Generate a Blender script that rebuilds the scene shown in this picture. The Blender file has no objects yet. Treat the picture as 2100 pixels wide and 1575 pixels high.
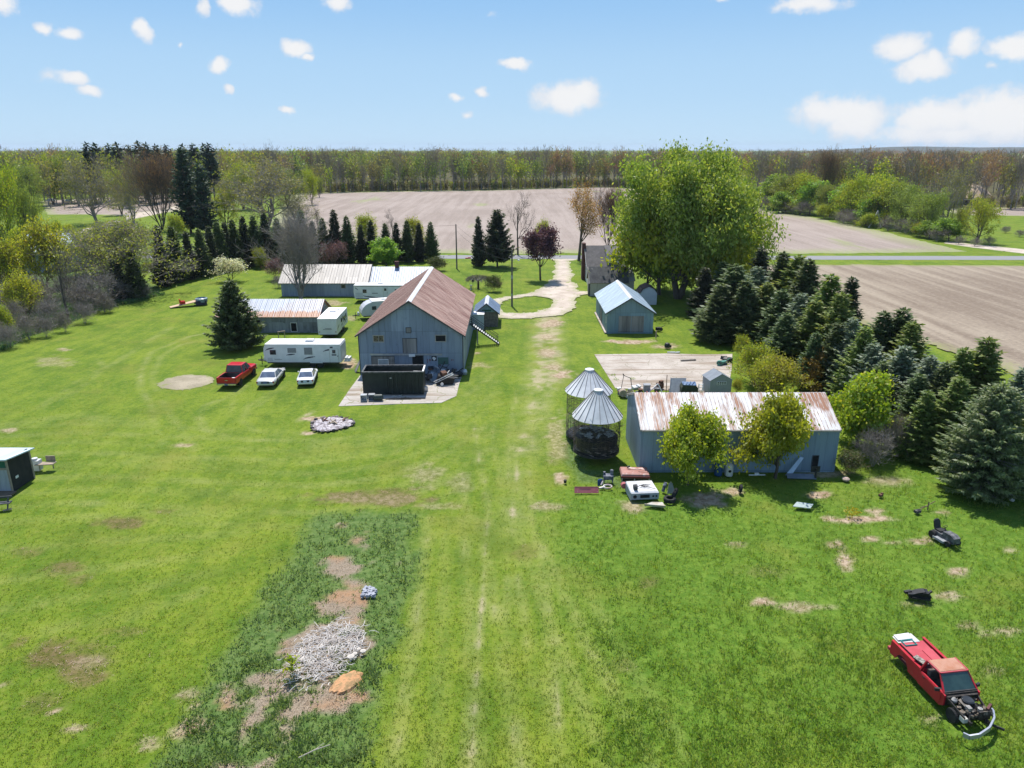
import bpy, math, random
import numpy as np
from mathutils import Vector, Matrix
C = bpy.context.scene.collection
R = math.radians
PI = math.pi
# ------------------------------------------------------------------ camera
CAMH, FPX, PITCH = 23.0, 1507.0, R(17.75)
SP, CP = math.sin(PITCH), math.cos(PITCH)
def ray(px, py):
    u = (px - 1050) / FPX; v = (787.5 - py) / FPX
    return (u, CP + v * SP, -SP + v * CP)
def G(px, py, z=0.0):
    r = ray(px, py); t = (z - CAMH) / r[2]
    return (r[0] * t, r[1] * t)
def AT(px, py, Y):
    r = ray(px, py); t = Y / r[1]
    return (r[0] * t, Y, CAMH + r[2] * t)
cam = bpy.data.cameras.new('camera'); co = bpy.data.objects.new('camera', cam); C.objects.link(co)
co.location = (0, 0, CAMH); co.rotation_euler = (R(90) - PITCH, 0, 0)
cam.sensor_width = 36; cam.lens = 36 * FPX / 2100; cam.clip_end = 20000; cam.clip_start = 0.5
bpy.context.scene.camera = co
sc = bpy.context.scene
sc.view_settings.view_transform = 'Standard'; sc.view_settings.look = 'None'
sc.view_settings.gamma = 1; sc.view_settings.exposure = EXPOSURE = 0.6
sc.cycles.max_bounces = 6; sc.cycles.transparent_max_bounces = 6
# ------------------------------------------------------------------ tagging
def tag(o, label=None, cat=None, group=None, kind=None):
    if label: o['label'] = label
    if cat: o['category'] = cat
    if group: o['group'] = group
    if kind: o['kind'] = kind
    return o
def thing(name, label, cat, loc=(0, 0, 0), rz=0, group=None):
    o = bpy.data.objects.new(name, None); C.objects.link(o)
    o.empty_display_size = .3
    o.location = loc if len(loc) == 3 else (loc[0], loc[1], 0); o.rotation_euler = (0, 0, rz)
    return tag(o, label, cat, group)
CH = {}
def link(o, parent=None):
    C.objects.link(o)
    if parent is not None:
        o.parent = parent; CH.setdefault(parent.name, []).append(o)
    return o
def copy_tree(o, parent=None):
    c = o.copy(); link(c, parent)
    for ch in CH.get(o.name, []): copy_tree(ch, c)
    return c
def retag(o, label, loc=None, rz=None, group=None, s=None):
    o['label'] = label
    if group: o['group'] = group
    if loc is not None: o.location = loc if len(loc) == 3 else (loc[0], loc[1], 0)
    if rz is not None: o.rotation_euler = (0, 0, rz)
    if s is not None: o.scale = s if hasattr(s, '__len__') else (s, s, s)
    return o
ORD = ['first', 'second', 'third', 'fourth', 'fifth', 'sixth', 'seventh', 'eighth', 'ninth', 'tenth', 'eleventh', 'twelfth',
       'thirteenth', 'fourteenth', 'fifteenth', 'sixteenth', 'seventeenth', 'eighteenth', 'nineteenth', 'twentieth']
# ------------------------------------------------------------------ mesh builder
class MB:
    def __init__(s): s.v = []; s.f = []; s.m = []
    def poly(s, pts, mi=0):
        i = len(s.v); s.v += [tuple(p) for p in pts]; s.f.append(tuple(range(i, i + len(pts)))); s.m.append(mi); return s
    def box(s, c, d, rz=0, rx=0, ry=0, mi=0):
        x, y, z = d[0] / 2, d[1] / 2, d[2] / 2
        P = [Vector(q) for q in ((-x, -y, -z), (x, -y, -z), (x, y, -z), (-x, y, -z), (-x, -y, z), (x, -y, z), (x, y, z), (-x, y, z))]
        if rz or rx or ry:
            m = Matrix.Rotation(rz, 3, 'Z') @ Matrix.Rotation(ry, 3, 'Y') @ Matrix.Rotation(rx, 3, 'X')
            P = [m @ p for p in P]
        i = len(s.v); s.v += [(p.x + c[0], p.y + c[1], p.z + c[2]) for p in P]
        for f in ((0, 3, 2, 1), (4, 5, 6, 7), (0, 1, 5, 4), (1, 2, 6, 5), (2, 3, 7, 6), (3, 0, 4, 7)):
            s.f.append(tuple(i + k for k in f)); s.m.append(mi)
        return s
    def b2(s, x0, x1, y0, y1, z0, z1, mi=0):
        return s.box(((x0 + x1) / 2, (y0 + y1) / 2, (z0 + z1) / 2), (abs(x1 - x0), abs(y1 - y0), abs(z1 - z0)), mi=mi)
    def slab(s, a, b, c, d, t, mi=0):            # quad a b c d (ccw from outside) thickened inwards by t
        a, b, c, d = map(Vector, (a, b, c, d)); n = (b - a).cross(d - a).normalized() * t
        i = len(s.v); s.v += [tuple(p) for p in (a, b, c, d, a - n, b - n, c - n, d - n)]
        for f in ((0, 1, 2, 3), (7, 6, 5, 4), (0, 4, 5, 1), (1, 5, 6, 2), (2, 6, 7, 3), (3, 7, 4, 0)):
            s.f.append(tuple(i + k for k in f)); s.m.append(mi)
        return s
    def bar(s, p, q, w, h=None, mi=0):
        p = Vector(p); q = Vector(q); d = q - p
        if d.length < 1e-6: return s
        h = h or w
        z = Vector((0, 0, 1)) if abs(d.normalized().z) < .95 else Vector((1, 0, 0))
        a = d.cross(z).normalized(); b = a.cross(d).normalized(); a *= w / 2; b *= h / 2
        i = len(s.v); s.v += [tuple(x) for x in (p - a - b, p + a - b, p + a + b, p - a + b, q - a - b, q + a - b, q + a + b, q - a + b)]
        for f in ((0, 1, 2, 3), (7, 6, 5, 4), (0, 4, 5, 1), (1, 5, 6, 2), (2, 6, 7, 3), (3, 7, 4, 0)):
            s.f.append(tuple(i + k for k in f)); s.m.append(mi)
        return s
    def tube(s, pts, r, n=6, mi=0, cap=True):
        pts = [Vector(p) for p in pts]; rs = r if hasattr(r, '__len__') else [r] * len(pts)
        i0 = len(s.v)
        for k, p in enumerate(pts):
            d = (pts[min(k + 1, len(pts) - 1)] - pts[max(k - 1, 0)]).normalized()
            z = Vector((0, 0, 1)) if abs(d.z) < .9 else Vector((1, 0, 0))
            a = d.cross(z).normalized(); b = d.cross(a)
            for j in range(n):
                t = 2 * PI * j / n; s.v.append(tuple(p + (a * math.cos(t) + b * math.sin(t)) * rs[k]))
        for k in range(len(pts) - 1):
            for j in range(n):
                a = i0 + k * n + j; b = i0 + k * n + (j + 1) % n
                s.f.append((a, b, b + n, a + n)); s.m.append(mi)
        if cap:
            s.f.append(tuple(i0 + j for j in range(n))[::-1]); s.m.append(mi)
            e = i0 + (len(pts) - 1) * n; s.f.append(tuple(e + j for j in range(n))); s.m.append(mi)
        return s
    def lathe(s, prof, n=20, c=(0, 0, 0), axis='Z', mi=0):
        i0 = len(s.v)
        for (r, h) in prof:
            for j in range(n):
                t = 2 * PI * j / n; x, y = r * math.cos(t), r * math.sin(t)
                p = (x, y, h) if axis == 'Z' else ((x, h, y) if axis == 'Y' else (h, x, y))
                s.v.append((p[0] + c[0], p[1] + c[1], p[2] + c[2]))
        for k in range(len(prof) - 1):
            for j in range(n):
                a = i0 + k * n + j; b = i0 + k * n + (j + 1) % n
                s.f.append((a, b, b + n, a + n)); s.m.append(mi)
        s.f.append(tuple(i0 + j for j in range(n))[::-1]); s.m.append(mi)
        e = i0 + (len(prof) - 1) * n; s.f.append(tuple(e + j for j in range(n))); s.m.append(mi)
        return s
    def prism(s, prof, y0, y1, mi=0, plane='XZ'):   # closed polygon in a plane, extruded
        f = (lambda a, b, y: (a, y, b)) if plane == 'XZ' else ((lambda a, b, y: (a, b, y)) if plane == 'XY' else (lambda a, b, y: (y, a, b)))
        i = len(s.v); n = len(prof)
        s.v += [f(a, b, y0) for a, b in prof] + [f(a, b, y1) for a, b in prof]
        s.f.append(tuple(range(i, i + n))); s.f.append(tuple(range(i + 2 * n - 1, i + n - 1, -1))); s.m += [mi, mi]
        for k in range(n):
            a, b = i + k, i + (k + 1) % n
            s.f.append((a, a + n, b + n, b)); s.m.append(mi)
        return s
    def loft(s, rings, mi=0, cap=True):
        i0 = len(s.v); n = len(rings[0])
        for r in rings: s.v += [tuple(p) for p in r]
        for k in range(len(rings) - 1):
            for j in range(n):
                a = i0 + k * n + j; b = i0 + k * n + (j + 1) % n
                s.f.append((a, b, b + n, a + n)); s.m.append(mi)
        if cap:
            s.f.append(tuple(i0 + j for j in range(n))[::-1]); s.m.append(mi)
            e = i0 + (len(rings) - 1) * n; s.f.append(tuple(e + j for j in range(n))); s.m.append(mi)
        return s
    def build(s, name, mats, parent=None, label=None, smooth=False, loc=None, rz=None, fixn=True):
        me = bpy.data.meshes.new(name); me.from_pydata(s.v, [], s.f)
        if fixn:
            import bmesh
            bm = bmesh.new(); bm.from_mesh(me); bmesh.ops.recalc_face_normals(bm, faces=bm.faces); bm.to_mesh(me); bm.free()
        if not hasattr(mats, '__len__'): mats = [mats]
        for m in mats: me.materials.append(m)
        if len(mats) > 1: me.polygons.foreach_set('material_index', s.m)
        uv = me.uv_layers.new(name='UVMap'); Z = Vector((0, 0, 1))
        vs = me.vertices
        for p in me.polygons:
            n = p.normal
            if abs(n.z) > .985: t, b = Vector((1, 0, 0)), Vector((0, 1, 0))
            else:
                t = Z.cross(n).normalized(); b = n.cross(t)
            for li in p.loop_indices:
                c = vs[me.loops[li].vertex_index].co; uv.data[li].uv = (c.dot(t), c.dot(b))
        if smooth:
            me.polygons.foreach_set('use_smooth', [True] * len(me.polygons))
        o = bpy.data.objects.new(name, me); link(o, parent)
        if label: o['label'] = label
        if loc is not None: o.location = loc if len(loc) == 3 else (loc[0], loc[1], 0)
        if rz is not None: o.rotation_euler = (0, 0, rz)
        return o
def np_mesh(name, V, F, mats, midx=None, smooth=False, attrs=None):
    """V (n,3); F (m,k) with one face size"""
    me = bpy.data.meshes.new(name); k = F.shape[1]
    me.vertices.add(len(V)); me.vertices.foreach_set('co', np.asarray(V, np.float32).ravel())
    me.loops.add(F.size); me.loops.foreach_set('vertex_index', F.astype(np.int32).ravel())
    me.polygons.add(len(F)); me.polygons.foreach_set('loop_start', np.arange(0, F.size, k, dtype=np.int32))
    if not hasattr(mats, '__len__'): mats = [mats]
    for m in mats: me.materials.append(m)
    if midx is not None: me.polygons.foreach_set('material_index', np.asarray(midx, np.int32))
    if smooth: me.polygons.foreach_set('use_smooth', np.ones(len(F), bool))
    for an, av in (attrs or {}).items():
        a = me.attributes.new(an, 'FLOAT', 'POINT'); a.data.foreach_set('value', np.asarray(av, np.float32))
    me.update(calc_edges=True); me.validate()
    return me
def solo(name, me, label=None, cat=None, group=None, kind=None, loc=(0, 0, 0)):
    o = bpy.data.objects.new(name, me); link(o); o.location = loc
    return tag(o, label, cat, group, kind)
# ------------------------------------------------------------------ node materials
class NT:
    def __init__(s, name):
        s.mat = bpy.data.materials.new(name); s.mat.use_nodes = True; s.t = s.mat.node_tree; s.t.nodes.clear()
        s.out = s.t.nodes.new('ShaderNodeOutputMaterial')
    def n(s, typ, props=None, **inp):
        nd = s.t.nodes.new('ShaderNode' + typ)
        for k, v in (props or {}).items(): setattr(nd, k, v)
        for k, v in inp.items():
            key = int(k[1:]) if k[0] == '_' and k[1:].isdigit() else k.replace('_', ' ')
            s.set(nd.inputs[key], v)
        return nd
    def set(s, sock, v):
        if isinstance(v, bpy.types.NodeSocket): s.t.links.new(v, sock)
        elif isinstance(v, bpy.types.Node): s.t.links.new(v.outputs[0], sock)
        else:
            if hasattr(v, '__len__') and sock.type == 'RGBA' and len(v) == 3: v = (*v, 1)
            sock.default_value = v
    def mix(s, f, a, b, blend='MIX'):
        nd = s.t.nodes.new('ShaderNodeMix'); nd.data_type = 'RGBA'; nd.blend_type = blend
        s.set(nd.inputs[0], f); s.set(nd.inputs[6], a); s.set(nd.inputs[7], b); return nd.outputs[2]
    def math(s, op, a, b=0.0, clamp=False):
        nd = s.t.nodes.new('ShaderNodeMath'); nd.operation = op; nd.use_clamp = clamp
        s.set(nd.inputs[0], a); s.set(nd.inputs[1], b); return nd.outputs[0]
    def step(s, v, lo, hi):
        nd = s.t.nodes.new('ShaderNodeMapRange'); nd.interpolation_type = 'SMOOTHSTEP'
        s.set(nd.inputs[0], v); nd.inputs[1].default_value = lo; nd.inputs[2].default_value = hi; return nd.outputs[0]
    def coord(s, which='Object', scale=(1, 1, 1), rot=(0, 0, 0)):
        tc = s.t.nodes.new('ShaderNodeTexCoord'); mp = s.t.nodes.new('ShaderNodeMapping')
        mp.inputs['Scale'].default_value = scale; mp.inputs['Rotation'].default_value = rot
        s.t.links.new(tc.outputs[which], mp.inputs[0]); return mp.outputs[0]
    def noise(s, vec, scale, detail=4, rough=.55, out=0):
        nd = s.n('TexNoise', None, Vector=vec, Scale=scale, Detail=detail, Roughness=rough); return nd.outputs[out]
    def bsdf(s, color, rough=.8, metal=0, spec=.3, bump=None, bstr=.3, bdist=.05):
        p = s.n('BsdfPrincipled', None, Base_Color=color, Roughness=rough, Metallic=metal)
        s.set(p.inputs['Specular IOR Level'], spec)
        if bump is not None:
            b = s.n('Bump', None, Height=bump, Strength=bstr, Distance=bdist); s.t.links.new(b.outputs[0], p.inputs['Normal'])
        return p
    def done(s, sh):
        s.t.links.new(sh.outputs[0] if isinstance(sh, bpy.types.Node) else sh, s.out.inputs[0]); return s.mat
def M(name, c, c2=None, scale=3, rough=.7, metal=0, spec=.3, stretch=(1, 1, 1), bump=0, c3=None, t3=(.6, .72)):
    t = NT(name); v = t.coord('Object', stretch)
    nz = t.noise(v, scale)
    c2 = c2 or tuple(x * .78 for x in c)
    col = t.mix(t.step(nz, .35, .65), c, c2)
    if c3: col = t.mix(t.step(t.noise(v, scale * 1.7, 6, .65), *t3), col, c3)
    return t.done(t.bsdf(col, rough, metal, spec, nz if bump else None, .4, bump))
def M_roof(name, base, base2, rust=None, amt=.5, rough=.45, metal=.0, streak=(2.2, .22), lo=None, vbias=None):
    """sheet metal in UV metres: u along the ridge, v up the slope"""
    t = NT(name); uv = t.coord('UV')
    s1 = t.n('TexNoise', None, Vector=t.coord('UV', (streak[0], streak[1], 1)), Scale=1.0, Detail=5.0, Roughness=.6).outputs[0]
    big = t.noise(uv, .35, 3)
    sep = t.n('SeparateXYZ', None, _0=uv)
    pn = t.n('TexWhiteNoise', {'noise_dimensions': '1D'}, W=t.math('FLOOR', t.math('MULTIPLY', sep.outputs[0], 1.45)))
    col = t.mix(t.step(s1, .4, .62), base, base2)
    col = t.mix(t.math('MULTIPLY', pn.outputs[0], .3), col, tuple(x * .55 for x in base))
    p2 = t.n('TexWhiteNoise', {'noise_dimensions': '2D'}, Vector=t.n('CombineXYZ', None, X=t.math('FLOOR', t.math('MULTIPLY', sep.outputs[0], 2.6)), Y=t.math('FLOOR', t.math('MULTIPLY', sep.outputs[1], .42))))
    col = t.mix(t.math('MULTIPLY', t.step(p2.outputs[0], .5, 1.0), .55), col, tuple(min(1, x * 1.35 + .02) for x in base))
    if rust:
        k = t.math('ADD', t.math('MULTIPLY', s1, .75), t.math('MULTIPLY', big, .35))
        k = t.math('ADD', k, t.math('MULTIPLY', pn.outputs[0], .07))
        if vbias: k = t.math('ADD', k, t.math('MULTIPLY', t.step(sep.outputs[1], vbias[0], vbias[1]), vbias[2]))
        th = 1.02 - amt * .75
        fine = t.noise(t.coord('UV', (6, .8, 1)), 1.5, 5)
        rc = t.mix(fine, rust, tuple(x * .62 for x in rust))
        col = t.mix(t.step(k, th - .07, th + .07), col, rc)
    rip = t.n('TexWave', {'wave_type': 'BANDS', 'bands_direction': 'X'}, Vector=uv, Scale=2.4, Distortion=0.0)
    return t.done(t.bsdf(col, rough, metal, .4, rip.outputs[0], .35, .02))
def M_wall(name, c, c2, pw=.66, ph=2.4, dark=(.03, .035, .04), rough=.75, grime=.57, rough2=None):
    t = NT(name); uv = t.coord('UV'); sep = t.n('SeparateXYZ', None, _0=uv)
    iu = t.math('FLOOR', t.math('DIVIDE', sep.outputs[0], pw)); iv = t.math('FLOOR', t.math('DIVIDE', sep.outputs[1], ph))
    pn = t.n('TexWhiteNoise', {'noise_dimensions': '2D'}, Vector=t.n('CombineXYZ', None, X=iu, Y=iv))
    st = t.noise(t.coord('UV', (3.2, .35, 1)), 1.0, 5, .62)
    col = t.mix(t.math('MULTIPLY', pn.outputs[0], .75), c, c2)
    pb = t.n('TexWhiteNoise', {'noise_dimensions': '2D'}, Vector=t.n('CombineXYZ', None, X=t.math('FLOOR', t.math('DIVIDE', sep.outputs[0], pw * 3)), Y=iv))
    col = t.mix(t.math('MULTIPLY', t.step(pb.outputs[0], .4, .9), .6), col, tuple(min(1, x * 1.3) for x in c))
    col = t.mix(t.math('MULTIPLY', t.step(st, .46, .8), .7), col, tuple(x * .66 for x in c2))
    col = t.mix(t.math('MULTIPLY', t.step(t.noise(uv, 1.1, 6, .68), grime, grime + .14), .6), col, dark)
    fu = t.math('FRACT', t.math('DIVIDE', sep.outputs[0], pw))
    seam = t.math('MAXIMUM', t.math('LESS_THAN', fu, .05), t.math('LESS_THAN', t.math('FRACT', t.math('DIVIDE', sep.outputs[1], ph)), .02))
    col = t.mix(t.math('MULTIPLY', seam, .35), col, dark)
    rip = t.n('TexWave', {'wave_type': 'BANDS', 'bands_direction': 'X'}, Vector=uv, Scale=2.0, Distortion=0.0)
    return t.done(t.bsdf(col, rough, 0, .3, rip.outputs[0], .3, .02))
def M_leaf(name, c, c2, trans=.45, c3=None, K=None):
    K = K or (1.28 if trans > .25 else 1.0); c, c2 = [tuple(min(.7, x * K) for x in q) for q in (c, c2)]; c3 = c3 and tuple(min(.7, x * K) for x in c3)
    t = NT(name); g = t.n('NewGeometry'); oi = t.n('ObjectInfo')
    ri = g.outputs['Random Per Island']
    cl = t.noise(t.coord('Object'), .55, 3)
    f = t.math('ADD', t.math('MULTIPLY', ri, .5), t.step(cl, .35, .65)); f = t.math('MULTIPLY', f, .67)
    col = t.mix(f, c, c2)
    if c3: col = t.mix(t.step(t.math('FRACT', t.math('MULTIPLY', ri, 7.31)), .72, .95), col, c3)
    hs = t.n('HueSaturation', None, Color=col, Hue=t.math('ADD', t.math('MULTIPLY', oi.outputs['Random'], .03), .485), Saturation=1.0,
             Value=t.math('ADD', t.math('MULTIPLY', oi.outputs['Random'], .2), .93))
    d = t.n('BsdfDiffuse', None, Color=hs); tr = t.n('BsdfTranslucent', None, Color=t.mix(1.0, hs.outputs[0], (1.5, 1.45, .8), 'MULTIPLY'))
    gl = t.n('BsdfGlossy', None, Color=(1, 1, 1, 1), Roughness=.5)
    m1 = t.n('MixShader', None, Fac=trans); t.t.links.new(d.outputs[0], m1.inputs[1]); t.t.links.new(tr.outputs[0], m1.inputs[2])
    m2 = t.n('MixShader', None, Fac=.025); t.t.links.new(m1.outputs[0], m2.inputs[1]); t.t.links.new(gl.outputs[0], m2.inputs[2])
    return t.done(m2)
# ------------------------------------------------------------------ light and sky
SUN_EL = R(64); SUN_AZ = math.atan2(-.2, .98)      # seen from above, measured from +Y to +X
sdir = Vector((math.sin(SUN_AZ) * math.cos(SUN_EL), math.cos(SUN_AZ) * math.cos(SUN_EL), math.sin(SUN_EL)))
sl = bpy.data.lights.new('sun', 'SUN'); sl.energy = 4.2; sl.angle = R(.53); sl.color = (1, .955, .89)
so = bpy.data.objects.new('sun', sl); C.objects.link(so); so.rotation_euler = sdir.to_track_quat('Z', 'Y').to_euler(); so.location = (0, 0, 60)
w = bpy.data.worlds.new('World'); sc.world = w; w.use_nodes = True; wt = w.node_tree; wt.nodes.clear()
class WT(NT):
    def __init__(s, t): s.t = t; s.out = t.nodes.new('ShaderNodeOutputWorld')
wn = WT(wt)
sky = wn.n('TexSky', {'sky_type': 'NISHITA', 'sun_disc': False, 'sun_elevation': SUN_EL, 'sun_rotation': SUN_AZ, 'altitude': 250, 'air_density': 1.0, 'dust_density': .15, 'ozone_density': 2.2})
tc = wn.n('TexCoord'); dirv = tc.outputs['Generated']
sx = wn.n('SeparateXYZ', None, _0=dirv)
az = wn.math('ARCTAN2', sx.outputs[0], sx.outputs[1]); el = wn.math('ARCSINE', sx.outputs[2])
lowsky = wn.mix(wn.step(el, -.01, .09), (2.75, 3.78, 4.65), (2.25, 3.4, 4.6)); lowsky = wn.mix(wn.step(el, .07, .2), lowsky, (1.5, 2.75, 4.4))
hs = wn.mix(wn.step(el, .22, .65), lowsky, sky)      # the clear blue of the low sky, Nishita overhead
ae = wn.n('CombineXYZ', None, X=az, Y=el).outputs[0]
nz = wn.n('TexNoise', None, Vector=ae, Scale=26.0, Detail=6.0, Roughness=.58)
nz2 = wn.n('TexNoise', None, Vector=ae, Scale=48.0, Detail=8.0, Roughness=.66)
wob = wn.n('VectorMath', {'operation': 'SUBTRACT'}, _0=nz.outputs[1], _1=(.5, .5, .5)).outputs[0]
wob = wn.n('VectorMath', {'operation': 'MULTIPLY'}, _0=wob, _1=(.028, .02, 0)).outputs[0]
aew = wn.n('VectorMath', {'operation': 'ADD'}, _0=ae, _1=wob).outputs[0]
# clouds: photo position (px, py), half size (px), opacity -- turned into fixed compass directions
CL = [(8, 6, 22, 18, .8), (92, 58, 17, 11, .75), (142, 67, 23, 11, .85), (294, 62, 19, 19, .85), (414, 12, 11, 18, .7), (488, 4, 36, 24, .8), (692, 4, 26, 15, .8),
      (607, 100, 30, 17, 1), (632, 116, 14, 8, .8), (450, 137, 20, 16, .9), (465, 183, 11, 9, .75), (152, 162, 28, 13, .9), (182, 190, 24, 11, .85), (105, 160, 26, 14, .3),
      (590, 229, 18, 7, .75), (371, 90, 6, 6, .6), (1056, 129, 31, 14, 1), (1160, 200, 72, 32, 1), (1195, 190, 38, 26, .9), (985, 189, 14, 11, .8), (938, 202, 12, 9, .7), (958, 236, 12, 7, .5),
      (1010, 32, 16, 7, .3), (1660, 10, 66, 18, .75), (1845, 96, 44, 24, 1), (1890, 136, 50, 24, 1), (1912, 122, 20, 18, .9), (1976, 92, 27, 25, .8), (2085, 97, 42, 22, .95), (2036, 139, 13, 6, .4),
      (1700, 232, 70, 32, .75), (1755, 245, 60, 42, .95), (1800, 238, 50, 26, .55), (1930, 245, 85, 36, .9), (2060, 245, 110, 48, 1), (1950, 275, 170, 24, .7), (1690, 240, 60, 18, .5), (1478, 2, 18, 6, .5)]
acc = None
for (px, py, sxp, syp, op) in CL:
    r = Vector(ray(px, py)).normalized(); a0 = math.atan2(r.x, r.y); e0 = math.asin(r.z)
    wa, we = 1.25 * sxp / FPX, 1.25 * syp / FPX
    d = wn.n('VectorMath', {'operation': 'SUBTRACT'}, _0=aew, _1=(a0, e0, 0)).outputs[0]
    d = wn.n('VectorMath', {'operation': 'MULTIPLY'}, _0=d, _1=(1 / wa, 1 / we, 0)).outputs[0]
    L = wn.n('VectorMath', {'operation': 'LENGTH'}, _0=d).outputs['Value']
    k = wn.math('MULTIPLY', wn.math('SUBTRACT', 1.0, L, True), op)
    acc = k if acc is None else wn.math('MAXIMUM', acc, k)
soft = wn.math('ADD', acc, wn.math('MULTIPLY', wn.math('SUBTRACT', nz2.outputs[0], .5), wn.math('MULTIPLY', wn.step(acc, 0, .12), .95)))
mask = wn.math('MULTIPLY', wn.step(soft, .04, .52), .93)
SKY_STR, CLOUD = .135, 4.6
ccol = wn.mix(wn.step(wn.math('ADD', acc, wn.math('MULTIPLY', wn.math('SUBTRACT', nz.outputs[0], .5), 1.2)), .05, .7), (CLOUD * .80, CLOUD * .85, CLOUD * .93), (CLOUD, CLOUD * .99, CLOUD * .985))
bg = wn.n('Background', None, Color=wn.mix(mask, hs, ccol), Strength=SKY_STR)
wt.links.new(bg.outputs[0], wn.out.inputs[0])
# ------------------------------------------------------------------ ground masks (world metres)
rg = np.random.default_rng(5)
def vnoise(x, y, cell, seed=0):
    """smooth value noise 0..1"""
    r = np.random.default_rng(seed + 77).random((256, 256))
    fx, fy = np.asarray(x) / cell + 1000, np.asarray(y) / cell + 1000
    ix, iy = np.floor(fx).astype(int), np.floor(fy).astype(int); tx, ty = fx - ix, fy - iy
    tx = tx * tx * (3 - 2 * tx); ty = ty * ty * (3 - 2 * ty)
    a = lambda i, j: r[(ix + i) % 256, (iy + j) % 256]
    return (a(0, 0) * (1 - tx) + a(1, 0) * tx) * (1 - ty) + (a(0, 1) * (1 - tx) + a(1, 1) * tx) * ty
def fbm(x, y, cell, seed=0):
    return .55 * vnoise(x, y, cell, seed) + .3 * vnoise(x, y, cell * .43, seed + 1) + .15 * vnoise(x, y, cell * .19, seed + 2)
def W(*pts): return [G(*p) for p in pts]
def sdf(x, y, poly):
    """signed distance to a closed polygon, negative inside"""
    x = np.asarray(x, float); y = np.asarray(y, float)
    d = np.full(x.shape, 1e18); ins = np.zeros(x.shape, bool); n = len(poly)
    for i in range(n):
        ax, ay = poly[i]; bx, by = poly[(i + 1) % n]; ex, ey = bx - ax, by - ay
        t = np.clip(((x - ax) * ex + (y - ay) * ey) / (ex * ex + ey * ey + 1e-12), 0, 1)
        d = np.minimum(d, (x - ax - ex * t) ** 2 + (y - ay - ey * t) ** 2)
        c = ((ay > y) != (by > y)) & (x < (bx - ax) * (y - ay) / (by - ay + 1e-12) + ax)
        ins ^= c
    d = np.sqrt(d); return np.where(ins, -d, d)
def dline(x, y, pts):
    d = np.full(np.shape(x), 1e18)
    for (ax, ay), (bx, by) in zip(pts[:-1], pts[1:]):
        ex, ey = bx - ax, by - ay
        t = np.clip(((x - ax) * ex + (y - ay) * ey) / (ex * ex + ey * ey + 1e-12), 0, 1)
        d = np.minimum(d, (x - ax - ex * t) ** 2 + (y - ay - ey * t) ** 2)
    return np.sqrt(d)
def sm(v, a, b):
    t = np.clip((v - a) / (b - a), 0, 1); return t * t * (3 - 2 * t)
GARDEN = W((655, 1048), (868, 1046), (862, 1150), (832, 1290), (795, 1400), (745, 1590), (290, 1600), (385, 1450), (475, 1310), (560, 1165), (620, 1085))
ROUGH = W((1118, 1040), (1175, 1000), (1400, 1000), (1720, 985), (1880, 930), (2300, 900), (2700, 1600), (1330, 1600), (1180, 1290))
HEDGEF = W((-120, 780), (0, 722), (60, 688), (200, 640), (330, 606), (330, 590), (250, 560), (0, 560), (-300, 700))
CRIBW = W((1158, 905), (1165, 860), (1185, 830), (1200, 960), (1310, 965), (1300, 1000), (1190, 985), (1165, 950))
TRACKS = [([(972, 870), (985, 950), (997, 1010), (1003, 1060), (985, 1250), (960, 1575)], .22, .8), ([(1008, 860), (1022, 960), (1035, 1060), (1040, 1250), (1050, 1575)], .18, .4),
          ([(1100, 790), (1078, 880), (1060, 960), (1050, 1060)], .22, .8), ([(1060, 800), (1045, 880), (1040, 960), (1060, 1150), (1090, 1400)], .2, .5),
          ([(1118, 800), (1098, 880), (1085, 960), (1090, 1060), (1120, 1200), (1150, 1575)], .25, .55),
          ([(1126, 655), (1122, 700), (1115, 760), (1085, 860), (1062, 960), (1052, 1080)], 1.1, .42), ([(1100, 655), (1095, 700), (1085, 780), (1040, 880)], .5, .25),
          ([(1126, 652), (1122, 690), (1124, 740), (1112, 790)], 1.7, 1.15), ([(1112, 790), (1095, 850), (1072, 930)], 1.2, .7),
          ([(955, 985), (952, 1030), (965, 1060)], .25, .5),
          ([(470, 672), (390, 688), (310, 720), (288, 760), (288, 790)], .3, .5), ([(440, 690), (370, 705), (330, 730), (312, 770), (320, 800)], .3, .4),
          ([(350, 670), (300, 700), (240, 740), (160, 780), (80, 835)], .4, .35), ([(200, 735), (215, 752), (170, 790), (120, 820)], .3, .35),
          ([(500, 790), (460, 815), (420, 830), (405, 850), (420, 880), (500, 900), (640, 900)], .35, .5), ([(560, 800), (510, 830), (495, 860), (520, 880), (640, 905)], .3, .35),
          ([(330, 820), (350, 850), (380, 890), (400, 920)], .3, .4), ([(285, 790), (310, 830), (320, 880), (335, 910)], .25, .4),
          ([(650, 915), (760, 900), (880, 860), (960, 820)], .9, .35), ([(600, 935), (760, 925), (900, 880), (1000, 820)], .5, .3),
          ([(0, 870), (150, 850), (300, 870)], .8, .25), ([(60, 960), (300, 940), (560, 950)], .6, .2), ([(640, 842), (610, 862)], .3, .9),
          ([(530, 830), (570, 800), (590, 780)], .25, .3), ([(470, 850), (480, 810), (505, 790)], .25, .3)]
for k in range(9):
    y0 = 872 + k * 17 + k * k * .9
    TRACKS.append(([(-60, y0 + 8), (150, y0 - 6), (400, y0 + 4), (640, y0 + 14), (800, y0 - 4), (930, y0 - 60), (1020, y0 - 130)], .42, .34 if k % 2 else .2))
for k in range(8): TRACKS.append(([(880 + 34 * k, 1060), (850 + 58 * k, 1300), (800 + 92 * k, 1600)], .34, (.5, .25, .4)[k % 3]))
for k in range(6): TRACKS.append(([(-40, 1010 + 60 * k), (260, 1000 + 52 * k), (560 - 30 * k, 1010 + 40 * k)], .45, (.22, .32)[k % 2]))
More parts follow.
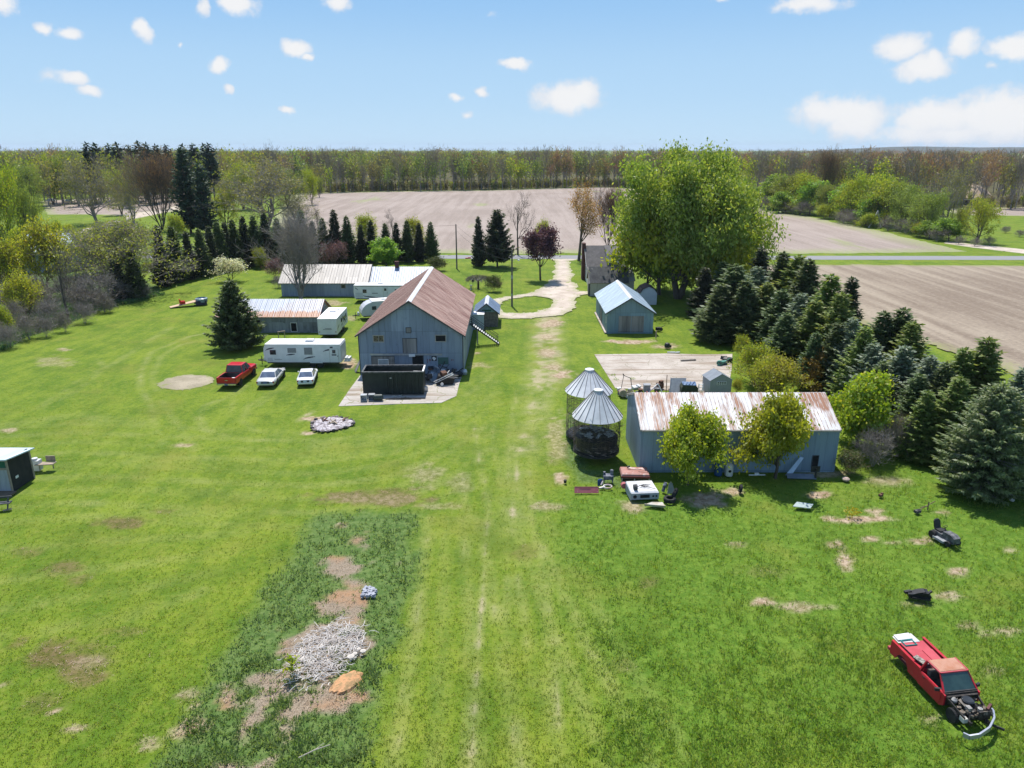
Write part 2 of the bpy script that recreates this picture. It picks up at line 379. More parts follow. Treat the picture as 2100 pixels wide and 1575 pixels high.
# (px, py, half width px, half height px, strength)  bare or dead patches
DIRT = [(1128, 662, 26, 9, .8), (1120, 690, 24, 8, .55), (1123, 722, 22, 10, .7), (1148, 768, 26, 10, .95), (1135, 750, 22, 8, .7), (1290, 699, 48, 5, 1), (1370, 708, 34, 5, .7), (1150, 975, 16, 14, .8), (1142, 900, 22, 50, .4),
        (1125, 1035, 34, 12, .5), (650, 858, 30, 7, 1), (626, 886, 16, 4, .9), (870, 970, 40, 26, .35), (760, 1020, 100, 12, .2),
        (1445, 1020, 48, 17, 1), (1500, 1005, 24, 9, .8), (1682, 1012, 26, 7, .95), (1760, 1062, 72, 8, 1), (1800, 1045, 30, 6, .7), (1735, 1145, 22, 26, .9), (1712, 1113, 24, 8, .7),
        (1780, 1103, 26, 6, .7), (1885, 1108, 26, 8, .8), (1832, 1110, 22, 5, .5), (1935, 1048, 22, 6, .6), (1970, 1168, 26, 11, .8), (2075, 1125, 20, 6, .6), (1560, 1232, 34, 10, .9), (1655, 1240, 66, 8, .6),
        (1945, 1218, 36, 8, .6), (1880, 1232, 40, 8, .5), (2050, 1290, 44, 12, .6), (1990, 1280, 30, 8, .5), (1510, 1112, 26, 8, .5), (1830, 985, 50, 12, .5), (1700, 970, 60, 8, .6), (1300, 1035, 30, 14, .6),
        (1850, 1330, 18, 8, .3), (1910, 1470, 30, 12, .35), (2040, 1370, 26, 10, .4),
        (185, 1352, 45, 14, .4), (112, 1455, 9, 4, .9), (158, 1462, 7, 4, .9), (150, 1490, 20, 8, .7), (10, 1403, 16, 5, .9),
        (395, 1480, 30, 16, .8), (365, 1500, 40, 26, .7), (400, 1440, 10, 8, .8), (380, 1420, 30, 12, .5), (310, 1520, 30, 20, .5), (130, 715, 14, 4, .6), (110, 740, 40, 12, .35), (380, 910, 22, 4, .6), (15, 880, 22, 5, .6),
        (680, 620, 30, 6, .6), (690, 650, 20, 6, .6), (720, 650, 12, 6, .5), (715, 745, 18, 12, .9), (980, 722, 6, 3, .8), (985, 748, 26, 6, .4), (900, 1035, 40, 7, .3), (945, 990, 30, 20, .25),
        (700, 1075, 12, 6, .7), (1398, 757, 10, 4, .5)]
BROWN = [(120, 1345, 100, 36, 1), (150, 1375, 70, 26, .9), (90, 1440, 60, 22, .5), (240, 1290, 50, 12, .5), (160, 1185, 40, 14, .6), (240, 1070, 60, 12, .9), (130, 1165, 60, 18, .8), (330, 1045, 30, 5, .6), (60, 1130, 40, 10, .5), (1330, 1190, 20, 14, .5), (1280, 1360, 30, 16, .4), (760, 1018, 130, 18, .9), (1560, 1170, 60, 14, .4), (1080, 1130, 30, 20, .45), (160, 1350, 100, 40, .6)]
MULCH = W((720, 1090), (760, 1110), (770, 1150), (715, 1175), (745, 1225), (770, 1260), (745, 1330), (735, 1375), (720, 1420), (640, 1460), (620, 1500), (560, 1575), (470, 1590), (500, 1500), (520, 1440), (500, 1395), (560, 1370), (580, 1310), (640, 1270), (620, 1235), (660, 1180), (650, 1150), (690, 1120))
def masks(x, y):
    x = np.asarray(x, float); y = np.asarray(y, float)
    ny = np.maximum(y, 1.0); zc = ny * CP + CAMH * SP
    px = 1050 + FPX * x / zc; py = 787.5 + FPX * (CAMH * CP - ny * SP) / zc      # where a ground point stands, for the patch lists
    n1 = fbm(x, y, 2.2, 1); n2 = fbm(x, y, .9, 9)
    dry = np.zeros(x.shape); dirt = np.zeros(x.shape); brown = np.zeros(x.shape)
    for pts, wd, k in TRACKS:
        d = dline(x, y, W(*pts)); dry = np.maximum(dry, k * 1.2 * (1 - sm(d, wd * .3, wd * 1.9)) * np.clip(-.25 + 1.3 * n2 + .9 * (n1 - .3), 0, 1.1))
    for lst, tgt in ((DIRT, 'd'), (BROWN, 'b')):
        for cx, cy, rx, ry, k in lst:
            q = np.sqrt(((px - cx) / rx) ** 2 + ((py - cy) / ry) ** 2)
            v = k * (1 - sm(q + (n2 - .5) * 1.6, .45, 1.15))
            if tgt == 'd': dirt = np.maximum(dirt, v)
            else: brown = np.maximum(brown, v)
    gs = sdf(x, y, GARDEN) + (n1 - .5) * 1.2; garden = 1 - sm(gs + (n2 - .5) * 1.3, -.9, .5)
    rs = sdf(x, y, ROUGH) + (n1 - .5) * 3; rough = 1 - sm(rs + (n2 - .5) * 2, -2.5, 2.5)
    hs_ = sdf(x, y, HEDGEF) + (n1 - .5) * 2; cr = sdf(x, y, CRIBW) + (n1 - .5) * .8
    hedge = np.maximum(1 - sm(hs_, -.8, .8), 1 - sm(cr, -.4, .4))
    ms = sdf(x, y, MULCH); n3 = fbm(x, y, 1.7, 77); mulch = sm(n3, .34, .5) * (1 - sm(ms + (n1 - .5) * 4.2 + (n2 - .5) * 2.4 + .2, -.4, .45)) * garden
    return dict(dry=dry, dirt=dirt, brown=brown, garden=garden, rough=rough, hedge=hedge, mulch=mulch)
def axis(a, b, st, far, ratio=1.12):
    c = list(np.arange(a, b + 1e-6, st)); s = st
    lo, hi = [], []
    p, q = a, b
    while q < far: s *= ratio; q += s; p -= s; hi.append(q); lo.append(p)
    return np.array(lo[::-1] + c + hi)
xs = axis(-62, 62, .33, 9000); ys = axis(14, 112, .33, 9000)
X, Y = np.meshgrid(xs, ys); nx, ny_ = len(xs), len(ys)
mk = masks(X.ravel(), Y.ravel())
def height(x, y):
    h = (fbm(x, y, 7, 21) - .5) * .12 + (fbm(x, y, 1.6, 31) - .5) * .06
    return h
near = (1 - sm(np.hypot(X, Y - 50), 60, 90)).ravel()
MOW = []
Zg = (height(X.ravel(), Y.ravel()) - .09) * near - .0 + (mk['garden'] * (fbm(X.ravel(), Y.ravel(), 1.1, 41) - .4) * .25) - .02
for q_ in (W((1219, 727), (1370, 725), (1440, 727), (1502, 726), (1500, 760), (1492, 806), (1262, 796)), W((694, 833), (716, 800), (740, 768), (948, 768), (941, 790), (936, 812), (905, 826), (800, 829)), [(-33.7 + 2.75 * math.cos(a), 72.55 + 2.6 * math.sin(a)) for a in np.linspace(0, 2 * PI, 28)[:-1]]):
    s_ = sdf(X.ravel(), Y.ravel(), q_); k_ = 1 - sm(s_, .2, 2.5); Zg = Zg * (1 - k_) + (-.022) * k_ - .06 * (s_ < -.2)
idx = np.arange(nx * ny_).reshape(ny_, nx)
F = np.stack([idx[:-1, :-1], idx[:-1, 1:], idx[1:, 1:], idx[1:, :-1]], -1).reshape(-1, 4)
def lawn_mat():
    t = NT('grass'); v = t.coord('Object')
    at = lambda n: t.n('Attribute', {'attribute_name': n}).outputs['Fac']
    n_big = t.noise(v, .06, 4); n_mid = t.noise(v, .33, 5); n_s = t.noise(v, 2.6, 5, .7); n_f = t.noise(v, 11, 3, .7)
    stripe = t.noise(t.coord('Object', (.9, .13, 1), (0, 0, R(-58))), 1.1, 3, .6)
    a, b = (.086, .158, .009), (.172, .232, .018)
    f = t.math('ADD', t.math('MULTIPLY', n_mid, .55), t.math('MULTIPLY', n_big, .35)); f = t.math('ADD', f, t.math('MULTIPLY', stripe, .5))
    col = t.mix(t.step(f, .52, .88), a, b)
    col = t.mix(t.math('MULTIPLY', t.step(n_s, .46, .7), .45), col, (.225, .24, .045))
    col = t.mix(t.math('MULTIPLY', t.step(n_s, .5, .34), .5), col, (.075, .125, .014))
    wn_ = t.math('ADD', .55, t.math('MULTIPLY', n_s, .9))
    m = lambda nm, k=1.0: t.math('MULTIPLY', t.math('MULTIPLY', at(nm), k), wn_, True)
    col = t.mix(m('rough', .8), col, t.mix(t.step(n_s, .4, .65), (.072, .155, .014), (.135, .222, .026)))
    col = t.mix(m('dry', .95), col, t.mix(t.step(at('dry'), .35, .9), (.28, .29, .095), (.37, .32, .19)))
    col = t.mix(t.math('MULTIPLY', t.step(t.noise(v, .16, 6, .62), .5, .72), .5), col, (.20, .20, .035))
    col = t.mix(t.math('MULTIPLY', t.step(t.noise(v, .21, 6, .65), .5, .34), .45), col, (.062, .118, .008))
    col = t.mix(m('brown', .8), col, t.mix(t.step(n_s, .4, .6), (.105, .075, .028), (.17, .115, .06)))
    col = t.mix(m('hedge', .9), col, t.mix(t.step(n_s, .4, .6), (.06, .105, .025), (.12, .185, .055)))
    col = t.mix(m('garden', 1.0), col, t.mix(t.step(n_s, .4, .6), (.07, .13, .03), (.125, .185, .05)))
    dn = t.mix(t.step(n_s, .38, .62), (.27, .185, .115), (.46, .36, .26))
    col = t.mix(m('dirt', 1.15), col, dn)
    n_x = t.noise(v, 24, 4, .75); mul = t.mix(t.step(n_x, .36, .66), (.185, .14, .095), (.36, .295, .225)); mul = t.mix(t.step(n_mid, .5, .66), mul, (.33, .2, .115))
    col = t.mix(m('mulch', 1.2), col, mul)
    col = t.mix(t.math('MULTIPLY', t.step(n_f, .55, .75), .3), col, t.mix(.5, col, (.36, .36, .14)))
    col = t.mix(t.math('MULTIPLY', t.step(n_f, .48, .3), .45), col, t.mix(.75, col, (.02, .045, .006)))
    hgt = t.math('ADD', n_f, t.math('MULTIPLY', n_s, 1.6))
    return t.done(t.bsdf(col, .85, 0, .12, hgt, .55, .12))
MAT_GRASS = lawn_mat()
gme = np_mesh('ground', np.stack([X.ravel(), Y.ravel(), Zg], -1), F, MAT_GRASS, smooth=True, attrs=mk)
solo('ground', gme, kind='structure')
# ------------------------------------------------------------------ sheets lying on the ground
def sheet(name, poly, cell, z, mat, ragged=.6, holes=(), edge=1.0):
    p = np.array(poly); x0, y0 = p.min(0) - cell * 2; x1, y1 = p.max(0) + cell * 2
    gx = np.arange(x0, x1, cell); gy = np.arange(y0, y1, cell); A, B = np.meshgrid(gx, gy)
    d = sdf(A, B, poly) + (fbm(A, B, ragged * 3.2, 13) - .5) * ragged * 2
    for h in holes: d = np.maximum(d, -(sdf(A, B, h) + (fbm(A, B, ragged * 3.2, 17) - .5) * ragged * 2))
    # pull the first ring of outside vertices on to the outline
    gyv, gxv = np.gradient(d, cell); gl = gxv ** 2 + gyv ** 2 + 1e-6
    mv = (d > 0) & (d < cell * 1.5)
    A2 = np.where(mv, A - gxv * d / gl, A); B2 = np.where(mv, B - gyv * d / gl, B)
    n_, m_ = A.shape; ii = np.arange(n_ * m_).reshape(n_, m_)
    ins = d <= 0
    c = (ins[:-1, :-1].astype(int) + ins[:-1, 1:] + ins[1:, 1:] + ins[1:, :-1]) >= 1
    F = np.stack([ii[:-1, :-1][c], ii[:-1, 1:][c], ii[1:, 1:][c], ii[1:, :-1][c]], -1)
    used = np.unique(F); rem = np.full(n_ * m_, -1); rem[used] = np.arange(len(used))
    V = np.stack([A2.ravel()[used], B2.ravel()[used], np.full(len(used), z)], -1)
    me = np_mesh(name, V, rem[F], mat, attrs=dict(edge=np.clip(-d.ravel()[used] / edge, 0, 1)))
    return solo(name, me, kind='structure')
def field_mat(name, a, b, green, ang, rows=1.1, gk=.5):
    t = NT(name); v = t.coord('Object'); e = t.n('Attribute', {'attribute_name': 'edge'}).outputs['Fac']
    r = t.coord('Object', (1, 1, 1), (0, 0, ang))
    wv = t.n('TexWave', {'wave_type': 'BANDS', 'bands_direction': 'X'}, Vector=r, Scale=rows, Distortion=1.2, Detail=2.0).outputs[0]
    st = t.noise(t.coord('Object', (.35, .018, 1), (0, 0, ang)), 1, 5, .6); bl = t.noise(v, .03, 4); f = t.noise(v, 1.6, 5, .7)
    col = t.mix(t.step(t.math('ADD', t.math('MULTIPLY', st, .6), t.math('MULTIPLY', bl, .4)), .38, .62), a, b)
    col = t.mix(t.math('MULTIPLY', wv, .28), col, tuple(x * .6 for x in a))
    col = t.mix(t.math('MULTIPLY', t.step(f, .5, .72), .4), col, tuple(min(1, x * 1.3) for x in b))
    col = t.mix(t.math('MULTIPLY', t.step(f, .46, .3), .5), col, tuple(x * .5 for x in a))
    gm = t.math('MULTIPLY', t.step(t.noise(t.coord('Object', (.05, .012, 1), (0, 0, ang)), 1, 4, .6), .6, .7), gk)
    col = t.mix(gm, col, green)
    col = t.mix(t.math('MULTIPLY', t.math('SUBTRACT', 1.0, e, True), t.step(f, .35, .6)), col, green)
    return t.done(t.bsdf(col, .95, 0, .05, f, .6, .1))
FLD1 = field_mat('stubble_soil', (.275, .225, .19), (.36, .30, .26), (.24, .3, .09), R(14), 1.3)
FLD2 = field_mat('tilled_soil', (.21, .165, .125), (.35, .292, .222), (.22, .24, .08), R(-62), .8, .0)
far_field = W((600, 397), (720, 394), (830, 392), (1000, 390), (1240, 383), (1400, 395), (1560, 428), (1700, 452), (1800, 472), (1900, 497), (1990, 516), (1660, 519.5), (900, 520), (560, 521), (560, 450))
sheet('field', far_field, 1.6, .004, FLD1, 2.2, edge=9)
sheet('field', W((1500, 542), (2300, 545), (2900, 640), (2900, 1000), (2140, 800), (2040, 745), (1880, 700), (1700, 640), (1560, 585)), .9, .004, FLD2, 1.2, edge=2.5)
sheet('field', W((80, 412), (300, 400), (420, 395), (420, 425), (280, 445), (200, 440), (100, 440)), 2.0, .004, FLD1, 2.0, edge=4)
sheet('field', W((1940, 428), (2300, 420), (2300, 446), (1960, 441)), 2.0, .004, FLD1, 2.0, edge=4)
t = NT('asphalt'); v = t.coord('Object'); e = t.n('Attribute', {'attribute_name': 'edge'}).outputs['Fac']
col = t.mix(t.noise(v, .5, 5), (.20, .20, .205), (.27, .268, .265)); col = t.mix(t.step(t.noise(t.coord('Object', (.05, 1.2, 1)), 1, 3), .45, .6), col, (.235, .235, .24))
MAT_ROAD = t.done(t.bsdf(col, .9, 0, .2))
sheet('road', [(-420, 164.6), (-60, 162.6), (0, 162.0), (70, 160.6), (420, 157), (420, 163.2), (70, 166.7), (0, 167.6), (-60, 168.4), (-420, 171)], .9, .010, MAT_ROAD, .12)
def gravel_mat(name, a, b, grass=(.2, .25, .06), dk=.5):
    t = NT(name); v = t.coord('Object'); e = t.n('Attribute', {'attribute_name': 'edge'}).outputs['Fac']
    f = t.noise(v, 3.5, 6, .72); m = t.noise(v, .35, 4); m2 = t.noise(t.coord('Object', (1, 1, 1), (0, 0, 2)), .8, 4)
    col = t.mix(t.step(m, .35, .65), a, b); col = t.mix(t.math('MULTIPLY', t.step(f, .46, .32), dk), col, tuple(x * .5 for x in a))
    col = t.mix(t.math('MULTIPLY', t.step(f, .55, .7), .4), col, tuple(min(1, x * 1.25) for x in b))
    col = t.mix(t.math('MULTIPLY', t.step(t.math('ADD', m2, t.math('MULTIPLY', f, .25)), .72, .82), .75), col, grass)
    col = t.mix(t.math('MULTIPLY', t.math('SUBTRACT', 1.0, e, True), t.step(f, .4, .6)), col, grass)
    return t.done(t.bsdf(col, .95, 0, .08, f, .5, .06))
GRAVEL = gravel_mat('gravel', (.41, .345, .285), (.53, .455, .385))
z6 = lambda *p: [(900 + x / 6.06, 440 + y / 6.06) for x, y in p]
drive = W(*z6((1400, 553), (1440, 575), (1446, 660), (1420, 780), (1290, 900), (1150, 965), (900, 1010), (700, 1042), (640, 1052), (640, 1110), (700, 1110), (738, 1220), (735, 1282), (1000, 1294), (1250, 1277), (1560, 1257), (1735, 1130),
                  (1705, 1050), (1790, 1000), (1885, 990), (1885, 950), (1760, 945), (1690, 850), (1650, 720), (1618, 610), (1640, 578), (1740, 553)))
island = W(*z6((742, 1105), (900, 1042), (1200, 1008), (1370, 1035), (1412, 1085), (1360, 1150), (1200, 1203), (1000, 1226), (850, 1222), (775, 1195)))
sheet('driveway', drive, .3, .006, GRAVEL, .8, holes=[island], edge=1.2)
sheet('driveway', W((100, 492), (140, 478), (190, 464), (235, 452), (262, 455), (215, 470), (165, 487), (115, 503)), .8, .006, GRAVEL, .4, edge=1.5)
sheet('driveway', W((250, 440), (330, 430), (400, 412), (420, 410), (400, 420), (320, 440), (262, 452)), 1.0, .007, GRAVEL, .4, edge=1.5)
sheet('path', W((1940, 494), (1990, 500), (2130, 514), (2300, 530), (2300, 545), (2130, 524), (1990, 507), (1935, 499)), .8, .006, GRAVEL, .3)
SAND = gravel_mat('sandy_soil', (.27, .235, .165), (.36, .31, .225), (.2, .23, .07), .7)
sheet('sand_circle', [(-33.7 + 2.75 * math.cos(a), 72.55 + 2.6 * math.sin(a)) for a in np.linspace(0, 2 * PI, 28)[:-1]], .22, .0, SAND, .3, edge=.5)
ORANGE = gravel_mat('orange_sand', (.52, .27, .13), (.6, .33, .17), (.3, .2, .1), .4)
def concrete_mat(name, a, b, crack=(.12, .12, .05), cs=.33, ck=.02):
    t = NT(name); v = t.coord('Object'); m = t.noise(v, .3, 5, .6); f = t.noise(v, 2.5, 6, .7)
    col = t.mix(t.step(m, .35, .65), a, b); col = t.mix(t.math('MULTIPLY', t.step(f, .5, .3), .4), col, tuple(x * .55 for x in a))
    st = t.noise(t.coord('Object', (.1, .9, 1)), 1, 4); col = t.mix(t.math('MULTIPLY', t.step(st, .5, .66), .75), col, (.22, .165, .115))
    vd = t.n('TexVoronoi', {'feature': 'DISTANCE_TO_EDGE'}, Vector=t.n('VectorMath', {'operation': 'ADD'}, _0=v, _1=t.n('VectorMath', {'operation': 'SCALE'}, _0=t.n('TexNoise', None, Vector=v, Scale=.8).outputs[1], Scale=1.2)), Scale=cs).outputs[0]
    col = t.mix(t.step(vd, ck, ck * .3), col, crack)
    return t.done(t.bsdf(col, .9, 0, .15, f, .3, .03))
CONC = concrete_mat('old_concrete', (.36, .31, .26), (.46, .41, .355), ck=.006)
CONC2 = concrete_mat('broken_concrete', (.38, .345, .30), (.45, .41, .37), (.16, .17, .06), .36, .013)
def slabpoly(name, pts, h, mat):
    mb = MB(); mb.prism(pts, -.05, h, plane='XY'); return tag(mb.build(name, mat), kind='structure')
slabpoly('concrete_pad', W((1219, 727), (1370, 725), (1440, 727), (1502, 726), (1500, 760), (1492, 806), (1262, 796)), .015, CONC)
slabpoly('concrete_pad', W((694, 833), (716, 800), (740, 768), (948, 768), (941, 790), (936, 812), (905, 826), (800, 829)), .015, CONC2)
# ------------------------------------------------------------------ trees
def tubes_np(segs, k=5):
    P = np.array([s[0] for s in segs]); Q = np.array([s[1] for s in segs]); r0 = np.array([s[2] for s in segs]); r1 = np.array([s[3] for s in segs])
    d = Q - P; d /= np.linalg.norm(d, axis=1, keepdims=True) + 1e-9
    z = np.where(np.abs(d[:, 2:3]) < .9, np.array([[0, 0, 1.]]), np.array([[1., 0, 0]]))
    a = np.cross(d, z); a /= np.linalg.norm(a, axis=1, keepdims=True); b = np.cross(d, a)
    t = np.arange(k) * 2 * PI / k
    ring = a[:, None, :] * np.cos(t)[None, :, None] + b[:, None, :] * np.sin(t)[None, :, None]
    V = np.concatenate([P[:, None] + ring * r0[:, None, None], Q[:, None] + ring * r1[:, None, None]], 1)
    n = len(segs); base = (np.arange(n) * 2 * k)[:, None]; j = np.arange(k)
    F = np.stack([base + j, base + (j + 1) % k, base + k + (j + 1) % k, base + k + j], -1).reshape(-1, 4)
    return V.reshape(-1, 3), F
def unit(v): return v / (np.linalg.norm(v) + 1e-9)
def skeleton(rng, H, Wd, levels=3, trunk=.25, limbs=9, kids=(2, 3), ang=(35, 65), up=.12, stems=1, wig=.16, r0=None, lf=.62):
    segs, tips = [], []
    def side(d, a):
        v = unit(np.cross(d, rng.normal(size=3))); return unit(d * math.cos(a) + v * math.sin(a))
    def grow(p, d, L, r, lev):
        n = 5 if lev == 0 else (4 if lev == 1 else 3)
        for i in range(n):
            d = unit(d + rng.normal(0, wig * (1.2 if lev else .5), 3) + np.array([0, 0, up if lev else .25]))
            q = p + d * L / n; rr = r * (1 - .75 / n)
            segs.append((p, q, max(r, .012), max(rr, .01), lev))
            if lev < levels:
                if lev == 0:
                    f = (i + 1) / n
                    if f > trunk:
                        for _ in range(max(1, int(round(limbs / (n * (1 - trunk)) + .4)))):
                            grow(q, side(d, R(rng.uniform(*ang))), L * lf * rng.uniform(.7, 1.1) * (1.15 - .45 * f), rr * .5, 1)
                elif i >= 1 or lev > 1:
                    for _ in range(rng.integers(1, kids[1] + 1) if i < n - 1 else rng.integers(kids[0], kids[1] + 1)):
                        grow(q, side(d, R(rng.uniform(22, 55))), L * rng.uniform(.42, .68), rr * .58, lev + 1)
            if lev >= levels - 1: tips.append((q, d))
            p, r = q, rr
    r0 = r0 or H * .022
    for s in range(stems):
        d0 = np.array([0, 0, 1.]) if stems == 1 else unit(np.array([math.cos(s * 2.4) * .33, math.sin(s * 2.4) * .33, 1]))
        grow(np.array([0., 0, -.1]) + (d0 * [.3, .3, 0] if stems > 1 else 0), d0, H * .72, r0 / stems ** .4, 0)
    T = np.array([t[0] for t in tips]); D = np.array([t[1] for t in tips])
    # fit to the wanted height and width
    sx = (Wd / 2) / np.percentile(np.hypot(T[:, 0], T[:, 1]), 96); sz = H / np.percentile(T[:, 2], 99.6); S = np.array([sx, sx, sz])
    segs = [(a * S, b * S, r, q, l) for a, b, r, q, l in segs]
    return segs, T * S, D
def leaf_quads(rng, Cn, size, ratio=.6, dirs=None, updir=.35, jit=.35):
    n = len(Cn)
    u = rng.normal(size=(n, 3)) if dirs is None else dirs + rng.normal(0, jit, (n, 3))
    u /= np.linalg.norm(u, axis=1, keepdims=True) + 1e-9
    w_ = rng.normal(size=(n, 3)) + np.array([0, 0, updir]); v = np.cross(u, w_); v /= np.linalg.norm(v, axis=1, keepdims=True) + 1e-9
    s = size * rng.uniform(.6, 1.35, (n, 1)); u = u * s; v = v * s * ratio * .5
    V = np.stack([Cn, Cn + u * .5 + v, Cn + u, Cn + u * .5 - v], 1).reshape(-1, 3)
    return V, np.arange(4 * n).reshape(-1, 4)
def tree_meshes(name, seed, H, Wd, bark, leaf, n_leaf, size, ratio=.6, spread=.5, base=.12, hang=0.0, twig=False, k=5, minr=0, **kw):
    rng = np.random.default_rng(seed); segs, T, D = skeleton(rng, H, Wd, **kw)
    if minr: segs = [s for s in segs if s[2] > minr]
    V, F = tubes_np(segs, k); tm = np_mesh(name + '_trunk', V, F, bark, smooth=True)
    ok = T[:, 2] > base * H; T, D = T[ok], D[ok]
    if n_leaf <= 0: return tm, None
    w_ = rng.random(len(T)) ** 1.5 + .15; i = rng.choice(len(T), n_leaf, p=w_ / w_.sum())
    if twig:
        Cn = T[i] + rng.normal(0, spread * .4, (n_leaf, 3)); dr = D[i] + np.array([0, 0, .25])
        V, F = leaf_quads(rng, Cn, size, ratio, dr, 0, .45)
    else:
        Cn = T[i] + rng.normal(0, spread, (n_leaf, 3)) * np.array([1, 1, .75]) - np.array([0, 0, 1.]) * np.abs(rng.normal(0, hang, (n_leaf, 1)))
        V, F = leaf_quads(rng, Cn, size, ratio, np.array([0, 0, -1.])[None] * np.ones((n_leaf, 1)) if hang else None, .5, .6)
    return tm, np_mesh(name + '_crown', V, F, leaf)
def conifer_meshes(name, seed, H, Wd, bark, leaf, nw=34, nb=(4, 11), droop=.28, upt=.3, tw=.42, shape=.85, z0=.05, wr=.3, step=.2, clump=1.0):
    rng = np.random.default_rng(seed); P, U, Wv, S, segs = [], [], [], [], []
    segs.append((np.array([0, 0, -.1]), np.array([0, 0, H * .5]), H * .018, H * .011, 0)); segs.append((np.array([0, 0, H * .5]), np.array([0, 0, H * .99]), H * .011, .02, 0))
    for wi in range(nw):
        t = (wi + rng.uniform(-.35, .35)) / nw; t = min(max(t, 0), 1); z = H * (z0 + (.985 - z0) * t)
        L0 = Wd / 2 * (1 - t) ** shape * (1 - .35 * math.exp(-t * 14)) + .12
        n = int(round(nb[0] + (nb[1] - nb[0]) * (1 - t))); a0 = rng.uniform(0, 6.28)
        for b in range(n):
            az = a0 + 2 * PI * b / n + rng.normal(0, .25); L = L0 * (rng.uniform(.62, 1.12)); d = np.array([math.cos(az), math.sin(az), 0]); sd = np.array([-d[1], d[0], 0])
            dz = lambda s: -droop * L * s * (1 - t * 1.3) + upt * L * s * s + .25 * L * t * s
            if L > 1.0: segs.append((np.array([0, 0, z]), np.array([0, 0, z]) + d * L * .7 + [0, 0, dz(.7)], .03 + .012 * L, .015, 1))
            s = .14 if L > .8 else .3
            while s <= 1.0:
                p = np.array([0, 0, z]) + d * L * s; p[2] += dz(s); l = tw * (.55 + .75 * (1 - s)) * (.7 + .3 * L / (Wd / 2)) + .1
                for sg in (-1, 1):
                    P.append(p); U.append(d * .75 + sd * sg * rng.uniform(.5, 1.0) + np.array([0, 0, rng.uniform(-.35, .12)])); S.append(l)
                if rng.random() < .8: P.append(p); U.append(d * .5 + np.array([0, 0, -.55 - droop]) + rng.normal(0, .3, 3)); S.append(l * .9 * clump)
                if rng.random() < .55: P.append(p); U.append(d * .8 + np.array([0, 0, .5]) + rng.normal(0, .25, 3)); S.append(l * .75)
                s += step / max(L, .3) * .9
            p = np.array([0, 0, z]) + d * L; p[2] += dz(1); P.append(p); U.append(d + [0, 0, .15]); S.append(tw * .8)
    for q in range(5): P.append(np.array([0, 0, H * .96])); U.append(np.array([rng.normal(0, .3), rng.normal(0, .3), 1.])); S.append(.45)
    P = np.array(P); U = np.array(U); S = np.array(S)[:, None]; U /= np.linalg.norm(U, axis=1, keepdims=True); n = len(P)
    v = np.cross(U, np.array([0, 0, 1.]) + rng.normal(0, .45, (n, 3))); v /= np.linalg.norm(v, axis=1, keepdims=True) + 1e-9
    S = S * rng.uniform(.75, 1.25, (n, 1)); u = U * S; v = v * S * wr
    V = np.stack([P, P + u * .45 + v, P + u, P + u * .45 - v], 1).reshape(-1, 3)
    Vt, Ft = tubes_np(segs, 5)
    return np_mesh(name + '_trunk', Vt, Ft, bark), np_mesh(name + '_crown', V, np.arange(4 * n).reshape(-1, 4), leaf)
def plant(name, meshes, label, loc, h=1.0, cat='tree', group=None, rz=None, wx=1.0, rnd=random.Random(11)):
    rz = rnd.uniform(0, 6.28) if rz is None else rz
    o = thing(name, label, cat, (loc[0], loc[1], 0), rz, group); o.scale = (h * wx, h * wx, h)
    for nm, me in zip(('trunk', 'crown') if cat == 'tree' else ('stem', 'foliage'), meshes):
        if me is not None: link(bpy.data.objects.new(nm, me), o)
    return o
BARK = M('bark', (.075, .06, .047), (.13, .11, .09), 2.5, .95, stretch=(1, 1, .3)); BARKG = M('grey_bark', (.2, .18, .165), (.29, .265, .25), 2.5, .95, stretch=(1, 1, .3))
BARKB = M('brown_bark', (.14, .095, .07), (.2, .15, .11), 2.5, .95)
L_SPR = M_leaf('spruce_needles', (0.052, 0.088, 0.031), (0.130, 0.176, 0.072), .38, (0.200, 0.237, 0.100), 1); L_SPRG = M_leaf('green_spruce_needles', (0.085, 0.143, 0.029), (0.195, 0.254, 0.065), .38, (0.275, 0.300, 0.100), 1)
L_SPRB = M_leaf('blue_spruce_needles', (0.111, 0.156, 0.104), (0.234, 0.286, 0.202), .38, (0.350, 0.388, 0.288), 1); L_SPRD = M_leaf('dark_spruce_needles', (0.034, 0.052, 0.026), (0.078, 0.098, 0.055), .38, (0.163, 0.150, 0.106), 1)
L_HERO = M_leaf('foreground_spruce_needles', (0.091, 0.137, 0.058), (0.215, 0.267, 0.124), .38, (0.312, 0.350, 0.200), 1)
L_MAPLE = M_leaf('fresh_leaves', (.11, .18, .022), (.215, .27, .045), .45, (.3, .32, .08)); L_GOLD = M_leaf('young_leaves', (.16, .21, .012), (.26, .29, .022), .5, (.32, .32, .04)); L_LIME = M_leaf('lime_leaves', (.14, .2, .015), (.25, .29, .02), .5, (.31, .28, .03))
L_GREEN = M_leaf('spring_leaves', (.08, .15, .018), (.16, .25, .03), .45, (.22, .28, .04)); L_OLIVE = M_leaf('olive_buds', (.12, .12, .03), (.2, .19, .05), .35, (.24, .2, .06))
L_PURP = M_leaf('purple_leaves', (.05, .022, .035), (.105, .05, .07), .3, (.16, .08, .1)); L_ORNG = M_leaf('orange_buds', (.2, .1, .03), (.32, .17, .06), .4, (.25, .2, .05))
L_RUST = M_leaf('red_buds', (.15, .075, .04), (.23, .125, .07), .35, (.22, .16, .07)); L_TWIG = M_leaf('grey_twigs', (.17, .145, .125), (.26, .23, .205), .1); L_TWIGB = M_leaf('brown_twigs', (.11, .085, .06), (.17, .14, .105), .15, (.2, .19, .06))
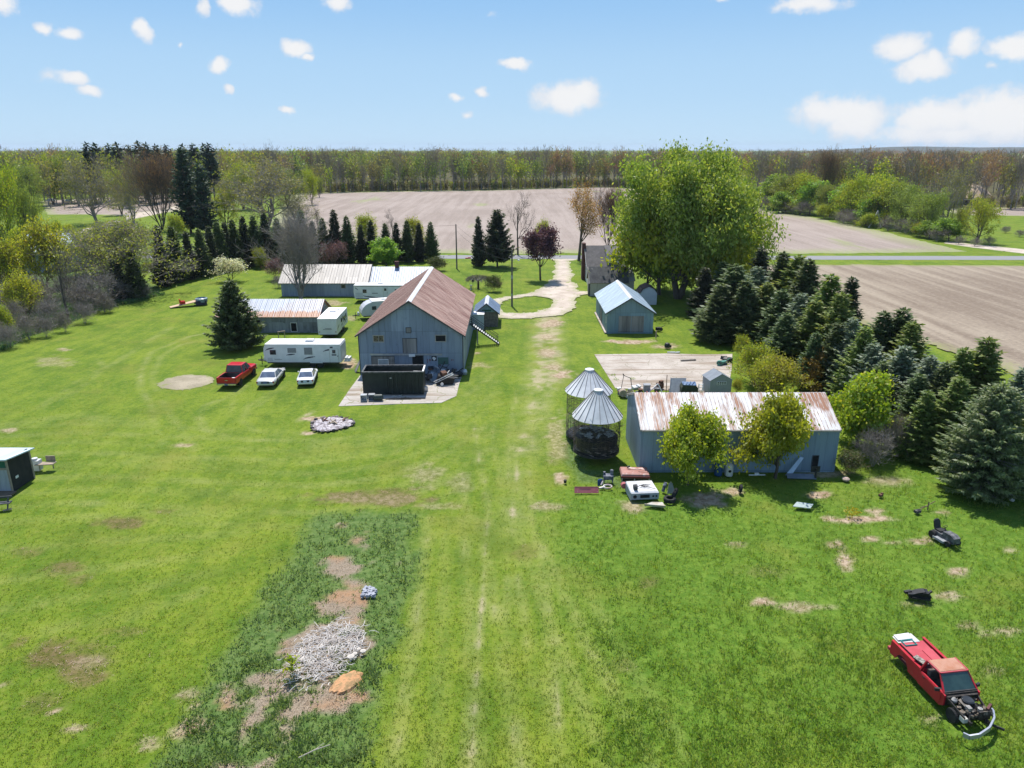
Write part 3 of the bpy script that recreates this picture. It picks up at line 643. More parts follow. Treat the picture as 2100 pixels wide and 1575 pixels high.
L_WTWIG = M_leaf('wood_twigs', (0.160, 0.140, 0.116), (0.224, 0.200, 0.168), .1); L_WTWIGB = M_leaf('wood_brown_twigs', (0.133, 0.109, 0.078), (0.187, 0.156, 0.117), .15, (.26, .26, .1)); L_WOLIVE = M_leaf('wood_olive', (0.128, 0.132, 0.040), (0.192, 0.184, 0.060), .4, (.26, .21, .08)); L_WGREEN = M_leaf('wood_green', (0.096, 0.148, 0.028), (0.152, 0.200, 0.044), .45, (.24, .27, .07)); L_WRUST = M_leaf('wood_rust', (0.196, 0.106, 0.060), (0.255, 0.157, 0.093), .35, (.25, .2, .1)); L_PINK = M_leaf('pink_blossom', (.3, .13, .16), (.36, .22, .17), .4, (.22, .17, .06)); L_WHITE = M_leaf('white_blossom', (.48, .44, .36), (.6, .56, .48), .4, (.2, .24, .07)); L_YEL = M_leaf('yellow_blossom', (.3, .27, .02), (.36, .33, .03), .4)
L_SHRUB = M_leaf('dark_shrub_leaves', (.04, .075, .015), (.09, .12, .03), .3, (.14, .14, .05))
# ---- meshes, each shared by its copies
big = tree_meshes('big_maple', 3, 22.6, 21.5, BARK, L_MAPLE, 95000, .5, .5, .62, .02, hang=1.0, levels=4, limbs=14, trunk=.08, stems=2, kids=(2, 2), ang=(30, 88), minr=.02, r0=.75)
leafy = [tree_meshes('leafy_tree', s, 6, 4.6, BARK, L, n, .24, .6, .3, .01, levels=3, limbs=14, trunk=.02, kids=(2, 2), ang=(35, 85), hang=.25) for s, L, n in ((21, L_GOLD, 15000), (22, L_GOLD, 16000), (23, L_LIME, 16000))]
roundt = tree_meshes('round_tree', 31, 6, 5.6, BARK, L_GREEN, 8000, .3, .6, .3, .05, levels=3, limbs=12, trunk=.12, kids=(2, 2))
limes = [tree_meshes('lime_bush', s, 5, 5.2, BARKB, L, 7500, .2, .55, .28, .04, levels=3, limbs=11, trunk=.05, stems=3, kids=(1, 2)) for s, L in ((41, L_LIME), (42, M_leaf('gold_leaves', (.2, .23, .02), (.3, .3, .03), .5, (.3, .25, .03))))]
orangeb = tree_meshes('orange_bush', 45, 5, 2.8, BARKB, M_leaf('bronze_leaves', (.22, .15, .03), (.28, .19, .04), .45, (.3, .24, .05)), 4200, .2, .55, .25, .04, levels=3, limbs=9, trunk=.1, kids=(1, 2))
purple = tree_meshes('purple_tree', 51, 9, 6.2, BARK, L_PURP, 9000, .32, .6, .35, .2, levels=3, limbs=14, trunk=.22, kids=(2, 2))
oranget = tree_meshes('orange_tree', 55, 17, 8.5, BARK, L_ORNG, 5200, .3, .5, .5, .22, levels=3, limbs=16, trunk=.2, kids=(1, 2), wig=.1, ang=(40, 70))
bare_fine = tree_meshes('bare_fine_tree', 61, 13.2, 10.5, BARKG, L_TWIG, 5200, .75, .05, .3, .1, twig=True, levels=4, limbs=12, trunk=.14, stems=3, kids=(2, 2), ang=(14, 34), up=.16, wig=.1, k=4, r0=.36, lf=.75)
bare_open = tree_meshes('bare_open_tree', 64, 14, 8, BARK, L_TWIGB, 260, .6, .06, .3, .1, twig=True, levels=4, limbs=6, trunk=.35, kids=(1, 2), ang=(30, 55), wig=.2, k=4, r0=.3)
bare_red = tree_meshes('bare_red_tree', 67, 20, 15, BARK, L_RUST, 6500, .8, .06, .45, .35, twig=True, levels=4, limbs=10, trunk=.1, stems=4, kids=(2, 2), ang=(12, 30), up=.2, wig=.08, k=4, r0=.42, lf=.7)
oak = tree_meshes('oak', 71, 17, 19, BARKG, L_OLIVE, 5200, .36, .6, .4, .15, levels=4, limbs=12, trunk=.12, stems=2, kids=(2, 2), ang=(30, 65), k=4, r0=.55)
willow = [tree_meshes('willow', s, 20, 16, BARK, L, 9000, .5, .5, .6, .15, hang=.4, levels=3, limbs=12, trunk=.14, stems=2, kids=(2, 2), r0=.5) for s, L in ((81, L_LIME), (82, M_leaf('pale_willow_leaves', (.11, .15, .03), (.2, .23, .045), .45)))]
thicket = [tree_meshes('thicket', s, 5, 6.5, BARKG, L, 1500, .7, .045, .4, .05, twig=True, levels=3, limbs=12, trunk=.05, stems=4, kids=(2, 2), k=3, wig=.25, r0=.1) for s, L in ((91, L_WTWIG), (92, L_WTWIGB))]
budbush = tree_meshes('budding_bush', 95, 9, 13, BARKG, M_leaf('bud_green', (.16, .18, .03), (.24, .26, .04), .4, (.2, .17, .11)), 11000, .3, .5, .42, .05, levels=4, limbs=12, trunk=.05, stems=4, kids=(2, 2), k=3, r0=.2)
shrub = tree_meshes('shrub', 97, 3, 3.8, BARKB, L_SHRUB, 3500, .2, .5, .22, .03, levels=3, limbs=10, trunk=.05, stems=4, kids=(1, 2), k=3)
blossom = [tree_meshes('blossom_tree', 99 + i, 4.4, 4.8, BARKB, L, 2600, .24, .6, .25, .1, levels=3, limbs=10, trunk=.15, stems=2, kids=(1, 2), k=3) for i, L in enumerate((L_WHITE, L_PINK, L_YEL))]
redbud = tree_meshes('redbud', 103, 5, 5, BARKB, M_leaf('plum_twigs', (.1, .055, .07), (.17, .09, .11), .3), 3600, .22, .5, .25, .08, levels=3, limbs=10, trunk=.12, stems=3, kids=(1, 2), k=3)
spr = [conifer_meshes('spruce', s, 10, wd, BARK, L, nw=nw, droop=dr, tw=.6, wr=.28) for s, wd, L, nw, dr in ((1, 5.2, L_SPR, 36, .25), (2, 4.4, L_SPRD, 36, .3), (3, 6.2, L_SPRG, 32, .3), (4, 6.4, L_SPRB, 32, .22), (5, 5.4, L_SPRG, 34, .35), (6, 6.0, L_SPR, 34, .28))]
spr_hero = conifer_meshes('foreground_spruce', 8, 9.4, 8.4, BARKG, L_HERO, nw=38, nb=(5, 13), droop=.18, upt=.22, tw=.5, shape=.62, wr=.2, step=.15)
spr_yard = conifer_meshes('yard_spruce', 9, 8.6, 7.6, BARK, L_SPR, nw=34, nb=(5, 13), droop=.2, upt=.25, tw=.55, shape=.8, wr=.26, step=.16)
norway = conifer_meshes('norway_spruce', 12, 11.5, 8.6, BARK, L_SPRD, nw=30, nb=(4, 9), droop=.55, upt=.5, tw=.75, shape=.9, z0=.16, wr=.3)
pine = conifer_meshes('old_pine', 14, 24, 11.5, BARK, M_leaf('pine_needles', (.02, .05, .028), (.055, .095, .055), .15, (.09, .13, .07)), nw=32, nb=(3, 7), droop=.1, upt=.2, tw=1.3, shape=.6, z0=.08, wr=.34, step=.55)
# ------------------------------------------------------------------ planting
def tp(kind, H0, bx, by, ty, label, name='tree', group=None, wx=1.0, cat='tree', rz=None):
    x, y = G(bx, by); h = AT(bx, ty, y)[2]
    return plant(name, kind, label, (x, y), h / H0, cat, group, rz, wx)
GS = 'spruces of the windbreak behind the long low building'
left_row = [(248, 616, 514, 1), (283, 613, 513, 0), (338, 587, 461, 1), (365, 579, 462, 0), (393, 573, 474, 1), (418, 567, 468, 0), (438, 561, 462, 1), (455, 556, 453, 0), (470, 553, 455, 1), (486, 550, 449, 0), (507, 547, 442, 1), (528, 545, 441, 0), (550, 543, 434, 1),
            (575, 542, 446, 0), (600, 541, 450, 1), (625, 541, 430, 0), (646, 540, 452, 1), (667, 540, 446, 0), (691, 540, 429, 1), (716, 540, 442, 0), (743, 540, 460, 1), (764, 539, 450, 1), (793, 539, 457, 0), (815, 538, 456, 1), (837, 538, 451, 0), (861, 537, 456, 1), (885, 536, 454, 0)]
where = ['standing apart at the brushy lawn edge, nearest the camera', 'right of the pair at the brushy lawn edge']
for i, (bx, by, ty, k) in enumerate(left_row):
    if i < 2: lb = 'dark spruce ' + where[i]
    elif i < 10: lb = 'dark spruce along the left lawn edge, %s in the rank counting from the camera' % ORD[i - 2]
    elif i < 15: lb = 'dark spruce behind the bare grey maple, %s from the left' % ORD[i - 10]
    else: lb = 'dark spruce lining the road, %s from the left of the rank ending behind the barn' % ORD[i - 15]
    tp(spr[k], 10, bx, by, ty, lb, 'spruce_tree', GS, .95)
tp(spr[1], 10, 982, 546, 443, 'narrow dark spruce beside the road, left of a broader one', 'spruce_tree', None, .8)
tp(norway, 11.5, 1020, 548, 428, 'broad drooping dark spruce beside the road with a bare trunk foot', 'spruce_tree')
tp(spr_yard, 8.6, 486, 713, 571, 'broad green spruce alone on the lawn in front of the rusty striped shed', 'spruce_tree')
right_row = [(1440, 652, 548, 1, 1), (1497, 690, 540, 5, 1.15), (1475, 640, 535, 0, 1), (1562, 702, 577, 2, 1), (1550, 640, 507, 1, .9), (1592, 662, 515, 0, .95), (1622, 672, 520, 2, .95), (1642, 690, 530, 0, .9), (1630, 735, 600, 3, 1), (1683, 740, 560, 2, .9), (1725, 738, 567, 1, .75), (1703, 775, 597, 2, .8),
             (1728, 812, 650, 3, .7), (1750, 835, 667, 2, .75), (1790, 800, 637, 0, .9), (1826, 802, 630, 5, .9), (1848, 820, 657, 2, .9), (1830, 865, 707, 3, .9), (1882, 890, 727, 3, .9), (1947, 885, 712, 4, .85), (1990, 885, 690, 4, .9), (1937, 945, 770, 2, .85), (2063, 930, 753, 3, .8), (2105, 1000, 803, 4, .9), (1880, 940, 800, 4, .8),
             (1600, 760, 640, 5, .9), (1660, 800, 680, 0, .8), (1790, 880, 740, 5, .8), (1530, 660, 560, 0, 1), (2130, 900, 740, 0, .9), (2180, 960, 760, 3, .9),
             (1520, 702, 572, 5, 1), (1592, 722, 592, 5, .95), (1655, 762, 612, 2, .9), (1702, 805, 660, 0, .9), (1772, 850, 702, 3, .9), (1862, 905, 765, 5, .85), (1912, 905, 742, 0, .85), (1540, 676, 545, 3, 1), (1960, 935, 812, 2, .8), (1470, 700, 580, 5, 1)]
KIND = ['grey green spruce', 'dark narrow spruce', 'bright green spruce', 'blue grey spruce', 'drooping green spruce', 'olive grey spruce']
order = sorted(range(len(right_row)), key=lambda i: -G(*right_row[i][:2])[1]); cnt = {}
for i in order:
    bx, by, ty, k, wx = right_row[i]; cnt[k] = cnt.get(k, 0) + 1
    tp(spr[k], 10, bx, by, ty, KIND[k] + ' beside the brown field, %s of its colour counting from the road' % ORD[cnt[k] - 1], 'spruce_tree', 'spruces of the windbreak along the brown field', wx * 1.5)
tp(spr_hero, 9.4, 2010, 1012, 785, 'large broad spruce nearest the camera, bare grey twigs at its foot', 'spruce_tree', None, 1.0)
tp(big, 22.6, 1390, 612, 304, 'huge spreading green maple towering over the dark roofed house', 'maple_tree', None, 1.0, rz=.4)
tp(leafy[0], 6, 1352, 604, 392, 'lower green tree filling the left foot of the huge maple', 'maple_tree', None, 1.0)
tp(leafy[1], 6, 1438, 612, 400, 'lower green tree filling the right foot of the huge maple', 'maple_tree', None, 1.05)
tp(leafy[0], 6, 1500, 585, 430, 'lower green tree between the huge maple and the spruces', 'maple_tree', None, .9)
tp(roundt, 6, 1326, 598, 462, 'green bushy tree at the left foot of the huge maple, nearest the house', 'maple_tree', None, .95)
tp(roundt, 6, 1402, 604, 486, 'green bushy tree hiding the trunk of the huge maple', 'maple_tree', None, 1.05)
tp(big, 22.6, 1478, 572, 350, 'green maple crowding the right side of the huge maple', 'maple_tree', None, .5, rz=2.4)
tp(big, 22.6, 1455, 455, 318, 'bright green tree rising behind the huge maple', 'maple_tree', None, .8, rz=4.0)
tp(leafy[0], 6, 1410, 992, 836, 'yellow green tree growing against the blue shed wall, left of the pair', 'leafy_tree', 'trees against the shed wall', .95)
tp(leafy[1], 6, 1590, 978, 806, 'taller green tree growing against the blue shed wall, right of the pair', 'leafy_tree', 'trees against the shed wall', .92)
tp(leafy[2], 6, 1757, 915, 764, 'lime green rounded tree at the right end of the rusty roofed shed', 'leafy_tree', None, 1.15)
tp(limes[0], 5, 1545, 790, 704, 'bright lime bush between the concrete pad and the spruces', 'lime_bush')
tp(limes[1], 5, 1600, 815, 730, 'golden green bush behind the ridge of the rusty roofed shed', 'lime_bush', None, 1.1)
tp(limes[1], 5, 1560, 812, 735, 'golden bush beside the small grey plastic shed', 'lime_bush', None, .9)
tp(limes[0], 5, 1520, 735, 687, 'small lime bush where the spruce shade meets the lawn', 'lime_bush', None, .8)
tp(orangeb, 5, 1662, 805, 720, 'bronze orange upright bush between the spruces and the rusty roofed shed', 'orange_bush')
tp(limes[1], 5, 1510, 806, 778, 'low olive bush at the grey plastic shed window', 'bush', None, .8)
tp(shrub, 3, 1735, 968, 926, 'small pale green shrub at the right corner of the blue shed', 'shrub', cat='bush')
tp(thicket[0], 5, 1790, 955, 880, 'grey twiggy thicket under the lime green tree', 'thicket', None, .8, cat='bush')
tp(thicket[1], 5, 1840, 935, 850, 'brown twiggy thicket in the dark gap below the spruces', 'thicket', None, .7, cat='bush')
tp(bare_fine, 13.2, 617, 612, 438, 'bare grey maple with upswept twigs in front of the long low building', 'bare_tree', None, 1.0)
tp(roundt, 6, 793, 549, 489, 'round fresh green tree behind the blue metal roof', 'round_tree', None, 1.3)
tp(shrub, 3, 898, 556, 528, 'olive shrub at the barn ridge end beside the lawn', 'shrub', cat='bush', wx=1.1)
tp(purple, 9, 1108, 574, 466, 'purple leaved tree on the lawn left of the gravel drive', 'purple_tree')
tp(limes[0], 5, 1113, 521, 452, 'lime green bush beyond the road behind the purple tree', 'lime_bush', None, .62)
tp(bare_open, 14, 1062, 523, 393, 'bare open branched tree by the far verge of the road', 'bare_tree', None, .9, rz=1.0)
tp(oranget, 17, 1187, 535, 368, 'orange budding tree where the drive meets the road', 'orange_tree', None, 1.0)
tp(bare_red, 20, 1246, 512, 380, 'brown bare tree standing behind the house, left of the huge maple', 'bare_tree', None, .72)
tp(shrub, 3, 1012, 598, 566, 'rounded dark green bush beside the weeping tree', 'shrub', cat='bush', wx=.85)
tp(blossom[0], 4.4, 475, 577, 528, 'white blossoming fruit tree on the back lawn', 'fruit_tree', None, 1.15)
tp(blossom[1], 4.4, 508, 548, 524, 'pale pink flowering bush at the foot of the spruces', 'flowering_bush', cat='bush')
tp(limes[0], 5, 535, 551, 508, 'yellow green bush before the dark spruces', 'lime_bush', None, .75)
for k, (bx, by, ty, lb) in enumerate([(120, 500, 452, 'lime shrub beside the far gravel lane, leftmost of three'), (300, 500, 468, 'lime shrub beside the far gravel lane, middle of three'), (362, 488, 440, 'lime shrub beside the far gravel lane, rightmost of three')]): tp(limes[0], 5, bx, by, ty, lb, 'lime_bush', None, .9)
for k, (bx, by, ty, lb) in enumerate([(45, 560, 470, 'lime tree behind the left brush, left of two'), (150, 540, 462, 'lime tree behind the left brush, right of two')]): tp(leafy[2], 6, bx, by, ty, lb, 'lime_tree', None, .9)
tp(redbud, 5, 566, 574, 530, 'plum pink flowering bush at the left end of the long low building', 'flowering_bush', cat='bush')
tp(redbud, 5, 686, 548, 496, 'dark plum bush behind the cream metal roof', 'flowering_bush', cat='bush')
tp(thicket[0], 5, 572, 590, 566, 'small pale twiggy bush at the left corner of the long low building', 'thicket', cat='bush')
tp(bare_open, 14, 140, 655, 508, 'dark forked bare tree in the brush at the left edge', 'bare_tree', None, .95, rz=2.2)
tp(budbush, 9, 255, 603, 452, 'big rounded budding bush between the left spruces and the grey farmhouse', 'budding_bush', None, 1.0)
tp(budbush, 9, 210, 560, 458, 'lime budding tree behind the grey farmhouse gable', 'budding_bush', None, .8)
tp(limes[0], 5, 20, 605, 492, 'lime bush cut by the left picture edge above the grey brush', 'lime_bush', None, .8)
tp(limes[1], 5, 95, 590, 452, 'golden budding tree before the grey farmhouse roof', 'lime_bush', None, .75)
tp(limes[1], 5, 60, 655, 560, 'olive budding bush left of the dark forked tree', 'lime_bush', None, .75)
tp(limes[0], 5, 6, 690, 622, 'low lime bush at the left picture edge in the brush', 'lime_bush', None, .7)
tp(blossom[0], 4.4, 30, 600, 552, 'white blossoming bush before the farmhouse at the left edge', 'fruit_tree', None, 1.3)
for i, (bx, by, ty, k, wx) in enumerate([(15, 640, 585, 0, 1.3), (55, 640, 588, 0, 1.2), (30, 668, 618, 1, 1.1), (95, 640, 590, 1, 1.1), (105, 668, 615, 0, 1), (60, 695, 645, 1, 1), (20, 712, 668, 0, .9), (95, 690, 650, 0, .8), (165, 640, 585, 1, 1.1), (175, 662, 622, 0, .9), (200, 628, 560, 0, 1.2), (215, 640, 600, 1, .9), (232, 618, 562, 0, 1.1), (135, 680, 640, 1, .8), (-25, 660, 600, 0, 1.3), (-20, 705, 650, 1, 1.1), (225, 640, 612, 0, .7), (300, 612, 580, 1, .8), (150, 615, 560, 0, 1.2), (75, 615, 565, 1, 1.2)]):
    tp(thicket[k], 5, bx, by, ty, 'leafless grey brown brush bush in the tangle along the left lawn edge', 'brush_bush', 'leafless brush along the left lawn edge', wx, cat='bush')
# bigger trees of the left background
tp(pine, 24, 392, 478, 300, 'tall dark old pine left of the spreading oak', 'pine_tree', None, .9)
tp(pine, 24, 424, 480, 332, 'bushy pine pressed against the right side of the tall old pine', 'pine_tree', None, 1.0)
tp(bare_red, 20, 333, 472, 308, 'many stemmed tree with rusty twigs left of the tall pine', 'bare_tree', None, 1.0)
tp(oak, 17, 545, 470, 324, 'spreading grey oak just leafing out behind the windbreak', 'oak_tree', None, 1.35)
tp(oak, 17, 612, 470, 398, 'small budding tree at the right shoulder of the spreading oak', 'oak_tree', None, 1.0)
tp(oak, 17, 200, 458, 322, 'black limbed budding tree beside the distant gravel lane', 'oak_tree', None, .95)
tp(oak, 17, 274, 458, 340, 'slim budding tree between the lane and the rusty twigged tree', 'oak_tree', None, .6)
for i, (bx, by, ty, k, wx, lb) in enumerate([(18, 535, 333, 0, .62, 'yellow green willow at the left picture edge, tallest there'), (72, 525, 368, 1, .55, 'pale willow right of the tallest willow at the left edge'), (-30, 540, 350, 1, .7, 'pale willow cut in half by the left picture edge'), (110, 420, 318, 0, .9, 'willow left of the black limbed tree, beyond the pale field'), (160, 415, 305, 1, 1.0, 'pale willow above the black limbed tree'),
        (60, 430, 330, 1, 1.0, 'grey green willow at the far left beyond the lane'), (465, 470, 385, 0, .9, 'lime tree between the old pine and the spreading oak'), (250, 440, 345, 0, .8, 'lime willow glowing behind the slim budding tree'), (640, 420, 345, 0, .6, 'fresh green tree at the left corner of the pale field'), (655, 405, 360, 1, .7, 'low willow at the wood edge beside the pale field'), (500, 430, 330, 0, 1.0, 'yellow green willow over the left shoulder of the spreading oak'), (590, 425, 335, 1, .9, 'olive willow over the right shoulder of the spreading oak')]):
    tp(willow[k], 20, bx, by, ty, lb, 'willow_tree', None, wx)
for i, (bx, by, ty, lb) in enumerate([(752, 508, 440, 'lime bush behind the windbreak, left of the two beyond the road'), (850, 508, 447, 'lime bush behind the windbreak, right of the two beyond the road')]):
    tp(limes[0], 5, bx, by, ty, lb, 'lime_bush', None, .8)
tp(bare_open, 14, 806, 508, 428, 'thin bare tree between two lime bushes beyond the road', 'bare_tree', None, .8)
tp(bare_open, 14, 655, 505, 418, 'thin bare tree beyond the road right of the oak', 'bare_tree', None, .6)
# hedgerow right of the field
hedge = [(1560, 425, 380, 0, 1.2), (1585, 430, 362, 3, 1), (1612, 432, 350, 1, .9), (1642, 436, 352, 0, .8), (1660, 440, 374, 3, .9), (1682, 442, 394, 0, 1.2), (1702, 446, 372, 1, .9), (1722, 450, 380, 3, .9), (1740, 454, 366, 0, .8), (1764, 457, 352, 0, .85), (1790, 461, 368, 1, .8), (1812, 465, 364, 0, .9), (1845, 471, 366, 1, .9), (1872, 477, 388, 1, .9), (1900, 484, 386, 1, .8), (1905, 490, 455, 3, 1.2), (1640, 440, 400, 0, 1.2), (1610, 437, 395, 3, 1.1), (1775, 462, 400, 3, .9), (1945, 495, 450, 3, 1.0)]
for i, (bx, by, ty, k, wx) in enumerate(hedge):
    m, H0 = ((willow[0], 20), (willow[1], 20), None, (roundt, 6))[k]
    tp(m, H0, bx, by, ty, ('%s tree of the green hedgerow right of the pale field, counting from the huge maple' % ORD[i]) if i < 20 else '', 'hedgerow_tree', 'trees of the hedgerow right of the pale field', wx * 1.35)
tp(oak, 17, 1930, 476, 345, 'tall grey bare tree at the near end of the hedgerow', 'bare_tree', None, .75)
tp(bare_red, 20, 1693, 425, 304, 'tall vase shaped bare tree rising above the middle of the hedgerow', 'bare_tree', None, .6)
tp(willow[0], 20, 2003, 498, 404, 'rounded lime willow at the fork of the road and the gravel path', 'willow_tree', None, 1.05)
tp(willow[1], 20, 1962, 492, 418, 'olive willow left of the rounded lime willow', 'willow_tree', None, .7)
for i, (bx, by, lb) in enumerate([(1965, 501, 'left'), (1998, 505, 'middle'), (2030, 503, 'right')]):
    tp(thicket[1], 5, bx, by, by - 18, 'low brown thicket under the rounded lime willow, %s one' % lb, 'thicket', 'thickets under the rounded lime willow', 1.1, cat='bush')
for i, (bx, by, lb) in enumerate([(2062, 478, 'nearer the willow'), (2090, 486, 'at the right picture edge')]):
    tp(thicket[0], 5, bx, by, by - 14, 'grey bush on the far right meadow, ' + lb, 'thicket', None, 1.2, cat='bush')
for i, (bx, by) in enumerate([(1572, 431), (1598, 435), (1625, 438), (1652, 442), (1690, 449), (1730, 458), (1752, 462), (1782, 467), (1820, 473), (1858, 479), (1885, 486), (1920, 494)]):
    tp((thicket[0], limes[0], thicket[1])[i % 3], 5, bx, by, by - 30, 'low shrub at the foot of the green hedgerow, %s from the huge maple' % ORD[i], 'hedge_shrub', 'shrubs at the foot of the hedgerow', 1.4, cat='bush')
# weeping tree
wt_rng = np.random.default_rng(7); Pw, Uw = [], []
for a in wt_rng.uniform(0, 6.28, 900):
    r = 1.9 * math.sqrt(wt_rng.random()); z = 2.75 - .28 * r * r * .6 - wt_rng.random() * .5
    Pw.append((r * math.cos(a), r * math.sin(a), z)); Uw.append((math.cos(a) * .5, math.sin(a) * .5, -.9))
V_, F_ = leaf_quads(wt_rng, np.array(Pw), .55, .1, np.array(Uw), 0, .3)
weep_c = np_mesh('weeping_crown', V_, F_, L_TWIG)
Vt_, Ft_ = tubes_np([(np.array([0, 0, -.1]), np.array([.05, 0, 1.5]), .2, .15, 0)] + [(np.array([.05, 0, 1.4]), np.array([1.3 * math.cos(k), 1.3 * math.sin(k), 2.45]), .09, .03, 1) for k in range(6)])
tp((np_mesh('weeping_trunk', Vt_, Ft_, BARK), weep_c), 2.75, 981, 592, 562, 'weeping umbrella shaped grey tree on the front lawn', 'weeping_tree', None, 1.2)
# ------------------------------------------------------------------ far wood
fk = []
for i, (nm, leaf, n, s, kw) in enumerate([('bare', L_WTWIG, 420, 2.2, dict(twig=True, ratio=.06)), ('bare', L_WTWIGB, 420, 2.2, dict(twig=True, ratio=.07)), ('olive', L_WOLIVE, 460, 1.0, dict()), ('lime', L_LIME, 420, 1.05, dict()), ('green', L_WGREEN, 460, 1.05, dict()), ('rust', L_WRUST, 500, 1.6, dict(twig=True, ratio=.14))]):
    for v in range(2):
        fk.append((nm, tree_meshes('wood_' + nm, 200 + i * 7 + v, 22, 9.5, BARKG, leaf, n, s, spread=1.3, base=.16, hang=1.2 if i in (2, 3, 4) else 0, levels=2, limbs=13, trunk=.3, kids=(2, 2), ang=(22, 55), k=4, up=.2, wig=.12, r0=.3, **kw)))
wpine = conifer_meshes('wood_pine', 230, 24, 8, BARK, M_leaf('far_pine', (.02, .045, .03), (.045, .08, .05), .1), nw=16, nb=(3, 5), droop=.05, upt=.2, tw=2.0, shape=.55, z0=.35, wr=.34, step=1.0)
wr = random.Random(4)
def along(pts, step):
    out = []; acc = 0
    for (ax, ay), (bx, by) in zip(pts[:-1], pts[1:]):
        L = math.hypot(bx - ax, by - ay); d = step - acc if acc else 0
        while d < L: out.append((ax + (bx - ax) * d / L, ay + (by - ay) * d / L)); d += step
        acc = (L - (d - step)) % step
    return out
front = W((560, 400), (720, 393.5), (830, 391.5), (1000, 389.5), (1240, 382.5), (1400, 392), (1520, 405))
LBL = {'bare': 'leafless grey tree at the edge of the far wood', 'olive': 'olive budding tree at the edge of the far wood', 'lime': 'lime green tree at the edge of the far wood', 'green': 'fresh green tree at the edge of the far wood', 'rust': 'rusty budding tree at the edge of the far wood'}
LBR = {k: v.replace('at the edge of the far wood', 'in the far wood right of the hedgerow') for k, v in LBL.items()}; LBLL = {k: v.replace('at the edge of the far wood', 'in the far wood left of the pale field') for k, v in LBL.items()}
def pick(wts):
    ks = [k for k, _ in wts]; k = wr.choices(ks, [w_ for _, w_ in wts])[0]
    return wr.choice([m for m in fk if m[0] == k])
mixC = [('bare', 5), ('olive', 4), ('green', 4), ('lime', 1.5), ('rust', 1.5)]; mixL = [('lime', 4), ('olive', 4), ('green', 3), ('bare', 3), ('rust', 1.5)]; mixR = [('bare', 6), ('rust', 4), ('olive', 2), ('lime', 1)]
for row in range(2):
    for (x, y) in along(front, 5.2 if row == 0 else 6.2):
        y += row * 6 + wr.uniform(-2, 3); x += wr.uniform(-2, 2); nm, m = pick(mixC)
        plant('wood_tree', m, LBL[nm], (x, y), wr.uniform(.66, 1.08), 'tree', '%s trees at the edge of the far wood' % nm)
for (edge, mx, lb, tail, hs_) in ((W((1545, 412), (1700, 416), (1850, 424), (1960, 428)) + [(235, 285), (330, 275)], mixR, LBR, 'in the far wood right of the hedgerow', (.78, 1.0)), ([(-420, 330)] + W((-160, 398), (60, 396), (200, 397), (420, 394)) + W((600, 397),), mixL, LBLL, 'in the far wood left of the pale field', (.9, 1.15))):
    for row in range(2):
        for (x, y) in along(edge, 7.6):
            y += row * 9 + wr.uniform(-3, 6); x += wr.uniform(-3, 3); nm, m = pick(mx)
            plant('wood_tree', m, lb[nm], (x, y), wr.uniform(*hs_), 'tree', '%s trees %s' % (nm, tail))
for k, (px, ty) in enumerate([(178, 291), (195, 293), (222, 294), (240, 292), (262, 295), (284, 289), (300, 292), (318, 295), (340, 296), (372, 295), (395, 293), (418, 294), (428, 293)]):
    y = 330 + (k % 3) * 12; x = AT(px, 300, y)[0]; h = AT(px, ty, y)[2]
    plant('pine_tree', wpine, 'dark pine breaking the skyline above the left wood, %s from the left' % ORD[k], (x, y), h / 24, 'tree', 'pines on the skyline of the left wood')
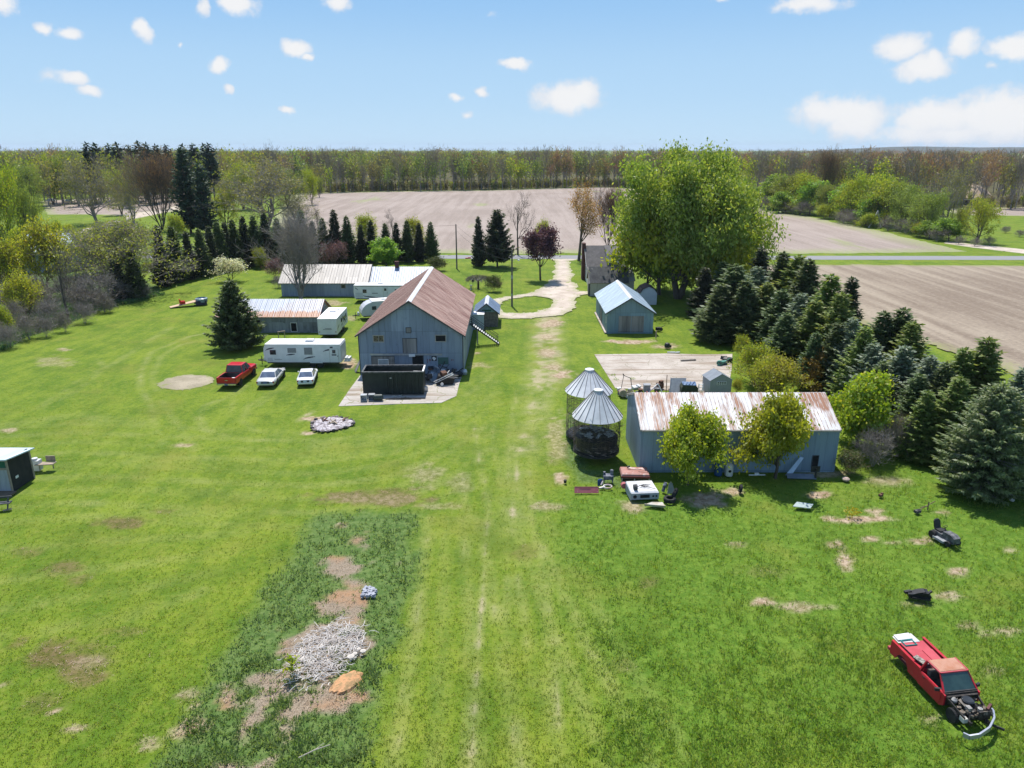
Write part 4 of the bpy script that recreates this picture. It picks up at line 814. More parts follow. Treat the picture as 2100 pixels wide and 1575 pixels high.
# the rest of the wood: one mass
def wood_mass():
    vs, fs, mi, mats, off = [], [], [], [], 0
    rr = np.random.default_rng(12); pts = []
    for (n, x0, x1, y0, y1) in ((160, -140, 120, 400, 455), (520, -420, 0, 455, 640), (420, 0, 330, 430, 620), (520, -520, -130, 300, 460), (420, 130, 520, 300, 430), (500, -1100, 1100, 640, 1100), (260, -1900, 1900, 1100, 2000)):
        for _ in range(n): pts.append((rr.uniform(x0, x1), rr.uniform(y0, y1)))
    mm = {}
    fieldp = far_field
    cache = {}
    for nm, (tm, cm) in fk:
        for me in (tm, cm):
            V = np.empty(len(me.vertices) * 3, np.float32); me.vertices.foreach_get('co', V); Fv = np.empty(len(me.loops), np.int32); me.loops.foreach_get('vertex_index', Fv)
            cache[me.name] = (V.reshape(-1, 3), Fv.reshape(-1, 4))
    for (x, y) in pts:
        if sdf(np.array([x]), np.array([y]), fieldp)[0] < 9: continue
        if x > 40 and y < 440 and sdf(np.array([x]), np.array([y]), [(90, 300), (300, 250), (600, 250), (600, 445), (40, 445)])[0] > 0: continue
        nm, (tm, cm) = pick(mixC if abs(x) < 150 else (mixR if x > 0 else mixL)); hh = rr.uniform(.8, 1.0) * (.97 if x > 60 else 1.04); a = rr.uniform(0, 6.28); c_, s_ = math.cos(a) * hh, math.sin(a) * hh
        big_ = 1.0 if y < 640 else (1.8 if y < 1100 else 3.5)
        for me in (tm, cm):
            if me is tm and y > 500: continue
            V, Fv = cache[me.name]; m = me.materials[0]
            if m.name not in mm: mm[m.name] = len(mats); mats.append(m)
            V2 = np.stack([(V[:, 0] * c_ - V[:, 1] * s_) * big_ + x, (V[:, 0] * s_ + V[:, 1] * c_) * big_ + y, V[:, 2] * hh], -1)
            vs.append(V2); fs.append(Fv + off); mi.append(np.full(len(Fv), mm[m.name])); off += len(V2)
    # undergrowth: low twigs and saplings between the trunks
    for edge, n, dp in ((front, 900, 26), (W((1545, 412), (1700, 416), (1850, 424), (1960, 428)) + [(235, 285), (330, 275)], 500, 40), ([(-420, 330)] + W((-160, 398), (60, 396), (200, 397), (420, 394), (600, 397)), 700, 40)):
        pe = along(edge, 1.0)
        for _ in range(n):
            x, y = pe[rr.integers(len(pe))]; y += rr.uniform(0, dp); x += rr.uniform(-1, 1); nm, (tm, cm) = fk[rr.choice([0, 2, 3, 5, 5, 7, 9])]; V, Fv = cache[cm.name]; m = cm.materials[0]
            if m.name not in mm: mm[m.name] = len(mats); mats.append(m)
            hh = rr.uniform(.18, .38); sel = rr.random(len(Fv)) < .3; Q = V[Fv[sel]].reshape(-1, 3); c_ = Q.reshape(-1, 4, 3).mean(1); Q = (c_ * [hh * .7, hh * .7, hh] - [0, 0, 22 * hh * .3])[:, None] + (Q.reshape(-1, 4, 3) - c_[:, None]) * .6; Q = Q.reshape(-1, 3) + [x, y, 0]
            vs.append(Q); fs.append(np.arange(len(Q)).reshape(-1, 4) + off); mi.append(np.full(len(Q) // 4, mm[m.name])); off += len(Q)
    me = np_mesh('wood', np.concatenate(vs), np.concatenate(fs), mats, np.concatenate(mi))
    solo('wood', me, 'hazy mass of spring woodland stretching to the horizon behind the field', 'woodland', kind='stuff')
wood_mass()
t = NT('leaf_litter'); v = t.coord('Object'); f = t.noise(v, .5, 5, .7); MAT_LITTER = t.done(t.bsdf(t.mix(t.step(f, .4, .6), (.085, .065, .045), (.10, .105, .04)), .95, 0, .05))
sheet('woodland_floor', W((560, 400), (720, 393.2), (830, 391.2), (1000, 389.2), (1240, 382.2), (1400, 392), (1545, 412), (1700, 416), (1850, 424), (1960, 427)) + [(235, 285), (420, 280), (900, 1100), (-900, 1100), (-900, 340), (-420, 325)] + W((-160, 399), (60, 397), (200, 398), (420, 395)), 5, .003, MAT_LITTER, 3)
# distant ridge on the right skyline
hx = np.linspace(1500, 6000, 90); hh = 30 + 14 * (fbm(hx, hx * 0, 700, 3) - .3) * 2; hb = np.zeros_like(hx)
V = np.concatenate([np.stack([hx, 4200 + 0 * hx, hb - 1], -1), np.stack([hx, 4600 + 0 * hx, hh * sm(hx, 1500, 2300)], -1), np.stack([hx, 5200 + 0 * hx, hb - 1], -1)]); n = len(hx); q = np.arange(n - 1)
Fh = np.concatenate([np.stack([q, q + 1, q + 1 + n, q + n], -1), np.stack([q + n, q + n + 1, q + 1 + 2 * n, q + 2 * n], -1)])
solo('hills', np_mesh('hills', V, Fh, M('wooded_ridge', (.05, .06, .035), (.08, .075, .05), .01, .95), smooth=True), kind='structure')
# ------------------------------------------------------------------ buildings
GLASS = M('dark_glass', (.02, .024, .03), (.05, .055, .06), 2, .12, spec=.6); DARK = M('painted_interior_shade', (.012, .012, .013), (.02, .02, .02), 2, .9)  # near-black panes paint the shade inside openings and holes
WHITE = M('white_paint', (.72, .72, .71), (.66, .66, .65), 2, .55); TRIM = M('grey_trim', (.38, .36, .32), (.3, .28, .25), 3, .8); DKTRIM = M('dark_trim', (.06, .065, .07), (.1, .1, .1), 3, .8)
OLDWOOD = M_wall('weathered_boards', (.27, .255, .24), (.13, .12, .115), .18, 9, (.04, .037, .035), .9, .58)
BLUEM = M_wall('blue_grey_sheet_metal', (.235, .28, .345), (.16, .20, .26), .66, 2.35, (.05, .06, .08), .6, .6)
BLUEG = M_wall('teal_grey_sheet_metal', (.20, .29, .335), (.145, .225, .275), .66, 2.6, (.05, .07, .08), .6, .64)
BLUES = M_wall('slate_blue_sheet_metal', (.205, .28, .35), (.165, .23, .305), .8, 3.4, (.08, .1, .13), .65, .7)
GREYW = M_wall('grey_sheet_siding', (.36, .39, .42), (.26, .285, .31), .9, 3, (.12, .13, .14), .7, .66)
LEANW = M_wall('pale_blue_sheet', (.4, .45, .49), (.34, .38, .43), .5, 3, (.2, .22, .25), .6, .7)
STONE = M('stone_wall', (.2, .175, .15), (.12, .105, .09), 3, .95, bump=.05, c3=(.28, .25, .21)); BEIGE = M_wall('beige_siding', (.44, .40, .34), (.39, .355, .3), 2, 4, (.2, .18, .15), .8, .72)
R_BARN = M_roof('rusty_red_roof', (.41, .275, .22), (.26, .12, .09), (.19, .078, .058), .46, .7, streak=(2.6, .16)); R_BARN2 = None
R_SHED = M_roof('white_roof_with_rust', (.66, .65, .64), (.56, .54, .52), (.36, .17, .09), .56, .5, vbias=None, streak=(1.5, .25)); R_STRIPE = M_roof('galvanized_roof_rust_foot', (.40, .44, .50), (.32, .36, .42), (.44, .17, .06), .26, .42, vbias=(2.7, 1.4, .36), streak=(3.0, .12))
R_CREAM = M_roof('cream_metal_roof', (.41, .375, .335), (.35, .32, .285), None, rough=.5); R_BLUE = M_roof('blue_grey_metal_roof', (.25, .32, .42), (.21, .27, .355), None, rough=.4); R_WHITE = M_roof('bright_metal_roof', (.52, .61, .65), (.46, .54, .585), None, rough=.42)
R_CRIB = M('galvanized_cone', (.68, .68, .68), (.54, .545, .55), 1.1, .5, 0, c3=(.34, .17, .09), t3=(.68, .72)); SHINGLE = M('dark_shingles', (.10, .094, .092), (.13, .122, .118), 1.2, .95, bump=.03, c3=(.15, .145, .14), t3=(.56, .68))
SHINGLE2 = M('mottled_shingles', (.06, .06, .063), (.1, .1, .1), 1.0, .95, bump=.03, c3=(.23, .23, .22), t3=(.58, .74))
GREENB = M('dark_green_paint', (.04, .10, .07), (.03, .075, .055), 2, .7); STEEL = M('dull_steel', (.42, .43, .44), (.32, .33, .34), 4, .45, .5); BLACKM = M('black_metal', (.022, .023, .024), (.035, .035, .036), 2, .55)
RIDGE = M('ridge_cap', (.68, .68, .68), (.58, .58, .58), 2, .5); BRICK = M('brown_brick', (.11, .05, .042), (.085, .04, .035), 5, .9)
def roof_slope(mb, a, b, c, d, rib=.3, t=.05, rh=.028):
    """a->b along the eave, c->d back along the ridge (ccw seen from above)"""
    mb.slab(a, b, c, d, t)
    a, b, c, d = map(Vector, (a, b, c, d)); n = (b - a).cross(d - a).normalized(); L = (b - a).length
    if rib:
        k = max(1, int(L / rib))
        for i in range(k + 1):
            f = i / k; p = a.lerp(b, f); q = d.lerp(c, f); u = (b - a).normalized() * .03
            mb.v += [tuple(x) for x in (p - u + n * .003, p + n * rh, p + u + n * .003, q - u + n * .003, q + n * rh, q + u + n * .003)]
            j = len(mb.v) - 6; mb.f += [(j, j + 1, j + 4, j + 3), (j + 1, j + 2, j + 5, j + 4), (j, j + 2, j + 1), (j + 3, j + 4, j + 5)]; mb.m += [0, 0, 0, 0]
def gable(root, x0, x1, y0, y1, eave, peak, wall, roof, along='Y', over=.35, rib=.3, ridge=None, rx=None, eave2=None, fascia=DKTRIM, base=-.15, wallm=None):
    """gable house in local coordinates. along: ridge direction. eave2: height of the second eave. rx: ridge position"""
    e2 = eave if eave2 is None else eave2
    if along == 'Y': lo, hi, a0, a1 = x0, x1, y0, y1
    else: lo, hi, a0, a1 = y0, y1, x0, x1
    m = (lo + hi) / 2 if rx is None else rx
    P = (lambda u, w_, z: (u, w_, z)) if along == 'Y' else (lambda u, w_, z: (w_, u, z))
    mb = MB(); prof = [(lo, base), (hi, base), (hi, e2), (m, peak), (lo, eave)]
    i = len(mb.v); mb.v += [P(u, a0, z) for u, z in prof] + [P(u, a1, z) for u, z in prof]
    mb.f += [(0, 1, 2, 3, 4), (9, 8, 7, 6, 5), (0, 5, 6, 1), (1, 6, 7, 2), (2, 7, 8, 3), (3, 8, 9, 4), (4, 9, 5, 0)]; mb.m += [0] * 7
    w_ = mb.build('wall', wall, root)
    s1 = (peak - eave) / (m - lo); s2 = (peak - e2) / (hi - m); g = .06
    rb = MB(); A0, A1 = a0 - over, a1 + over
    L0 = P(lo - over, A0, eave - s1 * over + g); L1 = P(lo - over, A1, eave - s1 * over + g); T0 = P(m, A0, peak + g); T1 = P(m, A1, peak + g); H0 = P(hi + over, A0, e2 - s2 * over + g); H1 = P(hi + over, A1, e2 - s2 * over + g)
    if along == 'Y': roof_slope(rb, L1, L0, T0, T1, rib); roof_slope(rb, H0, H1, T1, T0, rib)
    else: roof_slope(rb, L0, L1, T1, T0, rib); roof_slope(rb, H1, H0, T0, T1, rib)
    r_ = rb.build('roof', roof, root)
    if ridge:
        cp = MB(); T0v, T1v = Vector(T0), Vector(T1); up = Vector((0, 0, .05)); sd = Vector(P(.28, 0, 0))
        cp.slab(T0v + up - sd - Vector((0, 0, .28 * s1)), T0v + up, T1v + up, T1v + up - sd - Vector((0, 0, .28 * s1)), .02); cp.slab(T0v + up, T0v + up + sd - Vector((0, 0, .28 * s2)), T1v + up + sd - Vector((0, 0, .28 * s2)), T1v + up, .02)
        cp.build('ridge_cap', ridge, r_)
    if fascia:
        for A in (a0 - over, a1 + over):
            fb = MB()
            for (u, z) in ((lo - over, eave - s1 * over), (hi + over, e2 - s2 * over)): fb.bar(Vector(P(u, A, z)) + Vector((0, 0, -.03)), Vector(P(m, A, peak)) + Vector((0, 0, -.03)), .05, .14)
            fb.build('fascia', fascia, root)
    return w_, r_
def opening(root, name, c, w_, h, face='F', frame=TRIM, pane=GLASS, fw=.09, bars=(0, 0), panename='pane', depth=.05, label=None):
    """framed opening centred at c on a wall. face: F looks -Y, L looks -X, R looks +X"""
    x, y, z = c
    def bx(mb, u0, u1, z0, z1, d0, d1):
        if face == 'F': mb.b2(x + u0, x + u1, y - d1, y - d0, z + z0, z + z1)
        elif face == 'B': mb.b2(x + u0, x + u1, y + d0, y + d1, z + z0, z + z1)
        elif face == 'L': mb.b2(x - d1, x - d0, y + u0, y + u1, z + z0, z + z1)
        else: mb.b2(x + d0, x + d1, y + u0, y + u1, z + z0, z + z1)
    mb = MB(); W2, H2 = w_ / 2, h / 2
    for u0, u1, z0, z1 in ((-W2 - fw, W2 + fw, H2, H2 + fw), (-W2 - fw, W2 + fw, -H2 - fw, -H2), (-W2 - fw, -W2, -H2, H2), (W2, W2 + fw, -H2, H2)): bx(mb, u0, u1, z0, z1, -.02, depth)
    for i in range(bars[0]): u = -W2 + w_ * (i + 1) / (bars[0] + 1); bx(mb, u - .02, u + .02, -H2, H2, .012, depth - .008)
    for i in range(bars[1]): v = -H2 + h * (i + 1) / (bars[1] + 1); bx(mb, -W2, W2, v - .02, v + .02, .012, depth - .012)
    o = mb.build(name, frame, root, label); pb = MB(); bx(pb, -W2, W2, -H2, H2, -.02, .009); pb.build(panename, pane, o); return o
# --- the big barn
bx0, by0 = -10.72, 75.2
barn = thing('barn', 'big two storey blue grey metal barn with a rusty red gable roof', 'barn', (bx0, by0, 0))
gable(barn, -5.45, 5.5, 0, 22.5, 4.45, 7.98, BLUEM, R_BARN, 'Y', .32, .38, RIDGE)
for x in (-5.46, 5.51): b = MB(); b.b2(x - .05, x + .05, -.03, .06, 0, 4.4); b.build('corner_trim', DKTRIM, barn)
HAY = M('hay_behind_glass', (.05, .045, .03), (.2, .16, .09), 6, .8)
opening(barn, 'window', (-3.35, 0, 4.0 - .05), 1.02, .62, pane=HAY, bars=(1, 0)); opening(barn, 'window', (3.2, 0, 3.98), 1.02, .62, pane=DARK, label='dark paneless window')
opening(barn, 'hatch', (-.15, 0, 4.86), .46, .5, frame=DKTRIM, pane=OLDWOOD, panename='hatch_board', fw=.06)
opening(barn, 'loft_door', (-.08, 0, 3.15), 1.4, 1.6, frame=DKTRIM, pane=OLDWOOD, panename='door_boards', fw=.06, label='grey board loft door')
b = MB(); b.b2(-4.3, 3.3, -.12, -.005, 2.16, 2.34); b.build('door_track', STEEL, barn)
b = MB(); b.b2(-.2, .45, -.2, -.005, 2.02, 2.3); b.build('board', WHITE, barn)
opening(barn, 'sliding_door', (-3.0, 0, 1.02), 2.4, 2.0, frame=DKTRIM, pane=OLDWOOD, panename='door_boards', fw=.03, depth=.07, label='weathered board sliding door')
opening(barn, 'doorway', (.72, 0, 1.03), 1.1, 2.06, frame=DKTRIM, pane=DARK, panename='painted_interior_shade', fw=.05, label='open dark doorway')
b = MB(); b.b2(2.0, 2.0, 0, 0, 0, 0); b = MB(); b.b2(2.18, 2.72, -.035, -.003, 1.52, 2.05); sg = b.build('sign', BLACKM, barn, 'black square sign with a white skull shape')
b = MB()
b.lathe([(.001, -.052), (.15, -.052), (.15, -.038), (.001, -.038)], 16, (2.41, 0, 1.82), 'Y'); b.lathe([(.001, -.054), (.11, -.054), (.11, -.036), (.001, -.036)], 14, (2.53, 0, 1.78), 'Y'); b.b2(2.37, 2.53, -.053, -.038, 1.58, 1.74); b.build('emblem', WHITE, sg)
b = MB(); b.b2(2.85, 3.95, -.05, -.003, 1.15, 1.9); b.build('shutter', M('green_tarp', (.055, .12, .10), (.08, .14, .12), 4, .7, stretch=(.3, 1, 3)), barn)
b = MB()
for x, z, h in ((1.75, 1.5, .5), (1.95, 1.6, .28), (2.06, 1.6, .24), (4.3, 1.62, .16), (4.45, 1.62, .16)): b.b2(x - .03, x + .03, -.03, -.002, z - h / 2, z + h / 2)
b.build('batten', M('faded_red', (.22, .05, .06), (.15, .04, .05), 3, .7), barn)
b = MB()
for y in (4, 12): b.b2(5.44, 5.56, y, y + .9, 2.8, 3.6)
b.build('side_hatch', OLDWOOD, barn)
# lower addition on the far right side of the barn and the outside stair
st = thing('staircase', 'black metal outdoor staircase with white treads on the right side of the barn', 'staircase', (-5.15, 88.2, 0))
b = MB(); n = 13; tb = MB(); L_, Ht = 3.2, 2.45
for i in range(n):
    f = (i + .5) / n; tb.b2(.25 + L_ * f, .25 + L_ * f + .17, -.46, .46, Ht * (1 - f) - .03, Ht * (1 - f) + .03)
tb.build('tread', WHITE, st)
for y in (-.52, .52): b.bar((.2, y, Ht), (L_ + .4, y, 0), .05, .16)
b.b2(-.1, .3, -.5, .5, Ht, Ht + .05); b.build('stringer', BLACKM, st)
b = MB()
for y in (-.52, .52):
    for dz in (.5, .95): b.bar((-.2, y, Ht + dz), (.2, y, Ht + dz), .05); b.bar((.2, y, Ht + dz), (L_ + .3, y, dz + .05), .05)
    for f in (0, .5, .97): b.bar((.2 + L_ * f, y, Ht * (1 - f)), (.2 + L_ * f, y, Ht * (1 - f) + .98), .05)
b.build('handrail', BLACKM, st); b = MB()
for y in (-.5, .5): b.bar((.9, y, 0), (.9, y, Ht * .75), .1)
b.build('post', OLDWOOD, st)
# --- small shed beside the barn
sh = thing('shed', 'small stone walled shed with a bright metal gable roof beside the barn', 'shed', (-3.45, 97.65, 0))
gable(sh, -1.5, 1.5, 0, 5.2, 1.95, 3.15, STONE, R_BLUE, 'Y', .3, .3, RIDGE)
b = MB(); b.prism([(-1.48, 1.97), (1.48, 1.97), (0, 3.1)], -.03, -.003); b.build('gable_panel', BLUEG, sh)
b = MB(); b.b2(-.6, .6, -.05, -.031, 2.05, 2.3); b.build('board', GREENB, sh)
ln = thing('shed', 'pale blue sheet metal lean to leaning on the small stone shed', 'shed', (-4.55, 96.6, 0))
b = MB(); b.b2(-.65, .75, -.4, .95, -.1, 1.9); b.build('wall', LEANW, ln); b = MB(); b.slab((-.75, -.5, 1.96), (.85, -.5, 1.96), (.85, 1.0, 2.08), (-.75, 1.0, 2.08), .05); b.build('roof', WHITE, ln)
# --- garage
ga = thing('garage', 'teal grey metal garage with wide weathered board doors and bright roof', 'garage', (15.45, 94.0, 0))
gable(ga, -3.02, 3.02, 0, 13.0, 2.75, 4.62, BLUEG, R_WHITE, 'Y', .3, .3, RIDGE)
opening(ga, 'garage_door', (.15, 0, 1.12), 3.3, 2.2, frame=BLUEG, pane=OLDWOOD, panename='door_boards', fw=.1, bars=(1, 0))
opening(ga, 'window', (-3.02, .9, 1.5), .25, .7, 'L', WHITE, GLASS, .05); opening(ga, 'side_door', (-3.02, 6.5, 1.05), 2.6, 2.1, 'L', DKTRIM, OLDWOOD, .05, panename='door_boards')
b = MB(); b.b2(-3.3, -3.05, -.2, 12.5, -.05, .06); b.build('footing', CONC, ga)
# --- long low building, two roofs
lb = thing('long_building', 'long low blue grey building with a cream metal roof', 'building', (-30.7, 119.1, 0))
gable(lb, -7.0, 6.95, 0, 8.0, 2.3, 4.55, BLUEM, R_CREAM, 'X', .35, .45)
opening(lb, 'window', (3.15, 0, 1.62), .62, .55, frame=OLDWOOD); opening(lb, 'window', (6.1, 0, 1.7), .6, .5, frame=DKTRIM)
lb2 = thing('long_building', 'long low building with a blue metal roof and brick chimney, right of the cream roof', 'building', (-19.2, 119.6, 0))
gable(lb2, -4.5, 5.5, 0, 7.0, 2.15, 4.15, BLUEM, R_BLUE, 'X', .3, .4)
b = MB(); b.b2(-.35, .25, 3.2, 3.8, 3.3, 5.0); b.b2(-.4, .3, 3.15, 3.85, 5.0, 5.1); b.build('chimney', BRICK, lb2)
# --- shed with rusty striped roof
s2 = thing('shed', 'long weathered shed whose galvanized roof has rust stripes', 'shed', (-32.0, 94.4, 0))
gable(s2, -6.6, 6.55, 0, 6.0, 2.15, 3.75, M_wall('stained_old_siding', (.25, .27, .30), (.10, .10, .105), .45, 1.3, (.03, .03, .033), .85, .54), R_STRIPE, 'X', .3, .22)
opening(s2, 'window', (-1.4, 0, 1.25), .7, .7, frame=OLDWOOD, pane=DARK); opening(s2, 'door', (3.3, 0, .65), .75, 1.1, frame=WHITE, pane=DARK, fw=.06, panename='painted_interior_shade'); opening(s2, 'window', (6.55, 2.5, 1.2), .7, .6, 'R', frame=TRIM)
# --- house
ho = thing('house', 'dark shingled house with a white dormer and tall brown brick chimney', 'house', (15.6, 131.4, 0))
gable(ho, -2.1, 4.6, 0, 8.6, 3.1, 6.1, WHITE, SHINGLE, 'X', .25, 0, None, fascia=WHITE)
dm = MB(); dm.b2(1.35, 3.55, .55, 3.6, 3.2, 5.1); d_ = dm.build('dormer', WHITE, ho)
dr = MB(); dr.slab((1.2, .3, 5.05), (3.7, .3, 5.05), (3.7, 4.25, 6.22), (1.2, 4.25, 6.22), .12); dr.build('dormer_roof', SHINGLE, d_)
opening(ho, 'window', (2.45, .55, 4.2), .62, 1.05, frame=M('bluish_frame', (.3, .36, .42), None, 3, .6), bars=(0, 1))
ch = MB(); ch.b2(-2.75, -2.15, 3.6, 5.2, 0, 6.6); ch.build('chimney', BRICK, ho)
opening(ho, 'window', (-2.1, 1.6, 1.8), .7, 1.2, 'L', frame=WHITE)
ha = thing('house_wing', 'low beige wing with mottled dark shingle roof in front of the house', 'house', (15.9, 119.6, 0))
gable(ha, -3.05, 3.1, 0, 4.6, 2.2, 4.35, BEIGE, SHINGLE2, 'X', .2, 0, None, fascia=TRIM)
b = MB(); b.b2(-2.5, 2.6, 4.6, 11.8, -.1, 2.6); b.build('passage', WHITE, ha); b = MB(); b.slab((-2.7, 4.4, 2.66), (2.8, 4.4, 2.66), (2.8, 11.8, 3.0), (-2.7, 11.8, 3.0), .1); b.build('passage_roof', SHINGLE, ha)
b = MB(); b.b2(-3.35, -3.06, .1, 1.0, -.05, 1.9); b.build('side_post', DKTRIM, ha)
b = MB(); b.b2(3.12, 4.2, .6, 3.4, -.1, 2.35); b.build('annex', BEIGE, ha); b = MB(); b.slab((3.12, .4, 2.4), (4.35, .4, 2.4), (4.35, 3.9, 4.0), (3.12, 3.9, 4.0), .1); b.build('annex_roof', M('pale_grey_roofing', (.36, .35, .33), (.3, .29, .28), 2, .9), ha)
hs2 = thing('shed', 'little white barn shaped garden shed with a brown roof behind the garage', 'shed', (21.1, 112.3, 0), R(0))
b = MB(); b.prism([(-1.3, -.05), (1.3, -.05), (1.3, 1.75), (.85, 2.35), (0, 2.75), (-.85, 2.35), (-1.3, 1.75)], 0, 3.0); b.build('wall', M('pale_vinyl', (.6, .62, .64), (.55, .57, .6), 2, .6), hs2)
b = MB(); pr = [(-1.45, 1.7), (-.92, 2.42), (0, 2.84), (.92, 2.42), (1.45, 1.7)]
for (a1, z1), (a2, z2) in zip(pr[:-1], pr[1:]): b.slab((a1, -.15, z1), (a2, -.15, z2), (a2, 3.15, z2), (a1, 3.15, z1), -.05)
b.build('roof', M('brown_shingles', (.11, .075, .07), (.085, .06, .055), 3, .9), hs2)
# --- foreground shed
fs = thing('shed', 'long slate blue metal shed with a white roof streaked by rust in the foreground', 'shed', (16.85, 50.45, 0))
gable(fs, -7.32, 7.3, 0, 6.9, 3.3, 4.98, BLUES, R_SHED, 'X', .06, .3, None, rx=3.5, eave2=3.75, fascia=TRIM)
opening(fs, 'hatch', (5.75, 0, .8), .42, .9, frame=DKTRIM, pane=DARK, panename='painted_interior_shade', fw=.04)
b = MB(); b.b2(-7.3, 7.28, -.14, -.01, 3.2, 3.3); b.build('gutter', TRIM, fs)
# --- shed on the left edge
ls = thing('shed', 'small lean to shed with open dark side cut by the left picture edge', 'shed', (-35.2, 47.0, 0))
b = MB(); b.b2(-4, -.02, 0, .08, -.1, 1.65); b.b2(-4, -3.9, 0, 2.5, -.1, 2.1); b.b2(-4, -.02, 2.42, 2.5, -.1, 2.1); b.build('wall', GREYW, ls)
b = MB(); b.b2(-.1, 0, .1, 2.42, -.1, 2.25); b.build('side_shade_panel', M('open_side_shade', (.018, .019, .022), (.028, .028, .03), 2, .8), ls)  # black sheet paints the shade within the open side
RAWT = M('raw_timber', (.3, .25, .2), (.24, .2, .16), 3, .85)
for q in ((-.06, .04, -.02, .1, -.1, 2.4), (-.06, .05, 2.4, 2.54, -.1, 2.1)): b = MB(); b.b2(*q); b.build('post', RAWT, ls)
for q in ((-4, -.062, -.02, .1, 1.65, 1.8), (-4, -.062, -.02, .1, 2.3, 2.44)): b = MB(); b.b2(*q); b.build('beam', RAWT, ls)
b = MB(); b.b2(-3.9, -.1, .02, .06, 1.8, 2.3); b.build('window', M('green_curtain', (.03, .13, .085), (.02, .1, .07), 3, .7), ls)
b = MB(); b.slab((-4.3, -.3, 2.55), (.22, -.3, 2.55), (.22, 2.85, 2.15), (-4.3, 2.85, 2.15), .08); b.build('roof', R_WHITE, ls)
b = MB(); b.box((.012, .75, .8), (.02, .3, .18)); b.build('notice', WHITE, ls)
b = MB(); b.b2(-4, .3, -.75, .0, -.05, .06); b.build('threshold', M('bare_soil', (.16, .12, .08), None, 4, .95), ls)
# --- small plastic shed
ps = thing('shed', 'small grey plastic garden shed with a row of little panes by the concrete pad', 'shed', (20.35, 68.3, 0), R(8))
gable(ps, -1.05, 1.15, 0, 1.9, 1.5, 2.12, M('grey_resin', (.30, .315, .33), (.27, .285, .3), 2, .6), M('dark_resin', (.2, .225, .25), (.17, .19, .215), 2, .55), 'Y', .08, .0, None, fascia=None)
opening(ps, 'window', (.1, 0, 1.22), .9, .26, frame=WHITE, pane=GLASS, fw=.03, bars=(3, 1))
# --- farmhouse at the left
fh = thing('farmhouse', 'grey farmhouse with a pale metal roof behind the brush at the left', 'house', (-87, 143.5, 0))
gable(fh, -8.6, 0, 0, 9.5, 4.2, 7.0, GREYW, R_WHITE, 'X', .5, .4)
opening(fh, 'window', (0, 5.0, 3.7), 1.0, 1.2, 'R', frame=WHITE, pane=DARK); opening(fh, 'window', (-3.5, 0, 2.0), .9, 1.2, frame=WHITE)
# --- corn cribs
def crib(label, loc, eave, apex, r, base, fill):
    o = thing('corn_crib', label, 'corn crib', loc, 0, 'round wire corn cribs')
    wm = MB(); n = 34
    for i in range(n):
        a = 2 * PI * i / n; wm.bar((r * math.cos(a), r * math.sin(a), base), (r * math.cos(a), r * math.sin(a), eave), .013)
    for k in range(int((eave - base) / .14) + 1):
        z = base + .14 * k; pts = [(r * math.cos(2 * PI * j / 28), r * math.sin(2 * PI * j / 28), z) for j in range(29)]
        for p, q in zip(pts[:-1], pts[1:]): wm.bar(p, q, .009 if k % 5 else .03)
    wm.build('wire_wall', M('rusty_wire', (.06, .05, .045), (.1, .085, .075), 4, .7), o)
    fl = MB(); fl.lathe([(r * .98, base), (r * .98, base + .14)], 28); fl.build('floor', BLACKM, o)
    ro = R_CRIB; n = 24; cb = MB(); R0 = r + .18; rt = .34; n = 20
    A = [(R0 * math.cos(2 * PI * i / n), R0 * math.sin(2 * PI * i / n), eave - .08) for i in range(n)]; B = [(rt * math.cos(2 * PI * i / n), rt * math.sin(2 * PI * i / n), apex - .1) for i in range(n)]
    for i in range(n): cb.poly([A[i], A[(i + 1) % n], B[(i + 1) % n], B[i]])
    rr_ = cb.build('roof', ro, o, fixn=False); sb = MB()
    for i in range(n): sb.bar(Vector(A[i]) + Vector((0, 0, .03)), Vector(B[i]) + Vector((0, 0, .015)), .022, .04)
    sb.build('seam', M('dark_seam', (.12, .11, .11), (.2, .18, .17), 4, .6), rr_); kb = MB(); kb.lathe([(rt + .03, apex - .14), (rt + .03, apex - .02), (rt * .7, apex + .03), (.02, apex + .04)], 18); kb.build('cap', RIDGE, rr_)
    if fill:
        rs = random.Random(3); f1 = MB()
        f1.lathe([(r * .9, base + .2), (r * .93, base + 1.25), (r * .7, base + 1.5), (.05, base + 1.58)], 20); f1.build('stacked_load', M('black_sheeting', (.014, .014, .015), (.03, .03, .032), 5, .4, bump=.08), o)
        f2 = MB()
        for k in range(34):
            a = rs.uniform(0, 6.28); q = r * .75 * math.sqrt(rs.random()); f2.box((q * math.cos(a), q * math.sin(a), base + 1.5 + rs.uniform(0, .14)), (rs.uniform(.2, .6), rs.uniform(.15, .5), .02), rs.uniform(0, 3), rs.uniform(-.35, .35), rs.uniform(-.35, .35))
        f2.build('foil_sheet', M('crumpled_plastic', (.5, .52, .55), (.3, .32, .36), 3, .3), o)
        f3 = MB()
        for k in range(16):
            a = rs.uniform(-2.9, -.2); f3.bar((r * .97 * math.cos(a), r * .97 * math.sin(a) * .98, base + rs.uniform(.25, .9)), (r * .96 * math.cos(a + 1.0), r * .96 * math.sin(a + 1.0), base + rs.uniform(.1, .5)), .07, .05)
        f3.build('planks', M('grey_planks', (.3, .26, .23), (.18, .15, .13), 4, .9), o)
    vb = np.random.default_rng(int(apex * 10)); nv = 900 if fill else 700; a = vb.uniform(0, 6.28, nv); z = base + (eave - base) * vb.beta(2.2, 1.3, nv) if fill else vb.uniform(base, eave, nv); q = r * vb.uniform(.9, 1.04, nv)
    V, F = leaf_quads(vb, np.stack([q * np.cos(a), q * np.sin(a), z], -1), .5, .06, np.stack([-np.sin(a), np.cos(a), vb.normal(0, .6, nv)], -1), 0, .4)
    link(bpy.data.objects.new('vine', np_mesh('vine', V, F, L_TWIGB)), o)
    return o
